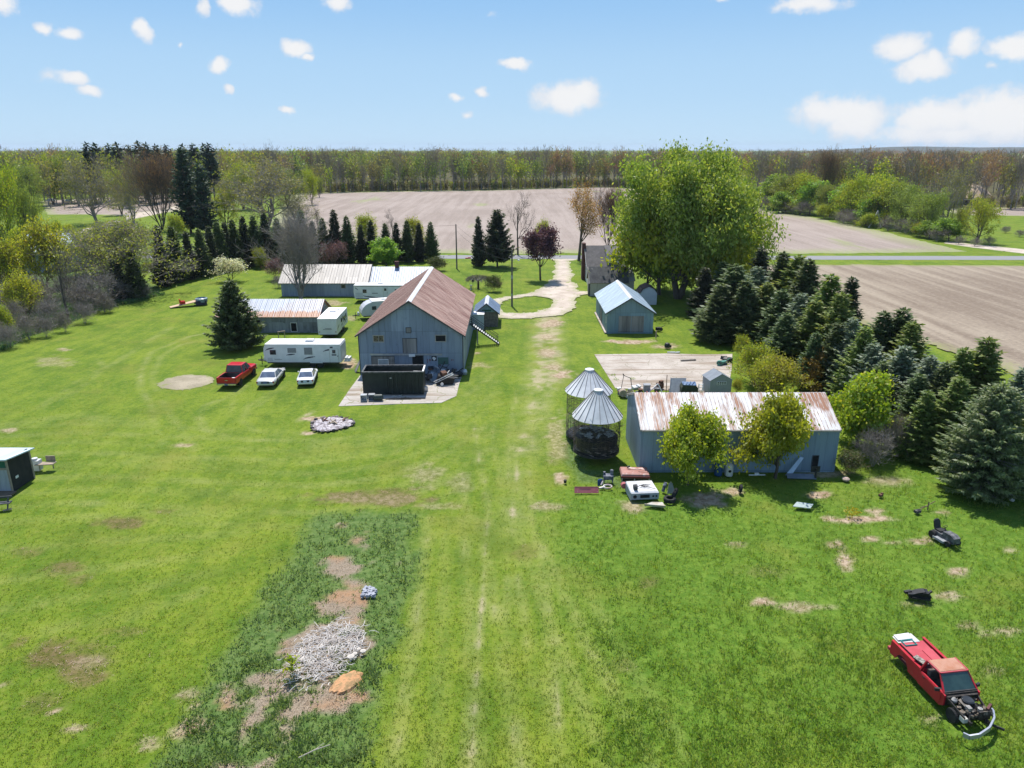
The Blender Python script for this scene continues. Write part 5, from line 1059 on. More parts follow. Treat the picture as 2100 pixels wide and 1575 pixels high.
crib('wire corn crib with white cone roof nearer the camera, full of black sheeting and planks', (6.58, 53.2, 0), 3.5, 5.55, 1.78, .55, True)
crib('wire corn crib with a rust striped cone roof standing behind the nearer one', (6.3, 57.2, 0), 4.2, 5.98, 1.78, .3, False)
# ------------------------------------------------------------------ vehicles (local x forward, y left)
RED = M('red_car_paint', (.48, .012, .02), (.44, .010, .017), 2, .28, spec=.5); WPAINT = M('white_car_paint', (.70, .70, .69), (.66, .66, .655), 2, .3, spec=.5); SILVERP = M('pale_silver_paint', (.56, .55, .52), (.52, .51, .485), 2, .3, .2)
CHROME = M('chrome', (.6, .6, .62), None, 2, .25, .8); TYRE = M('tyre_rubber', (.018, .018, .018), (.03, .03, .03), 6, .85); RIM = M('alloy_rim', (.45, .45, .46), (.36, .36, .37), 4, .4, .4)
CARGLASS = M('car_glass', (.34, .38, .42), (.20, .23, .27), 1.2, .1, .7, .6); LAMPR = M('red_lamp', (.30, .012, .02), None, 2, .25, spec=.5); LAMPW = M('clear_lamp', (.6, .6, .6), None, 2, .2, spec=.5); PLATE = M('blue_plate', (.06, .10, .22), (.08, .13, .26), 8, .5); LPLATE = M('pale_plate', (.45, .55, .65), (.5, .6, .7), 8, .5)
def wheel(root, x, y, r, w_, rimr=.62, name='wheel', rim=None):
    o = thing(name, None, None, (x, y, r)); o.parent = root; CH.setdefault(root.name, []).append(o)
    t_ = MB(); t_.lathe([(r * rimr, -w_ / 2), (r * .93, -w_ / 2), (r, -w_ * .32), (r, w_ * .32), (r * .93, w_ / 2), (r * rimr, w_ / 2)], 20, axis='Y'); t_.build('tyre', TYRE, o)
    q = MB(); q.lathe([(.02, -w_ * .42), (r * rimr * .4, -w_ * .46), (r * rimr, -w_ * .36), (r * rimr, w_ * .36), (r * rimr * .4, w_ * .46), (.02, w_ * .42)], 14, axis='Y'); q.build('rim', rim or RIM, o)
    return o
def ring(x, w_, z0, zm, zb, zc, tuck=.88):
    return [(x, -w_ * tuck, z0), (x, -w_, zm), (x, -w_ * .97, zb), (x, -w_ * .78, zc), (x, 0, zc + .015), (x, w_ * .78, zc), (x, w_ * .97, zb), (x, w_, zm), (x, w_ * tuck, z0)]
def inset(q, f=.09, off=.012, fv=None):
    q = [Vector(p) for p in q]; c = sum(q, Vector()) / 4; n = (q[1] - q[0]).cross(q[3] - q[0]).normalized()
    return [p.lerp(c, f) + n * off for p in q]
def greenhouse(root, paint, b0, b1, t0, t1, wb, wt, zb, zt, side_split=(.5,), tint=None):
    tint = tint or CARGLASS
    B = lambda x, s: (x, s * wb, zb); T = lambda x, s: (x, s * wt, zt)
    mb = MB(); mb.loft([[B(b0, -1), B(b1, -1), B(b1, 1), B(b0, 1)], [T(t0, -1), T(t1, -1), T(t1, 1), T(t0, 1)], [(t0 + .12, -wt * .8, zt + .035), (t1 - .12, -wt * .8, zt + .035), (t1 - .12, wt * .8, zt + .035), (t0 + .12, wt * .8, zt + .035)]])
    mb.build('cabin', paint, root)
    g = MB(); g.poly(inset([B(b1, -1), B(b1, 1), T(t1, 1), T(t1, -1)])); g.build('windscreen', tint, root, fixn=False)
    g = MB(); g.poly(inset([B(b0, 1), B(b0, -1), T(t0, -1), T(t0, 1)])); g.build('rear_window', tint, root, fixn=False)
    xs_ = [0, *side_split, 1]
    for s in (-1, 1):
        for a, b in zip(xs_[:-1], xs_[1:]):
            q = [B(b0 + (b1 - b0) * a, s), B(b0 + (b1 - b0) * b, s), T(t0 + (t1 - t0) * b, s), T(t0 + (t1 - t0) * a, s)]
            if s > 0: q = [q[1], q[0], q[3], q[2]]
            g = MB(); g.poly(inset(q, .12)); g.build('side_window', tint, root, fixn=False)
def sedan(label, loc, rz, L, W_, H, paint, zb, hood, trunk, wr, plate, rails):
    o = thing('parked_car', label, 'car', loc, rz); w_ = W_ / 2; h = L / 2
    mb = MB(); mb.loft([ring(-h, w_ * .82, .32, .5, .66, .72), ring(-h + .08, w_ * .93, .26, .52, zb - .08, zb - .03), ring(-h + trunk * .5, w_, .22, .55, zb - .03, zb + .03), ring(-h + trunk, w_, .2, .55, zb, zb + .04), ring(0, w_, .2, .55, zb, zb + .02), ring(h - hood, w_, .2, .55, zb - .02, zb + .02), ring(h - hood * .35, w_, .22, .52, zb - .12, zb - .06), ring(h - .12, w_ * .92, .25, .48, zb - .26, zb - .2), ring(h, w_ * .78, .3, .44, .56, .6)])
    mb.build('body', paint, o, smooth=True)
    b0, b1 = -h + trunk * .86, h - hood * .95
    greenhouse(o, paint, b0, b1, b0 + .6, b1 - .95, w_ * .9, w_ * .7, zb, H, (.52,))
    for x in (-L * .285, L * .29):
        for s in (-1, 1): wheel(o, x, s * (w_ - .1), wr, .2)
    for s in (-1, 1):
        b = MB(); b.box((-h + .05, s * w_ * .72, zb - .17), (.09, w_ * .38, .16), rz=s * .12); b.build('taillight', LAMPR, o); b = MB(); b.box((h - .08, s * w_ * .68, .58), (.1, w_ * .36, .13)); b.build('headlight', LAMPW, o)
        b = MB(); b.box((b1 - .62, s * (w_ + .07), zb + .06), (.12, .16, .11)); b.build('mirror', paint, o)
    b = MB(); b.box((-h - .02, 0, zb - .2), (.03, .34, .16)); b.build('licence_plate', plate, o); b = MB(); b.box((-h - .01, 0, .42), (.12, W_ * .8, .13)); b.build('rear_bumper', paint, o)
    b = MB(); b.b2(-h + .3, h - .3, -w_ * .9, w_ * .9, .18, .24); b.build('underbody', BLACKM, o)
    for s in (-1, 1):
        b = MB(); b.b2(-h * .42, h * .42, s * (w_ - .004), s * (w_ + .012), .5, .56); b.build('side_trim', DKTRIM, o)
        for x in (-.55, .5): b = MB(); b.b2(x - .1, x + .08, s * (w_ * .975), s * (w_ + .012), zb - .12, zb - .08); b.build('door_handle', paint, o)
        for x in (-L * .285, L * .29): b = MB(); b.lathe([(wr * 1.02, -.004), (wr * 1.16, -.004), (wr * 1.16, .012), (wr * 1.02, .012)], 18, (x, s * (w_ - .006), wr), 'Y'); b.build('wheel_arch', DKTRIM, o)
    b = MB(); b.b2(-h - .012, -h + .02, -.42, .42, zb - .3, zb - .1); b.build('plate_recess', DKTRIM, o)
    if rails:
        b = MB(); b.bar((b0 + .75, -.0, H + .04), (b0 + .75, 0, H + .16), .03); b.build('aerial', BLACKM, o)
    return o
sedan('long pale silver sedan parked in the middle of the three vehicles', (-25.0, 73.0, 0), R(93.5), 5.1, 1.92, 1.27, SILVERP, .77, 1.4, 1.15, .32, PLATE, False)
sedan('small white sedan parked rightmost of the three vehicles', (-21.25, 73.0, 0), R(98.5), 4.35, 1.74, 1.27, WPAINT, .8, 1.1, .72, .32, LPLATE, True)
def pickup():
    o = thing('pickup_truck', 'shiny red pickup truck parked beside the sandy circle', 'pickup truck', (-28.5, 73.1, 0), R(87.5)); L, w_ = 5.8, 1.0; h = L / 2
    mb = MB(); zb = 1.08
    mb.loft([ring(-.95, w_, .45, .75, zb, zb + .02), ring(h - 1.75, w_, .45, .75, zb, zb + .03), ring(h - 1.6, w_, .45, .75, zb, zb + .06), ring(h - .3, w_ * .97, .45, .75, zb - .04, zb + .03), ring(h, w_ * .88, .5, .75, .95, 1.0)]); mb.build('body', RED, o)
    greenhouse(o, RED, -.85, h - 1.6, -.72, h - 2.35, w_ * .93, w_ * .76, zb, 1.86, (.5,), GLASS)
    b = MB()
    for s in (-1, 1): b.b2(-h + .06, -.97, s * w_ - s * .13, s * w_, .55, 1.16)
    b.b2(-1.05, -.97, -.87, .87, .6, 1.16); b.b2(-h + .06, -.97, -.87, .87, .5, .62); b.build('cargo_bed', RED, o)
    b = MB(); b.b2(-h + .1, -1.06, -.86, .86, .62, .66); b.b2(-h + .12, -1.06, -.868, -.85, .66, 1.165); b.b2(-h + .12, -1.06, .85, .868, .66, 1.165); b.b2(-1.075, -1.052, -.86, .86, .66, 1.15); b.build('bed_liner', BLACKM, o)
    b = MB(); b.b2(-h, -h + .058, -w_ * .98, w_ * .98, .6, 1.16); tg = b.build('tailgate', RED, o); b = MB(); b.b2(-h - .012, -h - .002, -.17, .17, .87, .915); b.b2(-h - .012, -h - .002, -.07, .07, .845, .94); b.build('emblem', CHROME, tg)
    b = MB(); b.b2(-h - .14, -h - .002, -w_ * .95, w_ * .95, .42, .58); bp = b.build('rear_bumper', CHROME, o); b = MB(); b.b2(-h - .16, -h - .142, -.16, .16, .43, .56); b.build('licence_plate', PLATE, bp)
    for s in (-1, 1):
        b = MB(); b.b2(-h - .004, -h + .1, s * .88, s * (w_ + .004), .7, 1.08); b.build('taillight', LAMPR, o); b = MB(); b.b2(h - .14, h + .004, s * .55, s * .9, .78, .95); b.build('headlight', LAMPW, o); b = MB(); b.b2(.42, .6, s * (w_ + .02), s * (w_ + .22), 1.1, 1.3); b.build('mirror', RED, o)
        for x in (-1.75, 1.85): wheel(o, x, s * .88, .4, .27)
    b = MB(); b.b2(-h + .3, h - .2, -.85, .85, .38, .5); b.build('chassis', BLACKM, o)
    b = MB(); b.b2(h - .02, h + .06, -.9, .9, .42, .62); b.build('front_bumper', CHROME, o)
    c_, s_ = math.cos(R(87.5)), math.sin(R(87.5)); lx, ly = -1.5, -.35
    p = MB(); p.box((0, 0, 0), (.75, .7, .05), rz=.2); tag(p.build('panel', WHITE, loc=(-28.5 + lx * c_ - ly * s_, 73.1 + lx * s_ + ly * c_, .7)), 'white panel lying in the bed of the red pickup', 'panel')
pickup()
TRW = M('white_trailer_skin', (.66, .67, .68), (.6, .61, .62), 1.5, .45); TRG = M('grey_trailer_skin', (.5, .52, .55), (.45, .47, .5), 1.5, .45); DECAL = M('dark_decal', (.035, .04, .06), (.06, .065, .085), 4, .5); TROOF = M('trailer_roof_membrane', (.74, .74, .73), (.66, .65, .63), .9, .7, c3=(.38, .30, .25), t3=(.66, .72))
def trailer(label, loc, rz, L, prof, W_, skin, windows, door, decals, wheels, vents, side=-1, hitch=None, extra=None):
    """profile in x,z (x along the trailer), centred in y; the dressed side is y = side*W/2"""
    o = thing('travel_trailer', label, 'travel trailer', loc, rz); y0 = W_ / 2
    b = MB(); b.prism(prof, -y0, y0); b.build('body', skin, o)
    zt = max(z for _, z in prof); xs_ = [x for x, z in prof if z > zt - .06]
    b = MB(); b.b2(min(xs_) - .03, max(xs_) + .03, -y0 - .03, y0 + .03, zt, zt + .05); rf = b.build('roof', TROOF, o)
    for (x, y, a, c, h) in vents: b = MB(); b.prism([(x - a / 2, zt + .052), (x + a / 2, zt + .052), (x + a / 2 - .08, zt + h), (x - a / 2 + .08, zt + h)], y - c / 2, y + c / 2); b.build('roof_vent', WHITE, rf)
    S = lambda u, d: side * (y0 + d)
    for (x, z, a, h, k) in windows:
        b = MB(); b.b2(x - a / 2 - .05, x + a / 2 + .05, S(0, .002), S(0, .03), z - h / 2 - .05, z + h / 2 + .05); f = b.build('window', BLACKM if k else WHITE, o); b = MB(); b.b2(x - a / 2, x + a / 2, S(0, .031), S(0, .04), z - h / 2, z + h / 2); b.build('pane', GLASS if k else M('blind_behind_glass', (.16, .17, .18), (.24, .25, .26), 8, .4, stretch=(1, 1, 6)), f)
    if door:
        x, z, a, h = door; b = MB(); b.b2(x - a / 2, x + a / 2, S(0, .002), S(0, .022), z - h / 2, z + h / 2); d_ = b.build('door', skin, o); e = MB()
        for u0, u1, v0, v1 in ((-a / 2, -a / 2 + .03, -h / 2, h / 2), (a / 2 - .03, a / 2, -h / 2, h / 2), (-a / 2 + .03, a / 2 - .03, h / 2 - .03, h / 2)): e.b2(x + u0, x + u1, S(0, .023), S(0, .03), z + v0, z + v1)
        e.build('door_frame', TRIM, d_); e = MB(); e.b2(x - .18, x + .18, S(0, .023), S(0, .032), z + .25, z + .65); e.build('pane', GLASS, d_); e = MB(); e.b2(x + a * .36, x + a * .43, S(0, .023), S(0, .05), z - .12, z); e.build('handle', BLACKM, d_)
    for dk in decals:
        b = MB(); n = len(dk) - 1
        for i in range(n):
            w0 = .02 + .06 * math.sin(PI * (i + .5) / n); (xa, za), (xb, zb_) = dk[i], dk[i + 1]; q = [(xa, S(0, .012), za - w0), (xb, S(0, .012), zb_ - w0), (xb, S(0, .012), zb_ + w0), (xa, S(0, .012), za + w0)]; b.slab(*(q if side < 0 else q[::-1]), .008)
        b.build('decal', DECAL, o)
    for x in wheels:
        for s in (-1, 1): wheel(o, x, s * (y0 - .06), .36, .2, .66, rim=WHITE)
    zb_ = min(z for _, z in prof); b = MB(); b.b2(min(x for x, _ in prof) + .3, max(x for x, _ in prof) - .3, -y0 + .15, y0 - .15, zb_ - .18, zb_ - .002); b.build('chassis', BLACKM, o)
    if hitch:
        s = hitch; e = (min if s < 0 else max)(x for x, _ in prof); hb = MB(); hb.bar((e, .6, zb_ - .08), (e + s * 1.1, 0, zb_ - .08), .09); hb.bar((e, -.6, zb_ - .08), (e + s * 1.1, 0, zb_ - .08), .09); h_ = hb.build('hitch', BLACKM, o)
        t_ = MB(); t_.lathe([(.02, .5), (.14, .52), (.15, .85), (.1, .95), (.02, .96)], 12, (e + s * .28, .16, 0)); t_.build('gas_bottle', TRW, h_); t_ = MB(); t_.lathe([(.02, .5), (.14, .52), (.15, .85), (.1, .95), (.02, .96)], 12, (e + s * .28, -.17, 0)); t_.build('gas_bottle', TRW, h_)
        j = MB(); j.bar((e + s * .7, 0, 0), (e + s * .7, 0, .95), .07); j.build('jack', BLACKM, h_)
    if extra: extra(o, y0, S)
    return o
arc = lambda x, z, a, h, n=6: [(x + a * i / n, z + h * math.sqrt(max(0, i / n))) for i in range(n + 1)]
def ex1(o, y0, S):
    b = MB(); b.b2(-3.9, -3.35, S(0, .002), S(0, .02), .75, 1.15); b.build('hatch', TRG, o); b = MB(); b.b2(-1.95, 1.9, S(0, -.01), S(0, .004), .63, 2.5); b.b2(2.35, 2.42, S(0, -.01), S(0, .003), .63, 2.5); b.build('slide_out', TRW, o)
    b = MB(); b.b2(3.05, 3.35, S(0, .002), S(0, .03), 2.25, 2.4); b.build('vent_grille', BLACKM, o); b = MB(); b.b2(4.3, 5.0, -.55, .55, .5, .6); b.b2(4.4, 4.62, -.5, .5, .6, .95); b.b2(4.68, 4.95, -.45, .5, .6, .9); b.build('rear_rack', TRW, o)
    b = MB(); b.b2(-3.2, -2.5, S(0, .011), S(0, .016), .98, 1.0); b.b2(-3.1, -2.3, S(0, .011), S(0, .016), .92, .945); b.b2(3.2, 3.7, S(0, .024), S(0, .03), 1.4, 1.55); b.build('script_lettering', DECAL, o)
    b = MB(); b.b2(.75, 2.15, S(0, .052), S(0, .065), .55, .72); b.build('fender', TRW, o)
trailer('long white travel trailer with dark swooshes parked behind the three vehicles', (-22.95, 79.0, 0), R(-.5), 8.6, [(-4.0, .62), (4.2, .62), (4.2, 2.5), (4.12, 2.62), (-4.05, 2.62), (-4.25, 2.2), (-4.3, 1.55), (-4.22, 1.1)], 2.5, TRW,
        [(-3.25, 1.75, .55, .42, 1), (-1.15, 1.98, .95, .55, 0), (.65, 1.9, .9, .8, 0)], (3.45, 1.4, 1.0, 1.55), [arc(-4.05, 1.95, .95, .3), arc(-1.8, 1.42, .95, .12), arc(.05, .95, 1.3, .32), arc(2.3, 1.85, 1.15, .28)], (1.02, 1.85), [(.55, .1, .95, .8, .28), (2.35, .3, .5, .4, .12), (3.4, .6, .35, .35, .1), (1.6, -.5, .2, .2, .15)], hitch=-1, extra=ex1)
def ex2(o, y0, S):
    b = MB(); b.b2(-3.62, -3.6, -.55, .55, 1.2, 1.24); b.b2(-3.62, -3.6, -.5, .3, 1.32, 1.36); b.build('script_lettering', DECAL, o)
    for s in (-1, 1): b = MB(); b.b2(-3.63, -3.6, s * .95, s * 1.1, .85, .93); b.build('taillight', LAMPR, o)
trailer('white travel trailer seen from behind at the end of the striped roof shed', (-23.45, 94.3, 0), R(91.5), 7.2, [(-3.6, .55), (3.5, .55), (3.6, 1.5), (3.5, 2.45), (3.4, 2.55), (-3.6, 2.55)], 2.4, TRW, [(1.2, 1.6, .8, .5, 1), (2.4, 1.7, .5, .5, 1), (-.6, 1.75, .6, .4, 1)], (.2, 1.4, .7, 1.6), [arc(-3.3, 1.0, 1.2, .5), arc(-1.0, 1.0, 1.4, .3), arc(1.2, .9, 1.6, .3)], (-.3, .55), [(.6, .1, .8, .7, .2), (-1.2, .3, .4, .4, .1), (1.9, -.4, .3, .3, .16)], side=-1, extra=ex2)
def ex3(o, y0, S):
    b = MB(); b.b2(-3.6, -2.4, S(0, .002), S(0, .016), .75, 1.5); b.build('hatch', TRG, o); b = MB(); b.b2(-.95, -.05, S(0, .004), S(0, .012), 1.38, 1.47); b.build('script_lettering', DECAL, o); b = MB(); b.b2(-3.6, 4, S(0, .002), S(0, .05), 2.52, 2.58); b.build('awning', BLACKM, o)
trailer('white travel trailer parked along the long low building, half behind the barn', (-21.0, 115.3, 0), R(0), 7.6, [(-3.7, .6), (4, .6), (4, 2.62), (-3.75, 2.62), (-3.85, 1.6)], 2.4, TRW, [(-2.1, 1.75, .5, .45, 1), (3.0, 1.75, .6, .5, 1)], (1.15, 1.55, .7, 1.65), [arc(-2.7, 1.18, 3.2, -.5), [(-3.6, 2.3), (-3.3, 2.1), (-3.15, 1.95)]], (.6, 1.35), [(.2, .1, .8, .7, .22), (-1.5, .4, .35, .35, .1), (2.2, .3, .4, .4, .1)], hitch=None, extra=ex3)
nose = [(-2.6, .55), (2.4, .55), (2.4, 2.5)] + [(-.6 - 2.1 * math.sin(a), 2.5 - 1.55 * (1 - math.cos(a))) for a in np.linspace(0, PI / 2, 7)]
trailer('silver round nosed travel trailer peeking out from behind the barn roof', (-19.0, 103.4, 0), R(20), 5, nose, 2.3, TRG, [(-.9, 1.6, .5, .4, 1)], None, [], (.5, 1.25), [(.6, 0, .6, .6, .2)], hitch=-1)
# --- the wrecked pickup in the foreground
def wreck():
    A_ = math.atan2(-.99, .14); o = thing('wrecked_pickup', 'wrecked red pickup with rusty roof, bared engine and bent silver bumper', 'pickup truck', (19.05, 27.0, -.12), A_)
    FADE = M('faded_red_paint', (.46, .02, .035), (.38, .018, .03), 1.5, .45, c3=(.34, .07, .06), t3=(.58, .7)); FADE2 = M('chalky_red_paint', (.46, .075, .09), (.40, .05, .065), 1.2, .6, c3=(.42, .14, .13), t3=(.6, .7)); RUSTR = M('rusted_roof', (.36, .155, .085), (.42, .22, .15), 2.2, .75, c3=(.52, .36, .31), t3=(.6, .7))
    GRIME = M('greasy_metal', (.03, .028, .026), (.06, .052, .045), 6, .5, .2, c3=(.16, .13, .10), t3=(.6, .68)); ALU = M('dirty_aluminium', (.42, .41, .38), (.26, .24, .21), 7, .45, .4)
    W2 = .84
    def bside(s):
        b = MB(); pr = [(-2.42, .42), (-2.0, .42), (-1.93, .6), (-1.78, .76), (-1.55, .83), (-1.32, .76), (-1.17, .6), (-1.1, .38), (-.42, .38), (-.42, 1.06), (-2.42, 1.06)]
        b.prism(pr, s * W2, s * (W2 - .05)); b.b2(-2.42, -.42, s * (W2 - .13), s * (W2 - .002), 1.062, 1.10); q = b.build('bed_side', FADE, o); return q
    bside(-1); bside(1)
    b = MB(); b.b2(-2.4, -.45, -.78, .78, .5, .56); b.b2(-.5, -.44, -.78, .78, .56, 1.05); b.build('bed_floor', M('dark_red_bed', (.13, .02, .025), (.08, .02, .02), 3, .7), o)
    b = MB(); b.lathe([(.02, .52), (.34, .52), (.34, .8), (.02, .8)], 18, (-1.55, 0, .55), 'Y'); b.build('wheel_hump', FADE2, o)
    b = MB(); b.slab((-2.62, -.8, .62), (-2.45, -.8, .62), (-2.45, .8, .62), (-2.62, .8, .62), .05); b.box((-2.55, 0, .55), (.14, 1.66, .16)); b.build('rear_bumper', FADE2, o)
    # cab
    zb, zt = 1.02, 1.58; b = MB()
    for s in (-1, 1):
        b.prism([(-.42, .34), (.98, .34), (1.2, .5), (1.2, .98), (.95, zb), (-.42, zb)], s * W2, s * (W2 - .07))
        b.bar((-.4, s * (W2 - .05), zb), (-.27, s * .66, zt), .12, .07); b.bar((1.05, s * (W2 - .06), zb - .02), (.5, s * .64, zt), .07, .06)
    b.b2(-.42, -.35, -.78, .78, .36, zb); b.bar((-.4, -.78, zb), (-.4, .78, zb), .06); b.build('cab', FADE, o)
    b = MB(); b.loft([[(-.3, -.66, zt), (.52, -.65, zt), (.52, .65, zt), (-.3, .66, zt)], [(-.26, -.62, zt + .05), (.47, -.6, zt + .045), (.47, .6, zt + .045), (-.26, .62, zt + .05)], [(-.1, -.4, zt + .065), (.34, -.4, zt + .06), (.34, .4, zt + .06), (-.1, .4, zt + .065)]]); b.build('roof', RUSTR, o)
    b = MB()
    for s in (-1, 1): b.bar((-.3, s * .675, zt), (.54, s * .66, zt), .05, .07)
    b.bar((.53, -.66, zt), (.53, .66, zt), .05, .06); b.build('roof_rail', FADE2, o)
    g = MB(); g.poly([(1.04, -.74, zb), (1.04, .74, zb), (.535, .62, zt - .01), (.535, -.62, zt - .01)]); ws = g.build('windscreen', M('dusty_windscreen', (.02, .05, .045), (.035, .075, .065), 2, .08, spec=.8), o, fixn=False)
    b = MB(); b.bar((1.05, -.76, zb - .01), (1.05, .76, zb - .01), .06); b.bar((1.03, -.76, zb), (.53, -.64, zt), .04); b.bar((1.03, .76, zb), (.53, .64, zt), .04); b.build('seal', BLACKM, ws)
    # separate doors with mirrors
    for s in (-1, 1):
        d = MB(); d.prism([(-.3, .42), (.9, .42), (1.0, .6), (1.0, .97), (-.3, .97)], s * (W2 + .002), s * (W2 + .022)); dd = d.build('door', FADE, o); m_ = MB(); m_.b2(-.16, -.02, s * (W2 + .023), s * (W2 + .045), .86, .92); m_.build('handle', BLACKM, dd)
        m_ = MB(); m_.box((.86, s * (W2 + .12), 1.06), (.1, .2, .14), rz=s * .3); m_.build('mirror', BLACKM, dd)
    b = MB(); b.b2(-.33, .9, -.76, .76, .36, .5); b.b2(-.1, .3, -.62, -.08, .5, .72); b.b2(-.22, -.02, -.62, -.08, .6, 1.2); b.b2(-.1, .3, .08, .62, .5, .72); b.b2(-.22, -.02, .08, .62, .6, 1.2); b.build('seats', M('dusty_seat', (.09, .075, .065), (.14, .12, .1), 5, .9), o)
    b = MB(); b.b2(.72, 1.0, -.75, .75, .75, .99); b.lathe([(.14, -.015), (.17, -.015), (.17, .015), (.14, .015)], 14, (.62, .36, 1.0), 'X'); b.build('dashboard', BLACKM, o)
    # engine bay
    b = MB(); b.b2(1.03, 1.13, -.78, .78, .4, 1.0); b.b2(1.13, 1.25, -.72, .72, .86, .93)
    b.build('firewall', GRIME, o)
    b = MB()
    for s in (-1, 1): b.bar((1.1, s * .42, .42), (2.35, s * .4, .46), .09, .13); b.bar((1.12, s * .72, .86), (1.7, s * .64, .72), .05, .1); b.bar((1.7, s * .64, .72), (2.2, s * .62, .66), .04, .08)
    b.b2(1.95, 2.06, -.45, .45, .4, .52); b.build('frame_rails', GRIME, o)
    b = MB(); b.b2(1.3, 1.92, -.26, .26, .42, .74); b.box((1.6, -.2, .78), (.55, .14, .14), rx=.4); b.box((1.6, .2, .78), (.55, .14, .14), rx=-.4); b.lathe([(.05, 1.9), (.16, 1.92), (.16, 1.98), (.05, 2.0)], 14, (0, 0, .6), 'X'); en = b.build('engine', GRIME, o)
    b = MB(); b.lathe([(.03, .86), (.24, .87), (.25, .93), (.2, .97), (.03, .98)], 20, (1.5, .02, 0)); b.build('air_cleaner', M('black_gloss', (.02, .024, .028), (.03, .034, .038), 3, .35), en)
    b = MB(); b.lathe([(.02, .72), (.13, .74), (.14, .85), (.05, .93), (.02, .93)], 12, (1.3, -.46, 0)); b.b2(1.75, 1.95, -.3, -.12, .74, .9); b.lathe([(.02, .7), (.1, .7), (.1, .86), (.02, .87)], 12, (1.95, .24, 0)); b.build('alternator', ALU, en)
    rs = random.Random(8); b = MB()
    for i in range(16):
        p = Vector((rs.uniform(1.2, 2.15), rs.uniform(-.62, .62), rs.uniform(.6, .85))); q = p + Vector((rs.uniform(-.4, .4), rs.uniform(-.4, .4), rs.uniform(-.2, .05))); b.tube([p, p.lerp(q, .5) + Vector((0, 0, .1)), q], rs.uniform(.014, .03), 5)
    b.build('hoses', GRIME, en); b = MB()
    for i in range(16): b.box((rs.uniform(1.2, 2.2), rs.uniform(-.6, .6), rs.uniform(.55, .8)), (rs.uniform(.05, .2), rs.uniform(.05, .2), rs.uniform(.04, .14)), rs.uniform(0, 3), rs.uniform(-.4, .4))
    tag(b.build('fittings', M('oily_parts', (.06, .05, .04), (.2, .17, .13), 9, .6, .2, c3=(.34, .22, .13), t3=(.58, .66)), en), kind='stuff')
    b = MB(); b.b2(1.95, 2.2, -.66, -.46, .42, .62); b.build('washer_bottle', M('milky_plastic', (.5, .49, .44), None, 4, .6), o)
    b = MB(); b.b2(2.1, 2.16, .05, .6, .45, .85); b.build('radiator', GRIME, o); b = MB(); b.box((1.98, .62, .88), (.1, .3, .22), rz=.5, rx=.4); b.build('bent_bracket', M('scorched_red', (.10, .02, .02), (.06, .015, .015), 3, .6), o)
    wheel(o, 1.62, -.66, .32, .2, .5); wheel(o, 1.62, .68, .32, .2, .5)
    # bumper: pulled forward on the right side
    c_, s_ = math.cos(-A_), math.sin(-A_)
    loc = lambda x, y, z: ((x - 19.05) * c_ - (y - 27) * s_, (x - 19.05) * s_ + (y - 27) * c_, z)
    pts = [loc(18.36, 24.13, .42), loc(18.5, 23.96, .44), loc(18.9, 23.98, .5), loc(19.5, 24.3, .55), loc(20.0, 24.8, .58), loc(20.22, 25.22, .58), loc(20.2, 25.42, .58)]
    b = MB()
    for p, q in zip(pts[:-1], pts[1:]): b.bar(p, q, .07, .2)
    b.build('front_bumper', M('dull_chrome', (.48, .49, .53), (.4, .41, .45), 3, .35, .6), o)
    b = MB(); b.bar((2.2, .3, .4), loc(20.3, 24.5, .3), .06, .1); b.build('bumper_bracket', GRIME, o)
    def at(x, y): cc, ss = math.cos(A_), math.sin(A_); return (19.05 + x * cc - y * ss, 27 + x * ss + y * cc)
    b = MB(); b.slab((-.78, -.68, 0), (.66, -.68, .02), (.66, .42, .03), (-.78, .5, .0), .035); b.slab((-.1, -.05, .05), (.64, -.05, .06), (.64, .40, .065), (-.1, .45, .055), .03)
    x, y = at(-1.3, 0); tag(b.build('tonneau_panel', FADE2, loc=(x, y, 1.06), rz=A_), 'faded red panel laid over the bed of the wrecked pickup', 'panel')
    b = MB(); b.slab((-.28, -.66, .0), (.22, -.7, .02), (.3, .34, .05), (-.3, .3, .06), .02); b.slab((-.3, -.6, .07), (.12, -.66, .09), (.1, .1, .1), (-.34, .2, .08), .015)
    x, y = at(-2.3, -.05); tag(b.build('white_sheet', M('dirty_white_panel', (.6, .59, .57), (.5, .49, .47), 3, .7), loc=(x, y, 1.04), rz=A_), 'dirty white panels lying across the rear of the wrecked pickup bed', 'panel')
    b = MB(); b.b2(-.2, .2, -.3, .3, 0, .03); b.b2(-.2, -.16, -.3, .3, .03, .3); b.b2(.16, .2, -.3, .3, .03, .3); b.b2(-.16, .16, -.3, -.26, .03, .3); b.b2(-.16, .16, .26, .3, .03, .3)
    x, y = at(-1.98, -.3); tag(b.build('plastic_tub', M('teal_plastic', (.02, .2, .19), (.015, .17, .16), 3, .5), loc=(x, y, .82), rz=A_), 'teal plastic tub in the bed of the wrecked pickup', 'tub')
    b = MB(); b.slab((-.3, -.12, 0), (.3, -.12, .0), (.3, .12, .05), (-.3, .12, .05), .02); x, y = at(-.72, -.62)
    tag(b.build('grille_piece', M('black_grille', (.03, .03, .03), (.3, .27, .22), 14, .6), loc=(x, y, 1.14), rz=A_ + .25), 'black grille piece lying behind the cab of the wrecked pickup', 'grille')
    b = MB(); b.slab((-.2, -.3, .0), (.16, -.3, .1), (.16, .05, .26), (-.15, .0, .02), .02); x, y = at(-.5, -.25); tag(b.build('metal_flap', M('pinkish_grey_panel', (.33, .25, .26), None, 3, .6), loc=(x, y, 1.12), rz=A_), 'pinkish grey flap leaning on the back of the wrecked pickup cab', 'panel')
wreck()
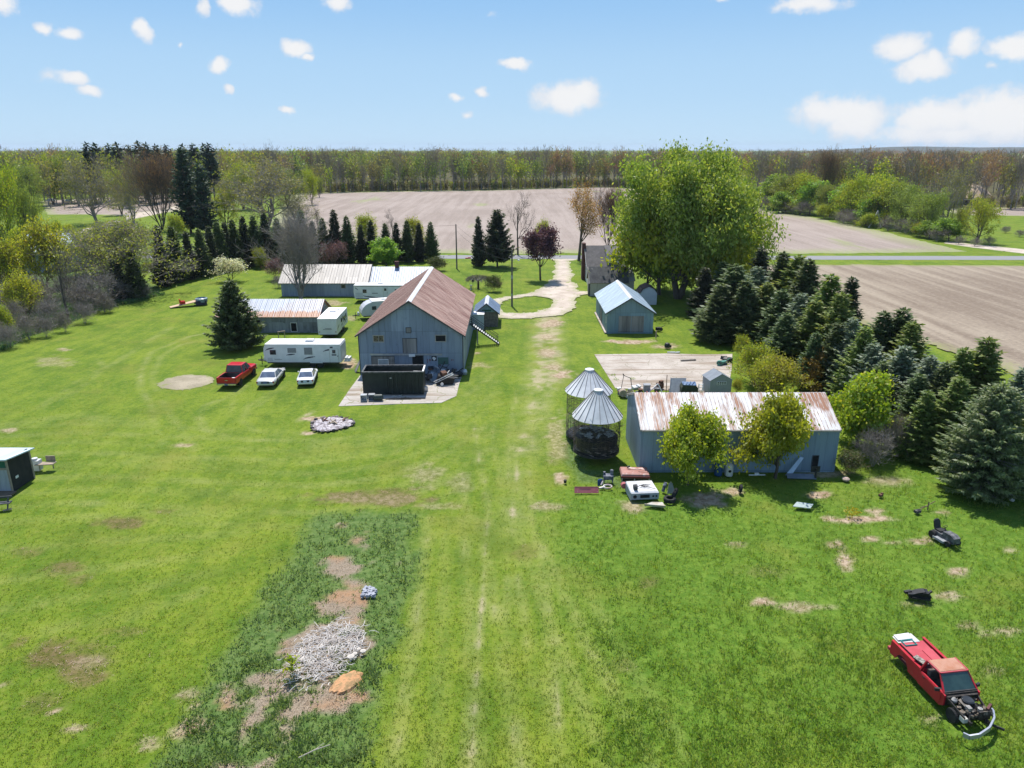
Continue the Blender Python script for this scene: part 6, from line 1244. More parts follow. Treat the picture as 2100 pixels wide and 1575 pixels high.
# ------------------------------------------------------------------ things lying about
J = random.Random(21)
PLAST_BLUE = M('blue_plastic', (.02, .07, .20), (.015, .055, .16), 3, .5); PLAST_W = M('white_plastic', (.62, .62, .6), (.5, .5, .49), 3, .5); GREY = M('grey_panel', (.3, .32, .33), (.24, .25, .26), 3, .6); RUSTY = M('rusty_iron', (.16, .08, .05), (.1, .055, .04), 5, .85); GALV = M('galvanized', (.5, .52, .54), (.38, .4, .42), 4, .4, .4)
PINK = M('faded_pink_red', (.42, .13, .14), (.36, .1, .11), 2.5, .65, c3=(.46, .22, .2), t3=(.6, .7)); TARP = M('blue_tarp', (.04, .10, .22), (.16, .22, .32), 2.5, .5); SCRAP = M('mixed_scrap', (.035, .035, .04), (.12, .11, .10), 7, .7, c3=(.4, .38, .35), t3=(.63, .7)); WOOD2 = M('bare_wood', (.36, .29, .22), (.27, .22, .17), 4, .85)
TARPD = M('dark_green_canvas', (.035, .045, .03), (.06, .065, .045), 2, .85)
def put(mb, name, mat, label, cat, loc, rz=0, group=None, z=0): 
    return tag(mb.build(name, mat, loc=(loc[0], loc[1], z), rz=rz), label, cat, group)
def tyre(label, loc, r=.36, w_=.22, flat=True, rz=0, tilt=0, group=None):
    b = MB(); b.lathe([(r * .58, -w_ / 2), (r * .92, -w_ / 2), (r, -w_ * .3), (r, w_ * .3), (r * .92, w_ / 2), (r * .58, w_ / 2), (r * .62, 0)], 22, axis='Z' if flat else 'Y')
    i0 = len(b.f) - 2; b.f = b.f[:i0]; b.m = b.m[:i0]
    n = 22; k = 7
    for j in range(n): b.f.append((6 * n + j, 6 * n + (j + 1) % n, (j + 1) % n, j)); b.m.append(0)
    o = b.build('tyre', TYRE, loc=(loc[0], loc[1], w_ / 2 if flat else r)); o.rotation_euler = (tilt, 0, rz); return tag(o, label, 'tyre', group)
# dumpster
dp = thing('dumpster', 'black green open top dumpster on the broken concrete before the barn', 'dumpster', (-11.6, 68.25, 0), R(1.5))
DG = M('dumpster_paint', (.016, .022, .02), (.026, .034, .03), 1.5, .5, c3=(.05, .055, .05), t3=(.62, .7)); Ld, Wd_, Hd = 2.95, 2.35, 2.3
b = MB(); b.b2(-Ld, Ld, 0, .07, .15, Hd); b.b2(-Ld, Ld, Wd_ - .07, Wd_, .15, Hd); b.b2(-Ld, -Ld + .07, .07, Wd_ - .07, .15, Hd); b.b2(Ld - .07, Ld, .07, Wd_ - .07, .15, Hd); b.b2(-Ld + .07, Ld - .07, .07, Wd_ - .07, .15, .22); b.build('box', DG, dp)
b = MB()
for i in range(9): x = -.4 + i * .4; b.prism([(x - .09, -.0), (x + .09, 0), (x + .05, -.09), (x - .05, -.09)], .2, Hd - .14, plane='XY')
b.b2(-.62, -.55, -.1, 0, .2, Hd - .14); b.build('side_ribs', DG, dp)
b = MB(); b.b2(-Ld - .06, Ld + .06, -.07, .1, Hd, Hd + .12); b.b2(-Ld - .06, Ld + .06, Wd_ - .1, Wd_ + .07, Hd, Hd + .12); b.b2(-Ld - .06, -Ld + .1, .1, Wd_ - .1, Hd, Hd + .12); b.build('top_rail', M('worn_rail', (.05, .055, .055), (.14, .14, .14), 4, .5), dp)
b = MB(); b.b2(Ld - .1, Ld + .06, .1, Wd_ - .1, Hd, Hd + .1); b.bar((Ld, .1, Hd), (Ld, .1, Hd + .05), .05); b.build('end_rail', WHITE, dp)
b = MB(); b.b2(-Ld, Ld, .25, .45, .0, .15); b.b2(-Ld, Ld, Wd_ - .45, Wd_ - .25, 0, .15); b.build('skids', BLACKM, dp); b = MB(); b.b2(-.3, -.12, -.012, -.002, 1.72, 1.8); b.build('notice', WHITE, dp)
def dput(x, y): return (-11.6 + x, 68.25 + y)
b = MB(); b.box((0, 0, .2), (.8, .6, .4), .3); put(b, 'white_box', WHITE, 'white box on the rubbish inside the dumpster', 'box', dput(1.0, 1.2), z=1.5)
b = MB(); b.box((0, 0, .18), (.55, .5, .36), .7, .3); put(b, 'blue_bag', M('pale_blue_bag', (.2, .45, .55), (.3, .5, .58), 4, .6), 'pale blue bag on the rubbish inside the dumpster', 'bag', dput(1.9, 1.0), z=1.6)
b = MB(); b.box((0, 0, .1), (1.1, .7, .2), -.1, .1); put(b, 'mattress', PLAST_W, 'white cushion slab at the right end of the dumpster', 'cushion', dput(2.3, 1.5), z=1.7)
b = MB()
for i in range(40): b.box((J.uniform(-2.6, 2.6), J.uniform(.3, 2.0), J.uniform(-.2, .15)), (J.uniform(.2, .8), J.uniform(.2, .6), J.uniform(.1, .3)), J.uniform(0, 3), J.uniform(-.4, .4))
put(b, 'rubbish', SCRAP, 'jumble of rubbish filling the dumpster', 'rubbish', dput(0, 0), z=1.45)['kind'] = 'stuff'
# in front of the dumpster
for i, (px, py, lbx) in enumerate([(746, 824, 'open fronted grey box at the left end of the dumpster'), (762, 823, 'second grey box between the open box and the drum')]):
    x, y = G(px, py); b = MB(); b.b2(-.3, .3, 0, .55, 0, .05); b.b2(-.3, .3, 0, .55, .55, .6); b.b2(-.3, -.25, 0, .55, .05, .55); b.b2(.25, .3, 0, .55, .05, .55); b.b2(-.25, .25, .5, .55, .05, .55); put(b, 'speaker_box', GALV if i == 0 else GREY, lbx, 'box', (x, y), .05, z=.05)
x, y = G(774, 822); b = MB(); b.lathe([(.02, -.48), (.2, -.46), (.3, -.36), (.3, .36), (.2, .46), (.02, .48)], 18, (0, 0, .31), 'X'); put(b, 'drum', M('dark_green_drum', (.03, .045, .04), (.05, .065, .058), 3, .5), 'dark rounded drum lying before the dumpster', 'drum', (x + .1, y), .05, z=.05)
b = MB(); b.bar((-1.6, .1, .03), (1.8, .18, .03), .14, .05); b.bar((-.2, .32, .03), (2.2, .3, .03), .1, .05); b.bar((-1.3, -.05, .1), (.9, .1, .06), .06); x, y = G(825, 820); put(b, 'scrap_bars', BLACKM, 'flat dark bars lying along the dumpster foot', 'scrap metal', (x, y), z=.05)
b = MB()
for i in range(9): b.bar((J.uniform(-.5, .5), J.uniform(-.2, .2), .05), (J.uniform(-.5, .7), J.uniform(-.2, .25), J.uniform(.05, .25)), .04)
x, y = G(814, 817); put(b, 'silver_frame', GALV, 'tangled silver frame lying before the dumpster', 'scrap metal', (x, y), z=.1)
x, y = G(873, 802); b = MB(); b.b2(-.2, .2, -.15, .15, 0, .45); b.b2(-.15, .15, -.2, -.151, .1, .35); put(b, 'metal_can', GALV, 'small silver can at the right foot of the dumpster', 'can', (x, y), .4, z=.05)
# scrap pile by the barn: separate pieces
def barn_pt(px, py): return G(px, py)
x, y = G(905, 757); b = MB(); b.bar((-1.9, .5, 1.25), (1.9, .3, 1.15), .16, .1); b.bar((-1.9, .9, .15), (-1.9, .5, 1.25), .08); b.bar((1.8, .6, .1), (1.85, .3, 1.15), .08); put(b, 'rail_frame', GALV, 'long pale rail across the top of the scrap heap by the barn', 'scrap metal', (x, y), z=.05)
x, y = G(888, 784); b = MB(); b.slab((-.55, 0, .25), (.2, -.25, .05), (.55, .45, .7), (-.2, .7, .95), .05); b.bar((-.58, 0, .22), (.2, -.28, .02), .05); put(b, 'framed_sheet', M('blue_grey_panel', (.16, .21, .25), (.22, .27, .3), 3, .5), 'blue grey framed panel tipped on the scrap heap', 'panel', (x, y), z=.05)
x, y = G(914, 790); b = MB(); b.prism([(-.95, 0), (.75, 0), (.95, .6), (-.7, .95)], 0, 1.2); put(b, 'black_cabinet', M('black_board', (.014, .013, .013), (.03, .027, .025), 4, .6), 'black slanted cabinet with a white trim in the scrap heap', 'cabinet', (x, y), .15, z=.05)
b = MB(); b.bar((-1.2, -.12, .35), (.75, -.1, 1.3), .07); b.bar((-1.1, -.12, .2), (.8, -.05, 1.1), .05); b.bar((-.6, -.1, .5), (-.5, .0, .7), .05); put(b, 'white_rails', WHITE, 'pair of white slanted rails over the black cabinet', 'scrap metal', (x, y), z=.05)
x, y = G(907, 792); b = MB(); b.lathe([(.09, -.03), (.16, -.03), (.16, .03), (.09, .03)], 14, (0, 0, .22), 'Y'); put(b, 'white_ring', WHITE, 'small white ring at the foot of the black cabinet', 'ring', (x, y - .15), z=.05)
x, y = G(922, 785); b = MB(); b.lathe([(.1, 0), (.3, .05), (.38, .3), (.42, .55), (.3, .6), (.05, .5)], 16); put(b, 'white_basin', M('cream_enamel', (.62, .58, .5), (.5, .46, .4), 3, .4), 'cream white basin tipped in the scrap heap', 'basin', (x, y), z=.05)
for i in range(80):
    px, py = J.uniform(868, 942), J.uniform(757, 788); x, y = G(px, py); k = J.random(); b = MB(); h = max(0, .8 * math.sin(PI * (px - 865) / 80)) * J.uniform(.1, 1.6)
    if k < .55: b.bar((-J.uniform(.2, .7), 0, J.uniform(0, .3)), (J.uniform(.2, .7), J.uniform(-.3, .3), J.uniform(.1, .7)), J.uniform(.03, .08)); nm, lb_, ct = 'scrap_bar', 'loose metal bar sticking out of the scrap heap by the barn', 'scrap metal'
    else: b.box((0, 0, .2), (J.uniform(.2, .7), J.uniform(.2, .5), J.uniform(.1, .5)), J.uniform(0, 3), J.uniform(-.5, .5)); nm, lb_, ct = 'scrap_piece', 'dark lump of scrap in the heap by the barn', 'scrap'
    put(b, nm, J.choice([SCRAP, SCRAP, BLACKM, BLACKM, RUSTY, GALV, PLAST_W]), lb_, ct, (x, y), J.uniform(0, 3), 'scrap heap pieces by the barn', z=.05 + h * .75)
x, y = G(953, 768); b = MB(); b.lathe([(.02, 0), (.25, .02), (.3, .3), (.2, .55), (.02, .6)], 14); put(b, 'gas_tank', GALV, 'rounded silver tank at the right corner of the barn', 'tank', (x, y))
b = MB(); b.slab((-.5, 0, 0), (.5, .0, 0), (.35, .6, 1.2), (-.35, .6, 1.2), .06); x, y = G(730, 762); put(b, 'leaning_boards', OLDWOOD, 'weathered boards leaning on the left corner of the barn', 'boards', (x - .1, y), R(-70))
b = MB(); b.b2(-.5, .5, -.06, .06, .85, .95); b.b2(-.45, -.37, -.04, .04, 0, .85); b.b2(.37, .45, -.04, .04, 0, .85); x, y = G(578, 694); put(b, 'sawhorse', WOOD2, 'grey wooden trestle on the grass before the striped roof shed', 'trestle', (x, y), R(40))
# basketball backboard and hoop at the barn wall
bb = thing('basketball_hoop', 'basketball backboard with hoop on a post before the barn boards', 'basketball hoop', (-13.4, 73.6, 0))
b = MB(); b.bar((0, 0, 0), (0, .2, 1.9), .08); b.bar((0, .1, 1.0), (0, -.1, 1.5), .05); b.build('post', BLACKM, bb); b = MB(); b.b2(-.5, .5, -.03, .02, 1.45, 2.1); b.build('backboard', M('grey_acrylic', (.2, .25, .29), (.26, .3, .34), 3, .3), bb)
b = MB()
for q in ((-.53, .53, 1.42, 1.45), (-.53, .53, 2.1, 2.14), (-.53, -.5, 1.45, 2.1), (.5, .53, 1.45, 2.1)): b.b2(q[0], q[1], -.04, .03, q[2], q[3])
b.build('border', WHITE, bb); b = MB(); pts = [(.2 * math.cos(a), -.24 + .2 * math.sin(a), 1.5) for a in np.linspace(0, 2 * PI, 15)]; b.tube(pts, .015, 5, cap=False); b.build('hoop', RUSTY, bb)
# burn pile
bx_, by_ = -15.85, 60.3
t = NT('ash'); v = t.coord('Object'); f = t.noise(v, 4, 6, .75); col = t.mix(t.step(f, .42, .58), (.2, .17, .17), (.56, .52, .53)); col = t.mix(t.step(t.noise(v, 7, 3), .62, .7), col, (.04, .035, .035)); ASH = t.done(t.bsdf(col, .95, 0, .1, f, .6, .08))
b = MB(); n = 40
for rr_, zz in ((1.75, .02), (1.45, .14), (.9, .2), (.3, .24)):
    for i in range(n): a = 2 * PI * i / n; q = rr_ * (1 + .1 * math.sin(3 * a + 1) + J.uniform(-.05, .05)); b.v.append((q * math.cos(a), q * math.sin(a) * .95, zz + J.uniform(-.03, .05)))
for k in range(3):
    for i in range(n): b.f.append((k * n + i, k * n + (i + 1) % n, (k + 1) * n + (i + 1) % n, (k + 1) * n + i)); b.m.append(0)
b.f.append(tuple(range(3 * n, 4 * n))); b.m.append(0)
put(b, 'ash_heap', ASH, 'pale grey ash heap of the burn pit on the lawn', 'ash heap', (bx_, by_))
STN = M('fire_stone', (.16, .12, .11), (.3, .26, .25), 3, .9)
for i in range(30):
    a = 2 * PI * i / 30 + J.uniform(-.06, .06); s = J.uniform(.08, .19); b = MB(); b.lathe([(.01, 0), (s, s * .2), (s * 1.1, s * .5), (s * .7, s * .95), (.01, s)], 7); q = 1.82 * (1 + .09 * math.sin(3 * a + 1)); put(b, 'stone', STN if i % 3 else BLACKM, 'dark stone in the ring around the burn pit', 'stone', (bx_ + q * math.cos(a), by_ + q * .95 * math.sin(a)), a, 'stones around the burn pit')
for i in range(10):
    b = MB(); b.bar((-.35, 0, 0), (.35, 0, J.uniform(0, .12)), J.uniform(.05, .1)); put(b, 'charred_stick', J.choice([BLACKM, RUSTY, WOOD2]), 'charred stick lying on the ash heap', 'stick', (bx_ + J.uniform(-1, 1.2), by_ + J.uniform(-.7, .7)), J.uniform(0, 3), 'charred sticks on the ash heap', z=.26)
# dragster like lawn toy far left: flat trailer with tube seat
fl = thing('float_trailer', 'pale orange plank ramp with red seat and blue tub on the far lawn', 'ramp', G(392, 627) + (0,), R(32))
b = MB(); b.slab((-3.0, -.55, .12), (1.0, -.75, .75), (1.0, .75, .75), (-3.0, .55, .12), .1); b.build('deck', M('orange_planks', (.56, .40, .27), (.5, .34, .22), 3, .7), fl); b = MB(); b.b2(-1.6, -.8, -.4, .4, .5, .85); b.b2(-1.6, -1.45, -.4, .4, .85, 1.15); b.build('seat', RED, fl)
b = MB(); b.lathe([(.5, .4), (.85, .45), (.9, 1.0), (.7, 1.1), (.65, .75), (.02, .7)], 18, (1.6, 0, 0)); b.build('tub', M('slate_tub', (.1, .14, .2), (.3, .4, .44), 3, .4), fl); b = MB(); b.b2(.6, 2.2, -.8, -.6, .1, .75); b.b2(.6, 2.2, .6, .8, .1, .75); b.build('side_frame', M('navy_frame', (.03, .03, .06), None, 3, .6), fl)
# junk between the crib and the concrete pad
jk = [('pipe_stand', BLACKM, 'black folded handle frame standing beside the concrete pad', 'handle', (1284, 797)), ('pale_drum', WOOD2, 'tan round drum behind the corn cribs', 'drum', (1277, 813)), ('grey_bin', GREY, 'dark grey square bin in the row of junk', 'bin', (1326, 803)), ('red_tray', PINK, 'flat red tray in the row of junk', 'tray', (1337, 809)),
      ('engine_block', RUSTY, 'rusty reddish engine lump in the row of junk', 'engine', (1353, 797)), ('pole_post', RUSTY, 'thin rusty post standing in the row of junk', 'post', (1366, 803)), ('glass_panel', GREY, 'big framed grey glass panel leaning behind the shed ridge', 'panel', (1388, 810)), ('covered_pile', TARPD, 'dark canvas covered stack with blue tarp on top', 'covered stack', (1412, 812)),
      ('white_cloth', PLAST_W, 'white crumpled sheet in the row of junk', 'sheet', (1303, 797)), ('wood_crate', WOOD2, 'small wooden crate beside the tan drum', 'crate', (1292, 812)), ('trestle_bars', WHITE, 'white slanted frame before the engine lump', 'frame', (1345, 806)), ('step_stool', WHITE, 'white stepladder beside the grey plastic shed', 'stepladder', (1437, 812))]
for nm, mt, lb_, ct, (px, py) in jk:
    x, y = G(px, py); b = MB(); z0 = 0
    if nm == 'pipe_stand': b.bar((-.5, 0, 0), (-.25, .3, 1.3), .05); b.bar((.6, 0, 0), (.45, .3, 1.0), .05); b.bar((-.25, .3, 1.3), (.45, .3, 1.0), .05); b.bar((-.35, .2, 1.5), (-.25, .3, 1.3), .08)
    elif nm == 'pale_drum': b.lathe([(.02, -.3), (.36, -.3), (.38, 0), (.36, .3), (.02, .3)], 16, (0, 0, .38), 'Y')
    elif nm == 'grey_bin': b.b2(-.3, .3, -.3, .3, 0, .7); b.b2(-.33, .33, -.33, .33, .7, .76)
    elif nm == 'red_tray': b.b2(-.5, .5, -.3, .3, .05, .12); b.b2(-.5, -.44, -.3, .3, .12, .25); b.b2(.44, .5, -.3, .3, .12, .25)
    elif nm == 'engine_block': b.box((0, 0, .35), (.6, .5, .5), .4); b.box((.1, 0, .7), (.4, .3, .3), .8); b.lathe([(.05, -.1), (.22, -.1), (.22, .1), (.05, .1)], 12, (-.2, -.3, .4), 'Y')
    elif nm == 'pole_post': b.bar((0, 0, 0), (0, .05, 1.7), .06); b.bar((.5, .2, 0), (.5, .2, 1.2), .05)
    elif nm == 'glass_panel': b.slab((-.75, -.2, .2), (.75, -.2, .2), (1.0, .8, 1.5), (-.5, .8, 1.5), .05); b.bar((-.78, -.22, .18), (-.52, .8, 1.53), .06)
    elif nm == 'covered_pile': b.prism([(-.85, 0), (.85, 0), (.8, .9), (.5, 1.2), (-.6, 1.2), (-.8, .9)], -.3, .7)
    elif nm == 'white_cloth': b.box((0, 0, .15), (.7, .5, .25), .4, .2); b.box((.3, .1, .2), (.4, .4, .3), .9, .3)
    elif nm == 'wood_crate': b.b2(-.3, .3, -.25, .25, 0, .05); [b.b2(-.3, .3, s * .25, s * .22, .08 + k * .16, .2 + k * .16) for s in (-1, 1) for k in range(3)]; [b.b2(s * .3, s * .27, -.22, .22, 0, .52) for s in (-1, 1)]
    elif nm == 'trestle_bars': b.bar((-.7, 0, .1), (.2, .2, .9), .08); b.bar((.2, .2, .9), (.6, 0, .1), .08); b.bar((-.3, .1, .45), (.45, .1, .4), .06)
    else:
        for s in (-.2, .2): b.bar((s, 0, 0), (s, .2, 1.2), .05); b.bar((s, .6, 0), (s, .25, 1.2), .04)
        for k in range(4): b.b2(-.2, .2, .02 + k * .05, .14 + k * .05, .25 + k * .28, .29 + k * .28)
    put(b, nm, mt, lb_, ct, (x, y), 0)
x, y = G(1412, 812); b = MB(); b.slab((-.7, -.3, 1.24), (.6, -.4, 1.22), (.7, .5, 1.3), (-.6, .6, 1.28), .05); [b.bar((-.7 + k * .3, -.3, 1.3), (-.5 + k * .35, .4, 1.36), .06) for k in range(4)]; put(b, 'blue_tarp', TARP, 'crumpled blue tarp on top of the dark canvas stack', 'tarp', (x, y))
for i in range(34):
    x, y = G(J.uniform(1268, 1450), J.uniform(800, 815)); b = MB(); s = J.uniform(.12, .4)
    if i % 3: b.box((0, 0, s * .4), (s * J.uniform(.8, 2), s, s * .8), J.uniform(0, 3), J.uniform(-.4, .4))
    else: b.lathe([(.01, 0), (s * .6, .02), (s * .6, s), (.01, s)], 10)
    put(b, 'junk_piece', J.choice([SCRAP, SCRAP, BLACKM, PLAST_W, GREY, RUSTY, PINK, GALV]), 'small piece of junk in the row behind the rusty roofed shed', 'junk', (x, y), J.uniform(0, 3), 'junk in the row behind the rusty roofed shed')
# concrete pad leftovers
x, y = G(1482, 748); b = MB(); b.box((0, 0, .25), (.9, .5, .4), .3); b.lathe([(.1, -.1), (.3, -.1), (.3, .1), (.1, .1)], 14, (-.5, -.35, .3), 'Y'); b.bar((.3, 0, .4), (.9, .2, .8), .05); put(b, 'mower', M('teal_mower', (.1, .34, .26), (.05, .06, .06), 2.2, .6), 'teal green mower half hidden by the bushes on the pad edge', 'mower', (x, y))
x, y = G(1492, 742); b = MB(); [b.box((J.uniform(-.8, .8), J.uniform(-.4, .5), .3), (.5, .4, .4), J.uniform(0, 3), J.uniform(-.5, .5)) for _ in range(6)]; put(b, 'black_bags', BLACKM, 'heap of black bags at the right end of the concrete pad', 'bags', (x, y))
x, y = G(1412, 741); b = MB(); b.bar((-.9, 0, .1), (.9, .3, .1), .25, .06); put(b, 'dark_plank', SCRAP, 'dark plank lying on the concrete pad', 'plank', (x, y), z=.02)
x, y = G(1368, 713); b = MB(); b.lathe([(.02, 0), (.3, .02), (.36, .3), (.28, .55), (.12, .62), (.02, .6)], 12); b.box((.3, .1, .15), (.4, .3, .3), .5); put(b, 'black_bag', BLACKM, 'black rubbish bag on the dirt patch by the concrete pad', 'bag', (x, y))
x, y = G(1380, 724); b = MB(); [b.box((J.uniform(-.7, .7), J.uniform(-.15, .15), .06), (.5, .2, .05), J.uniform(-.4, .4), J.uniform(-.2, .2)) for _ in range(6)]; put(b, 'metal_sheets', GALV, 'crumpled pale metal sheets at the top edge of the concrete pad', 'metal sheets', (x, y), z=.05)
for i, (px, py) in enumerate([(1258, 771), (1263, 779), (1297, 778)]):
    V_, F_ = leaf_quads(np.random.default_rng(i), np.random.default_rng(i).normal(0, .1, (50, 3)) * [1, 1, .4] + [0, 0, .05], .12, .4, None, 1); solo('weed', np_mesh('weed', V_, F_, L_GREEN), 'small weed clump growing in a crack of the concrete pad', 'weed', 'weeds in the concrete pad', loc=G(px, py) + (.05,))
x, y = G(1345, 694); b = MB(); b.bar((0, 0, 0), (0, 0, 1.0), .14); put(b, 'post', WOOD2, 'short wooden post at the right front corner of the garage', 'post', (x, y)); x, y = G(1350, 678); b = MB(); b.box((0, 0, .25), (.6, .5, .4), .3); b.lathe([(.05, -.08), (.24, -.08), (.24, .08), (.05, .08)], 12, (.3, -.25, .24), 'Y'); b.bar((.2, 0, .4), (.9, .1, .7), .05); put(b, 'push_mower', BLACKM, 'black push mower at the right side of the garage', 'mower', (x, y))
# before the corn crib
x, y = G(1203, 1012); b = MB(); b.prism([(-.85, .02), (.85, .02), (.85, .38), (.78, .45), (-.78, .45), (-.85, .38)], -.03, .03); b.b2(-.85, .85, -.04, .02, .44, .48); b.b2(-.5, .3, -.045, -.031, .34, .37); o_ = put(b, 'tailgate', PINK, 'faded pink red tailgate lying in the grass before the near corn crib', 'tailgate', (x, y)); o_.rotation_euler = (R(-35), 0, 0)
x, y = G(1231, 996); b = MB(); b.prism([(-.2, 0), (.2, 0), (.2, .42), (.12, .52), (-.12, .52), (-.2, .42)], -.04, .04); put(b, 'blue_board', PLAST_BLUE, 'blue rounded seat board standing before the near corn crib', 'board', (x, y), .2)
x, y = G(1247, 988); b = MB(); b.b2(-.35, .35, -.25, .25, .25, .55); [b.bar((s * .3, t_ * .2, 0), (s * .3, t_ * .2, .3), .05) for s in (-1, 1) for t_ in (-1, 1)]; b.lathe([(.02, .5), (.12, .5), (.13, .85), (.1, .9), (.02, .88)], 12, (.25, .1, 0)); b.lathe([(.02, .5), (.09, .5), (.1, .75), (.02, .78)], 12, (-.28, .1, 0)); b.bar((.3, -.2, .1), (.25, .1, .6), .08); put(b, 'outboard_motor', M('slate_engine', (.05, .06, .085), (.2, .21, .24), 4, .5), 'slate grey engine on a stand between crib and wrecked bonnets', 'engine', (x, y))
x, y = G(1246, 1001); b = MB(); pts = [(.3 * math.cos(a), .16 * math.sin(a), .12 + .06 * math.sin(a)) for a in np.linspace(0, 2 * PI, 15)]; b.tube(pts, .06, 6, cap=False); b.bar((-.6, -.1, .05), (-.2, .0, .12), .14, .08); b.bar((-.45, .2, .15), (-.3, .35, .4), .1); put(b, 'old_ring', M('scuffed_white', (.58, .56, .54), (.4, .25, .22), 3, .6), 'scuffed white ring seat lying before the engine on a stand', 'seat', (x, y))
x, y = G(1159, 990); b = MB(); b.lathe([(.02, 0), (.1, .0), (.11, .22), (.02, .23)], 12); b.lathe([(.02, .231), (.08, .231), (.02, .26)], 12); put(b, 'small_can', BLACKM, 'small black can on the worn grass left of the corn cribs', 'can', (x, y))
x, y = G(1168, 893); b = MB(); b.b2(-.3, .3, -.2, .2, 0, .25); b.bar((-.3, 0, .25), (-.2, 0, .5), .06); b.lathe([(.02, -.06), (.12, -.06), (.12, .06), (.02, .06)], 12, (-.2, -.2, .12), 'Y'); put(b, 'green_mower', M('green_plastic', (.06, .2, .13), (.1, .28, .2), 3, .5), 'green mower at the foot of the far corn crib', 'mower', (x, y))
# the two wrecked truck fronts
ca = thing('truck_cab_roof', 'rusty pink truck cab roof sunk in the grass by the blue shed corner', 'truck cab', G(1303, 987) + (0,), R(-3))
b = MB(); b.loft([[(-1.05, -.25, .42), (1.0, -.25, .42), (1.0, 1.45, .3), (-1.05, 1.45, .3)], [(-1.0, -.2, .62), (.95, -.2, .62), (.95, 1.4, .5), (-1.0, 1.4, .5)], [(-.9, -.05, .68), (.85, -.05, .68), (.85, 1.25, .56), (-.9, 1.25, .56)]]); b.build('roof', M('pink_rust', (.40, .22, .19), (.30, .12, .09), .9, .6, c3=(.50, .40, .37), t3=(.52, .64)), ca)
b = MB(); b.b2(-1.05, 1.0, -.3, -.24, .36, .5); b.build('rain_rail', M('dark_red_edge', (.16, .04, .035), None, 3, .6), ca); b = MB(); [b.bar((x, -.27, 0), (x, -.25, .42), .07) for x in (-1.0, -.1, .95)]; b.b2(-1.0, .95, -.3, -.24, 0, .1); b.build('pillars', M('cream_pillar', (.4, .39, .34), None, 3, .6), ca); b = MB(); b.b2(-.95, .9, -.1, -.06, .1, .4); b.build('pane', GLASS, ca)
b = MB(); b.tube([(-.5, .5, .72), (.3, .42, .74), (.8, .3, .72), (.9, 0, .7), (.2, .1, .72)], .015, 5); b.bar((-.5, .9, .7), (-.3, .95, .78), .1); x, y = G(1303, 987); put(b, 'loose_cable', BLACKM, 'loose black cable on the rusty cab roof', 'cable', (x, y))
hf = thing('truck_front', 'white truck bonnet and grille front sunk in the grass', 'truck front', G(1322, 1024) + (0,), R(5))
b = MB(); b.loft([[(-1.0, -.1, .52), (.95, -.1, .52), (.88, 1.5, .62), (-1.0, 1.5, .62)], [(-.96, .0, .6), (.91, .0, .6), (.84, 1.45, .7), (-.96, 1.45, .7)]]); b.build('bonnet', M('chalky_white_paint', (.62, .62, .63), (.5, .5, .51), 1.4, .5, c3=(.36, .33, .31), t3=(.64, .7)), hf)
b = MB(); b.b2(-1.0, .95, -.12, .02, .05, .52); b.slab((-1.02, 1.5, 0), (-1.02, -.1, 0), (-1.02, -.1, .55), (-1.02, 1.5, .65), .05); b.build('front_panel', M('blue_grey_paint', (.22, .26, .31), (.3, .33, .36), 2, .5), hf)
for x, w_ in ((-.72, .26), (.55, .14), (.78, .14)): b = MB(); b.lathe([(.01, -.135), (w_ / 2, -.135), (w_ / 2, -.121), (.01, -.121)], 12, (x, 0, .28), 'Y'); b.build('headlight_hole', DARK, hf)  # dark discs paint the shade of the empty headlight holes
b = MB(); b.b2(-.35, .3, -.14, -.121, .18, .4); b.build('grille', DARK, hf); b = MB(); b.lathe([(.02, -.02), (.2, 0), (.22, .25), (.16, .27), (.15, .05), (.02, .04)], 14, (-1.1, 1.45, .35), 'Y'); b.build('red_lamp_bowl', PINK, hf); b = MB(); b.b2(-.95, .85, 1.52, 1.6, .3, .66); b.build('cowl', M('olive_cowl', (.2, .21, .16), (.3, .3, .27), 3, .6), hf)
b = MB(); b.lathe([(.02, -.13), (.2, -.12), (.22, .12), (.02, .14)], 12, (-.62, .3, .8), 'X'); [b.tube([(-.6, .4, .72), (-.2 + .1 * k, .6 + .05 * k, .78), (.1 + .15 * k, .4 + .1 * k, .74)], .018, 5) for k in range(4)]; b.bar((-.1, .75, .72), (.75, .1, .72), .03); x, y = G(1322, 1024); put(b, 'axle_parts', SCRAP, 'oily axle parts and cables lying on the white bonnet', 'car parts', (x, y), R(5))
x, y = G(1345, 1040); b = MB(); b.bar((-.75, .12, .12), (.6, -.25, .16), .06, .14); b.slab((-.7, .2, .12), (.6, -.2, .16), (.5, .35, .2), (-.2, .45, .16), .03); put(b, 'old_bumper', M('tarnished_chrome', (.42, .41, .38), (.34, .3, .24), 3, .4, .4), 'tarnished bumper leaning before the white bonnet', 'bumper', (x, y))
x, y = G(1373, 1028); tyre('black tyre lying on a rim beside the white bonnet', (x, y), .42, .28); x, y = G(1383, 1022); tyre('black tyre standing behind the lying tyre', (x, y), .38, .22, False, R(60), R(15))
x, y = G(1376, 1012); b = MB(); b.slab((-.3, 0, 0), (.3, 0, 0), (.25, .3, .6), (-.05, .25, .7), .04); b.bar((.35, .1, 0), (.15, .4, .7), .06); put(b, 'bent_panel', M('olive_panel', (.3, .32, .25), (.22, .24, .2), 3, .6), 'bent olive panel standing behind the tyres', 'panel', (x, y), .3)
x, y = G(1362, 1008); b = MB(); b.bar((-.1, 0, 0), (.1, .1, .65), .2, .12); b.lathe([(.02, .5), (.13, .52), (.02, .68)], 10); put(b, 'slate_strut', M('slate_parts', (.08, .09, .13), (.3, .31, .34), 4, .5), 'slate blue strut at the right edge of the white bonnet', 'car parts', (x, y))
x, y = G(1518, 1010); tyre('single black tyre standing upright in the dead grass before the shed', (x, y), .3, .18, False, R(80), R(8))
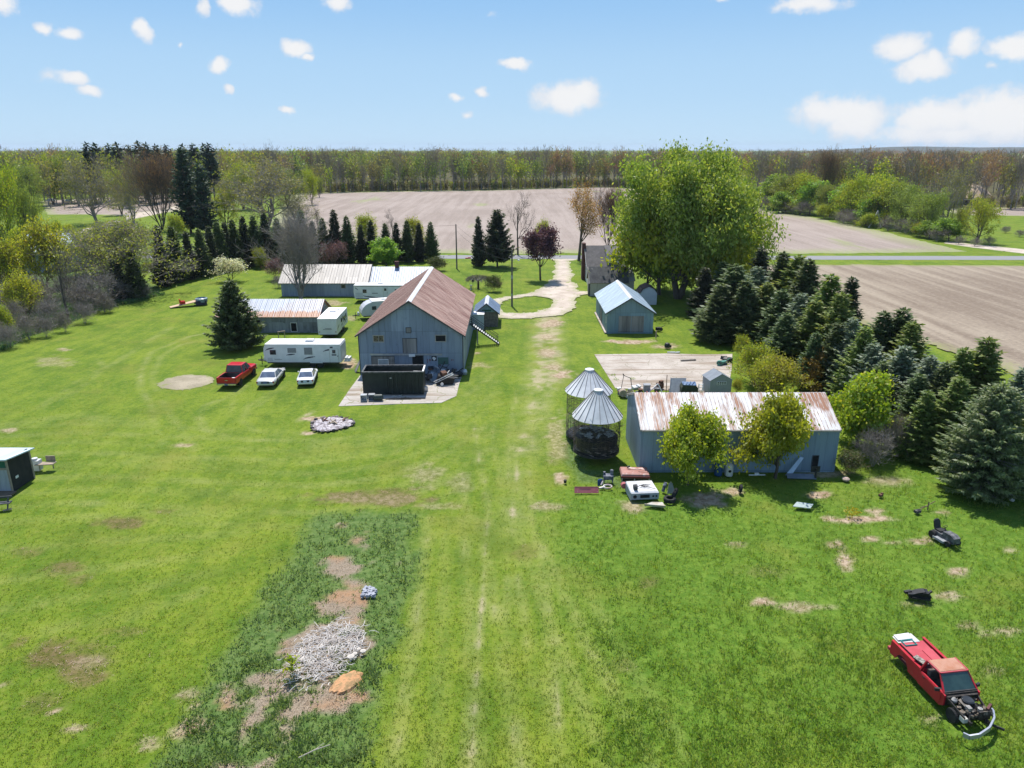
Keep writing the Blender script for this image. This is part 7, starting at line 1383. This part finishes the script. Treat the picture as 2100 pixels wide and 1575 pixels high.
# along the shed wall
for px, py, m_, lb_ in ((1473, 975, PLAST_BLUE, 'blue plastic barrel between the two trees at the shed wall'), (1495, 976, PLAST_W, 'white plastic barrel with a dark hole beside the blue barrel')):
    x, y = G(px, py); b = MB(); b.lathe([(.02, 0), (.27, 0), (.29, .05), (.29, .8), (.25, .88), (.02, .9)], 18); o_ = put(b, 'barrel', m_, lb_, 'barrel', (x, y + .1))
    if m_ is PLAST_W: h_ = MB(); h_.lathe([(.01, -.302), (.11, -.302), (.11, -.24), (.01, -.24)], 12, (-.02, 0, .45), 'Y'); h_.build('hole', DARK, o_)  # dark disc paints the shade in the barrel's hole
x, y = G(1628, 972); b = MB(); b.slab((-.75, -.3, .05), (-.35, -.4, .05), (.7, .25, 1.2), (.45, .3, 1.25), .04); put(b, 'white_board', M('pale_blue_board', (.5, .6, .72), (.4, .5, .62), 3, .5), 'pale blue white board leaning against the shed wall', 'board', (x, y))
x, y = G(1640, 979); b = MB(); b.slab((-1.0, -.25, .1), (1.1, -.35, .06), (1.0, .2, .2), (-.9, .25, .22), .08); put(b, 'grey_tarp', M('blue_grey_tarp', (.14, .17, .21), (.2, .23, .27), 2, .6, bump=.04), 'blue grey folded tarp on the ground along the shed', 'tarp', (x, y))
x, y = G(1552, 977); b = MB(); b.bar((-.6, 0, .12), (.6, 0, .14), .12, .05); b.box((0, .05, .2), (.3, .15, .12)); put(b, 'white_plank', WHITE, 'short white plank lying below the taller wall tree', 'plank', (x, y))
x, y = G(1672, 982); b = MB(); b.bar((0, 0, 0), (0, .05, .8), .1); b.b2(-.35, .3, .1, .16, .5, .95); put(b, 'dark_gate', BLACKM, 'dark narrow panel standing at the shed hatch', 'panel', (x, y))
x, y = G(1734, 985); b = MB(); b.lathe([(.01, 0), (.25, .02), (.28, .14), (.15, .24), (.01, .25)], 10); put(b, 'pale_stone', M('pink_stone', (.5, .38, .32), None, 3, .9), 'pinkish pale stone in the dry grass at the shed corner', 'stone', (x, y))
x, y = G(1646, 1041); b = MB(); b.slab((-.75, -.18, .2), (.35, -.4, .16), (.75, .1, .22), (-.3, .32, .28), .05); put(b, 'grey_sheet', M('pale_green_sheet', (.36, .42, .40), (.3, .36, .34), 2, .4), 'pale grey green sheet lying flat on the tall grass', 'sheet', (x, y))
x, y = G(1881, 1052); b = MB(); b.box((0, 0, .12), (.4, .25, .18), .3); b.bar((-.1, 0, .1), (.1, 0, .3), .05); put(b, 'grey_lump', SCRAP, 'small grey scrap lump before the large spruce', 'scrap', (x, y)); x, y = G(1902, 1046); b = MB(); b.bar((0, 0, 0), (0, 0, .6), .05); b.bar((-.5, 0, .05), (.6, .3, .5), .04); b.bar((0, 0, .3), (-.4, .2, .1), .04); put(b, 'dead_branch', BARKB, 'dead forked branch sticking up before the large spruce', 'branch', (x, y))
x, y = G(2075, 1028); b = MB(); b.lathe([(.01, 0), (.13, .04), (.16, .14), (.1, .25), (.01, .28)], 12); put(b, 'white_ball', PLAST_W, 'white ball in the shade of the large spruce', 'ball', (x, y)); x, y = G(1806, 1018); b = MB(); b.box((0, 0, .1), (.3, .2, .16), .6); b.box((.1, .05, .2), (.15, .12, .1), .2); put(b, 'brown_lump', RUSTY, 'small brown lump in the grass right of the dead patch', 'scrap', (x, y))
for i, (px, py) in enumerate([(1746, 1058)]):
    V_, F_ = leaf_quads(np.random.default_rng(4), np.random.default_rng(4).normal(0, .22, (160, 3)) * [1, .7, .5] + [0, 0, .3], .12, .8, None, 1); tag(solo('daffodils', np_mesh('daffodils', V_, F_, L_YEL), loc=G(px, py) + (0,)), 'clump of yellow daffodils on the dead grass strip', 'flowers')
def ridemower():
    x, y = G(1934, 1108); o = thing('riding_mower', 'abandoned black riding mower with a high backed seat in the grass', 'riding mower', (x, y, 0), R(-75))
    b = MB(); b.b2(-.6, .1, -.3, .3, .3, .5); b.prism([(.1, .25), (.95, .25), (.95, .6), (.7, .72), (.1, .7)], -.25, .25); b.build('body', M('grey_black_hood', (.05, .052, .055), (.16, .16, .165), 4, .6), o)
    b = MB(); b.b2(-.55, -.1, -.24, .24, .5, .6); b.loft([[(-.62, -.22, .58), (-.52, -.22, .58), (-.52, .22, .58), (-.62, .22, .58)], [(-.75, -.22, 1.0), (-.66, -.22, 1.0), (-.66, .22, 1.0), (-.75, .22, 1.0)], [(-.77, -.14, 1.1), (-.7, -.14, 1.1), (-.7, .14, 1.1), (-.77, .14, 1.1)]]); b.build('seat', BLACKM, o)
    for s in (-1, 1): wheel(o, -.45, s * .4, .25, .22, .5); wheel(o, .7, s * .38, .18, .14, .5)
    b = MB(); b.bar((.05, 0, .6), (-.05, 0, .9), .04); b.tube([(-.05 + .05 * math.sin(a), .17 * math.cos(a), .9 + .12 * math.sin(a)) for a in np.linspace(0, 2 * PI, 13)], .018, 5, cap=False); b.build('steering_wheel', BLACKM, o)
    b = MB(); b.b2(-.3, .5, -.55, .55, .12, .26); b.build('cutting_deck', GREY, o)
ridemower()
x, y = G(1884, 1226); b = MB(); b.prism([(-.55, .05), (.5, .0), (.55, .25), (.2, .5), (-.1, .42), (-.35, .3), (-.6, .28)], -.2, .2); b.bar((-.75, 0, .25), (-.4, .1, .3), .16, .12); b.bar((.4, .1, .2), (.65, .2, .38), .1); b.b2(.1, .4, -.25, .25, .3, .45); b.bar((-.4, -.25, .12), (.5, -.25, .1), .1); put(b, 'bumper_wreck', M('black_plastic', (.012, .012, .013), (.022, .022, .024), 3, .55), 'black plastic bumper wreck lying in the grass above the wrecked pickup', 'car part', (x, y), R(-12))
# poles and wires
POLE = M('pole_wood', (.13, .11, .095), (.19, .165, .145), 2, .95, stretch=(1, 1, .1))
def pole(label, x, y, h, arm=False):
    o = thing('utility_pole', label, 'utility pole', (x, y, 0)); b = MB(); b.tube([(0, 0, -.2), (0, 0, h)], [.16, .11], 10); b.build('shaft', POLE, o)
    if arm:
        b = MB(); b.bar((0, -.14, .0), (0, -.14, h * .97), .09, .06); b.build('conduit', DKTRIM, o); b = MB(); b.b2(-.15, .15, -.3, -.15, 4.2, 4.7); b.b2(-.13, .13, -.27, -.15, 1.5, 1.9); b.build('meter_box', GREY, o)
        b = MB(); b.tube([(.1, 0, 6.9), (.5, .0, 7.05), (.95, -.1, 7.1)], .03, 6); b.build('lamp_arm', STEEL, o); b = MB(); b.lathe([(.03, 7.14), (.14, 7.1), (.17, 7.0), (.12, 6.9), (.02, 6.88)], 12, (1.0, -.1, 0)); b.build('lamp', WHITE, o)
    return o
pole('utility pole with a yard lamp and conduit standing on the grass island', 0, 111.35, 8.55, True); pole('bare utility pole on the front lawn near the road', -11.1, 148.0, 8.8)
x, y = G(1578, 463); pole('thin pole standing by the hedgerow field edge', *G(1947, 477), 9); pole('thin pole beside the far gravel lane at the left', *G(133, 425), 8)
WIRE = M('wire', (.03, .03, .03), None, 3, .6)
def wire(p, q, sag, label):
    pts = [Vector(p).lerp(Vector(q), i / 14) - Vector((0, 0, sag * 4 * (i / 14) * (1 - i / 14))) for i in range(15)]; b = MB(); b.tube(pts, .016, 4); tag(b.build('wire', WIRE), label, 'wire')
wire((0, 111.35, 8.4), (-10.9, 148, 8.5), 1.1, 'upper wire sagging between the two utility poles'); wire((0, 111.35, 6.9), (-10.9, 148, 7.4), 1.0, 'lower wire sagging between the two utility poles')
wire((-.1, 111.35, 6.6), (-4.5, 115.5, .05), 0.0, 'slanted guy wire left of the lamp pole')
wire((-10.9, 148, 8.6), (-60, 168, 9), 1.2, 'wire running left from the bare utility pole along the road')
# lawn ornaments near the weeping tree
x, y = G(966, 594); b = MB(); b.lathe([(.02, 0), (.2, 0), (.12, .1), (.1, .6), (.24, .7), (.25, .78), (.02, .76)], 14); put(b, 'birdbath', GREY, 'grey stone bird bath left of the weeping tree', 'bird bath', (x, y)); x, y = G(970, 596); b = MB(); b.bar((0, 0, 0), (0, 0, 1.5), .05); b.b2(-.15, .15, -.15, .15, 1.5, 1.75); b.prism([(-.22, 1.75), (.22, 1.75), (0, 1.95)], -.2, .2); put(b, 'bird_feeder', BLACKM, 'dark bird feeder on a pole left of the weeping tree', 'bird feeder', (x, y))
x, y = G(960, 530); b = MB(); b.box((0, 0, .1), (1.2, .6, .15), .2); b.box((.3, .1, .2), (.6, .4, .12), -.3); put(b, 'fallen_boards', PINK, 'few reddish boards lying on the front lawn between pole and spruces', 'boards', (x, y))
# left edge shed company
bn = thing('picnic_bench', 'dark bench cut by the left picture edge on the lawn', 'bench', (-33.9, 44.4, 0), R(12)); b = MB(); b.b2(-1.2, .35, -.2, .2, .42, .48); b.build('seat', DKTRIM, bn); b = MB()
for x in (-1, .15): b.bar((x, -.25, 0), (x + .05, .15, .85), .07)
b.bar((-1.2, .16, .8), (.4, .16, .8), .05, .12); b.build('backrest', DKTRIM, bn); b = MB(); b.bar((-.1, -.3, .03), (.4, -.2, .06), .12, .06); b.build('foot', WOOD2, bn)
x, y = G(66, 962); b = MB(); b.b2(-.35, .35, -.25, .25, .0, .8); b.lathe([(.02, .8), (.18, .8), (.2, .95), (.02, 1.0)], 12); put(b, 'white_cabinet', PLAST_W, 'white cabinet behind the open dark sided shed', 'cabinet', (-35.75, 50.7)); b = MB(); b.slab((-.3, -.5, .55), (.9, -.2, .5), (.9, .3, .5), (-.3, .1, .55), .06); b.bar((.7, .1, 0), (.7, .1, .5), .06); b.bar((-.1, -.3, 0), (-.1, -.3, .5), .06); b.b2(.1, .8, .3, .36, .5, .95); put(b, 'side_table', WOOD2, 'low wooden table behind the open dark sided shed', 'table', (-35.3, 50.8))
# distant cars beyond the lane and the two pale roofs at the left
for i, (px, py, m_, lb_) in enumerate([(106, 414, SILVERP, 'grey car parked on the pale field far left, left of two'), (143, 415, SILVERP, 'grey car parked on the pale field far left, right of two'), (310, 402, WPAINT, 'pale car glimpsed beyond the lane behind the trees')]):
    x, y = G(px, py); o = thing('distant_car', lb_, 'car', (x, y, 0), R(8)); mb = MB(); mb.loft([ring(-2.3, .75, .35, .55, .7, .8), ring(-2, .9, .3, .6, .85, .9), ring(2, .9, .3, .6, .8, .85), ring(2.3, .7, .35, .5, .62, .7)]); mb.build('body', m_, o, smooth=True); greenhouse(o, m_, -1.5, 1.2, -1.0, .5, .82, .65, .86, 1.45)
# white fallen timbers at the field edge, right
x, y = G(1796, 467); b = MB(); b.bar((-2.2, 0, 0), (0, 0, 5), .35); b.bar((1.5, 0, 0), (0, .3, 5.2), .3); b.bar((-.8, 0, 1.5), (.7, .2, 2.2), .2); b.bar((-.2, 0, 4), (2, .4, 1), .2); put(b, 'bleached_trunk', M('bleached_wood', (.55, .53, .5), (.45, .43, .4), 2, .9), 'bleached dead trunk leaning at the hedgerow foot', 'dead tree', (x, y))
x, y = G(1978, 420); b = MB(); b.prism([(-6, 0), (6, 0), (6, 1.2), (3, 2.2), (-5, 2.0)], -2, 2); put(b, 'dark_mound', BLACKM, 'dark covered mound on the far meadow behind the bare tree', 'mound', (x, y))
x, y = G(1985, 403); b = MB(); b.lathe([(11, 0), (8, 3.0), (4, 5.5), (.5, 6.5)], 16); put(b, 'sand_heap', M('tan_sand', (.5, .38, .26), (.44, .33, .22), .3, .95), 'tan sand heap at the edge of the far right wood', 'sand heap', (x, y))
# garden strip: stalk pile, sand, cinders
gx, gy = G(672, 1335)
rs = np.random.default_rng(17); b = MB()
for i in range(900):
    a = rs.uniform(0, 6.28); q = 1.0 * math.sqrt(rs.random()) * (1.15 if i % 9 else 1.5); cx, cy = q * 1.35 * math.cos(a), q * 1.9 * math.sin(a); L = rs.uniform(.2, .62); th = rs.normal(.9, .8); z = .05 + .1 * max(0, 1 - q) + rs.uniform(-.05, .1)
    d = np.array([math.cos(th), math.sin(th), rs.normal(0, .15)]) * L / 2; k = np.array([-d[1], d[0], .15]) * rs.normal(0, .5)
    c_ = np.array([cx, cy, z]); b.tube([c_ - d, c_ + k * .5, c_ + d], [.014, .017, .01], 4)
put(b, 'stalk_pile', M('bleached_stalks', (.74, .69, .63), (.58, .52, .46), 2.2, .9), 'pile of bleached white stalks in the weedy garden strip', 'stalk pile', (gx, gy), R(-20))
x, y = G(712, 1400); b = MB(); n = 26; rs = random.Random(2)
for rr_, zz in ((1.0, -.05), (.85, .08), (.5, .16), (.12, .2)):
    for i in range(n): a = 2 * PI * i / n; q = rr_ * rs.uniform(.88, 1.1); b.v.append((q * .62 * math.cos(a) + .25 * q * math.sin(a), q * .8 * math.sin(a), zz))
for k in range(3):
    for i in range(n): b.f.append((k * n + i, k * n + (i + 1) % n, (k + 1) * n + (i + 1) % n, (k + 1) * n + i)); b.m.append(0)
b.f.append(tuple(range(3 * n, 4 * n))); b.m.append(0); put(b, 'sand_mound', ORANGE, 'small mound of orange sand below the bleached stalk pile', 'sand mound', (x, y))
x, y = G(758, 1218); b = MB(); rs = random.Random(6)
for i in range(60): b.box((rs.uniform(-.35, .35), rs.uniform(-.45, .45), rs.uniform(.05, .18)), (rs.uniform(.08, .22), rs.uniform(.08, .2), rs.uniform(.04, .12)), rs.uniform(0, 3), rs.uniform(-.3, .3))
put(b, 'cinder_patch', M('blue_grey_cinders', (.26, .27, .31), (.36, .37, .41), 6, .9), 'blue grey heap of cinders in the weedy garden strip', 'cinder heap', (x, y))
for i, (px, py) in enumerate([(742, 1318), (736, 1335), (728, 1345), (745, 1340), (720, 1352)]): x, y = G(px, py); b = MB(); s = .07 + .02 * i; b.lathe([(.01, 0), (s, .02), (s * 1.1, s * .6), (.01, s)], 8); put(b, 'stone', M('cream_stone', (.55, .5, .44), None, 3, .9), 'pale stone at the right edge of the stalk pile', 'stone', (x, y), group='stones beside the stalk pile', z=.08)
b = MB(); b.tube([(-.55, -.3, .08), (.0, .05, .12), (.55, .35, .1)], [.02, .025, .015], 5); b.tube([(0, .05, .12), (.3, .4, .14)], [.015, .01], 5); x, y = G(645, 1545); put(b, 'dry_stick', M('pale_stick', (.42, .37, .31), None, 3, .9), 'dry forked stick near the lower end of the garden strip', 'stick', (x, y))
sap = tree_meshes('sapling', 301, 1.1, .8, BARKB, L_LIME, 130, .16, .7, .1, .15, levels=2, limbs=5, trunk=.3, kids=(1, 1), r0=.012, k=4)
plant('sapling', sap, 'little lime green sapling standing before the stalk pile', G(606, 1388), 1, 'plant')
# ------------------------------------------------------------------ grass and weeds as geometry
def blades(rngs, P, h, w_, nb, lean, spread):
    n = len(P); Pn = np.repeat(P, nb, 0); m = len(Pn); a = rngs.uniform(0, 6.28, m); H_ = np.repeat(h, nb) * rngs.uniform(.55, 1.15, m)
    off = np.stack([np.cos(a), np.sin(a), 0 * a], -1); sp = np.repeat(spread, nb) if hasattr(spread, '__len__') else spread
    base = Pn + off * (rngs.uniform(0, 1, m) * sp)[:, None]; ln = rngs.uniform(.2, 1, m) * lean
    tip = base + off * (H_ * ln)[:, None]; tip[:, 2] += H_ * np.sqrt(np.maximum(.1, 1 - (ln * .8) ** 2)); mid = base + off * (H_ * ln * .32)[:, None]; mid[:, 2] += H_ * .55
    wv = np.stack([-np.sin(a + .5), np.cos(a + .5), 0 * a], -1) * (np.repeat(w_, nb) if hasattr(w_, '__len__') else np.full(m, w_))[:, None] * .5
    V = np.stack([base - wv * .6, mid - wv, tip, mid + wv], 1).reshape(-1, 3)
    return V, np.arange(4 * m).reshape(-1, 4)
def scatter(n, y0, y1, seed, pw=2.0):
    r = np.random.default_rng(seed); u = r.random(n); y = (y0 ** (1 - pw) + u * (y1 ** (1 - pw) - y0 ** (1 - pw))) ** (1 / (1 - pw)); x = (r.random(n) * 2 - 1) * (y * .74 + 6)
    return r, x, y
def gz(x, y, garden): return (fbm(x, y, 7, 21) - .5) * .12 + (fbm(x, y, 1.6, 31) - .5) * .06 - .11 + garden * (fbm(x, y, 1.1, 41) - .4) * .25
pads = [W((1219, 727), (1502, 726), (1492, 806), (1262, 796)), W((694, 833), (740, 768), (948, 768), (936, 812), (905, 826))]
bfp = [(-15.2, 75), (-5.2, 75), (-5.2, 98), (-16.3, 98)]; shp = [(9.5, 50.4), (24.2, 50.4), (24.2, 57.5), (9.5, 57.5)]
def okmask(x, y):
    k = np.ones(len(x), bool)
    for p in pads + [bfp, shp]: k &= sdf(x, y, p) > .1
    k &= np.hypot(x + 15.85, y - 60.3) > 1.9; k &= np.hypot((x + 33.7) / 2.75, (y - 72.55) / 2.6) > 1; k &= ~((np.abs(x + 35.8) < 3) & (y > 45.8) & (y < 50))
    return k
L_LAWN = M_leaf('lawn_blades', (.12, .19, .012), (.195, .245, .022), .58, (.29, .28, .08), 1); L_TALL = M_leaf('tall_grass_blades', (.108, .2, .016), (.175, .262, .028), .58, (.26, .275, .06), 1); L_WEED = M_leaf('weed_leaves', (.095, .17, .038), (.155, .225, .065), .55, (.22, .27, .1), 1); L_STRAW = M_leaf('dead_grass', (.30, .22, .14), (.44, .34, .24), .2, (.2, .13, .08))
# mown lawn
r, x, y = scatter(95000, 16, 75, 1, 2.1); m = masks(x, y); keep = okmask(x, y) & (r.random(len(x)) > m['dirt'] * 1.1 + m['mulch'] + m['rough'] * .75 + m['garden'] + m['hedge'] * .5 + m['brown'] * .5 + m['dry'] * .4) & (r.random(len(x)) < .35 + 1.1 * fbm(x, y, 1.3, 51)); x, y = x[keep], y[keep]
V, F = blades(r, np.stack([x, y, gz(x, y, 0 * x)], -1), np.full(len(x), .085) * (.7 + .6 * fbm(x, y, .9, 8)), .03, 4, .9, .07); solo('grass', np_mesh('lawn_blades', V, F, L_LAWN), 'mown yellow green lawn grass', 'grass', kind='stuff')
# rough grass
r, x, y = scatter(80000, 16, 62, 2, 2.0); m = masks(x, y); cl = fbm(x, y, 1.5, 61); keep = okmask(x, y) & (r.random(len(x)) < np.maximum(m['rough'] * (.2 + 1.2 * cl), m['hedge']) - m['dirt'] * .8); keep &= ~((np.abs(x - 19.05 - .02) < .95) & (np.abs(y - 27) < 2.6)); x, y, cl = x[keep], y[keep], cl[keep]
V, F = blades(r, np.stack([x, y, gz(x, y, 0 * x)], -1), .12 + .24 * np.clip(cl - .25, 0, 1), .035, 5, .85, .11); solo('grass', np_mesh('rough_blades', V, F, L_TALL), 'longer rough green grass on the right', 'grass', kind='stuff')
# weeds in the garden strip, along the hedge and the cribs
r, x, y = scatter(70000, 16, 46, 3, 1.7); m = masks(x, y); cl = fbm(x, y, 1.0, 71); keep = r.random(len(x)) < m['garden'] * (1 - m['mulch'] * .93) * (.1 + 1.15 * cl); x, y, cl = x[keep], y[keep], cl[keep]
V, F = blades(r, np.stack([x, y, gz(x, y, 1 + 0 * x)], -1), .1 + .3 * np.clip(cl - .25, 0, 1), .055, 5, 1.0, .12); solo('weeds', np_mesh('garden_weeds', V, F, L_WEED), 'dark green weeds overgrowing the old garden strip', 'weeds', kind='stuff')
r = np.random.default_rng(9); x = r.uniform(-75, -38, 26000); y = r.uniform(66, 122, 26000); m = masks(x, y); x, y = x[m['hedge'] > .5], y[m['hedge'] > .5]
V, F = blades(r, np.stack([x, y, 0 * x - .05], -1), np.full(len(x), .55), .12, 4, .9, .25); solo('weeds', np_mesh('hedge_weeds', V, F, M_leaf('hedge_foot_leaves', (.05, .10, .03), (.10, .19, .06), .3, (.2, .2, .1))), 'weeds at the foot of the left brush', 'weeds', kind='stuff')
# dead grass and straw
r, x, y = scatter(80000, 16, 62, 4, 1.9); m = masks(x, y); keep = okmask(x, y) & (r.random(len(x)) < np.maximum(m['dirt'] * .8, m['mulch'] * .95) + m['brown'] * .25); x, y = x[keep], y[keep]
V, F = blades(r, np.stack([x, y, gz(x, y, m['garden'][keep])], -1), np.full(len(x), .1), .024, 3, 2.2, .12); solo('dead_grass', np_mesh('straw', V, F, L_STRAW), 'dead straw lying on the bare patches', 'dead grass', kind='stuff')
# ------------------------------------------------------------------ air
t = NT('haze'); pv = t.n('VolumePrincipled', None, Color=(.78, .87, 1.0), Density=HAZE_D if 'HAZE_D' in globals() else .00006, Anisotropy=.0)
t.t.links.new(pv.outputs[0], t.out.inputs[1])
hb_ = MB(); hb_.b2(-12500, 12500, -12500, 12500, -2.0, 75); tag(hb_.build('haze', t.mat), kind='stuff')
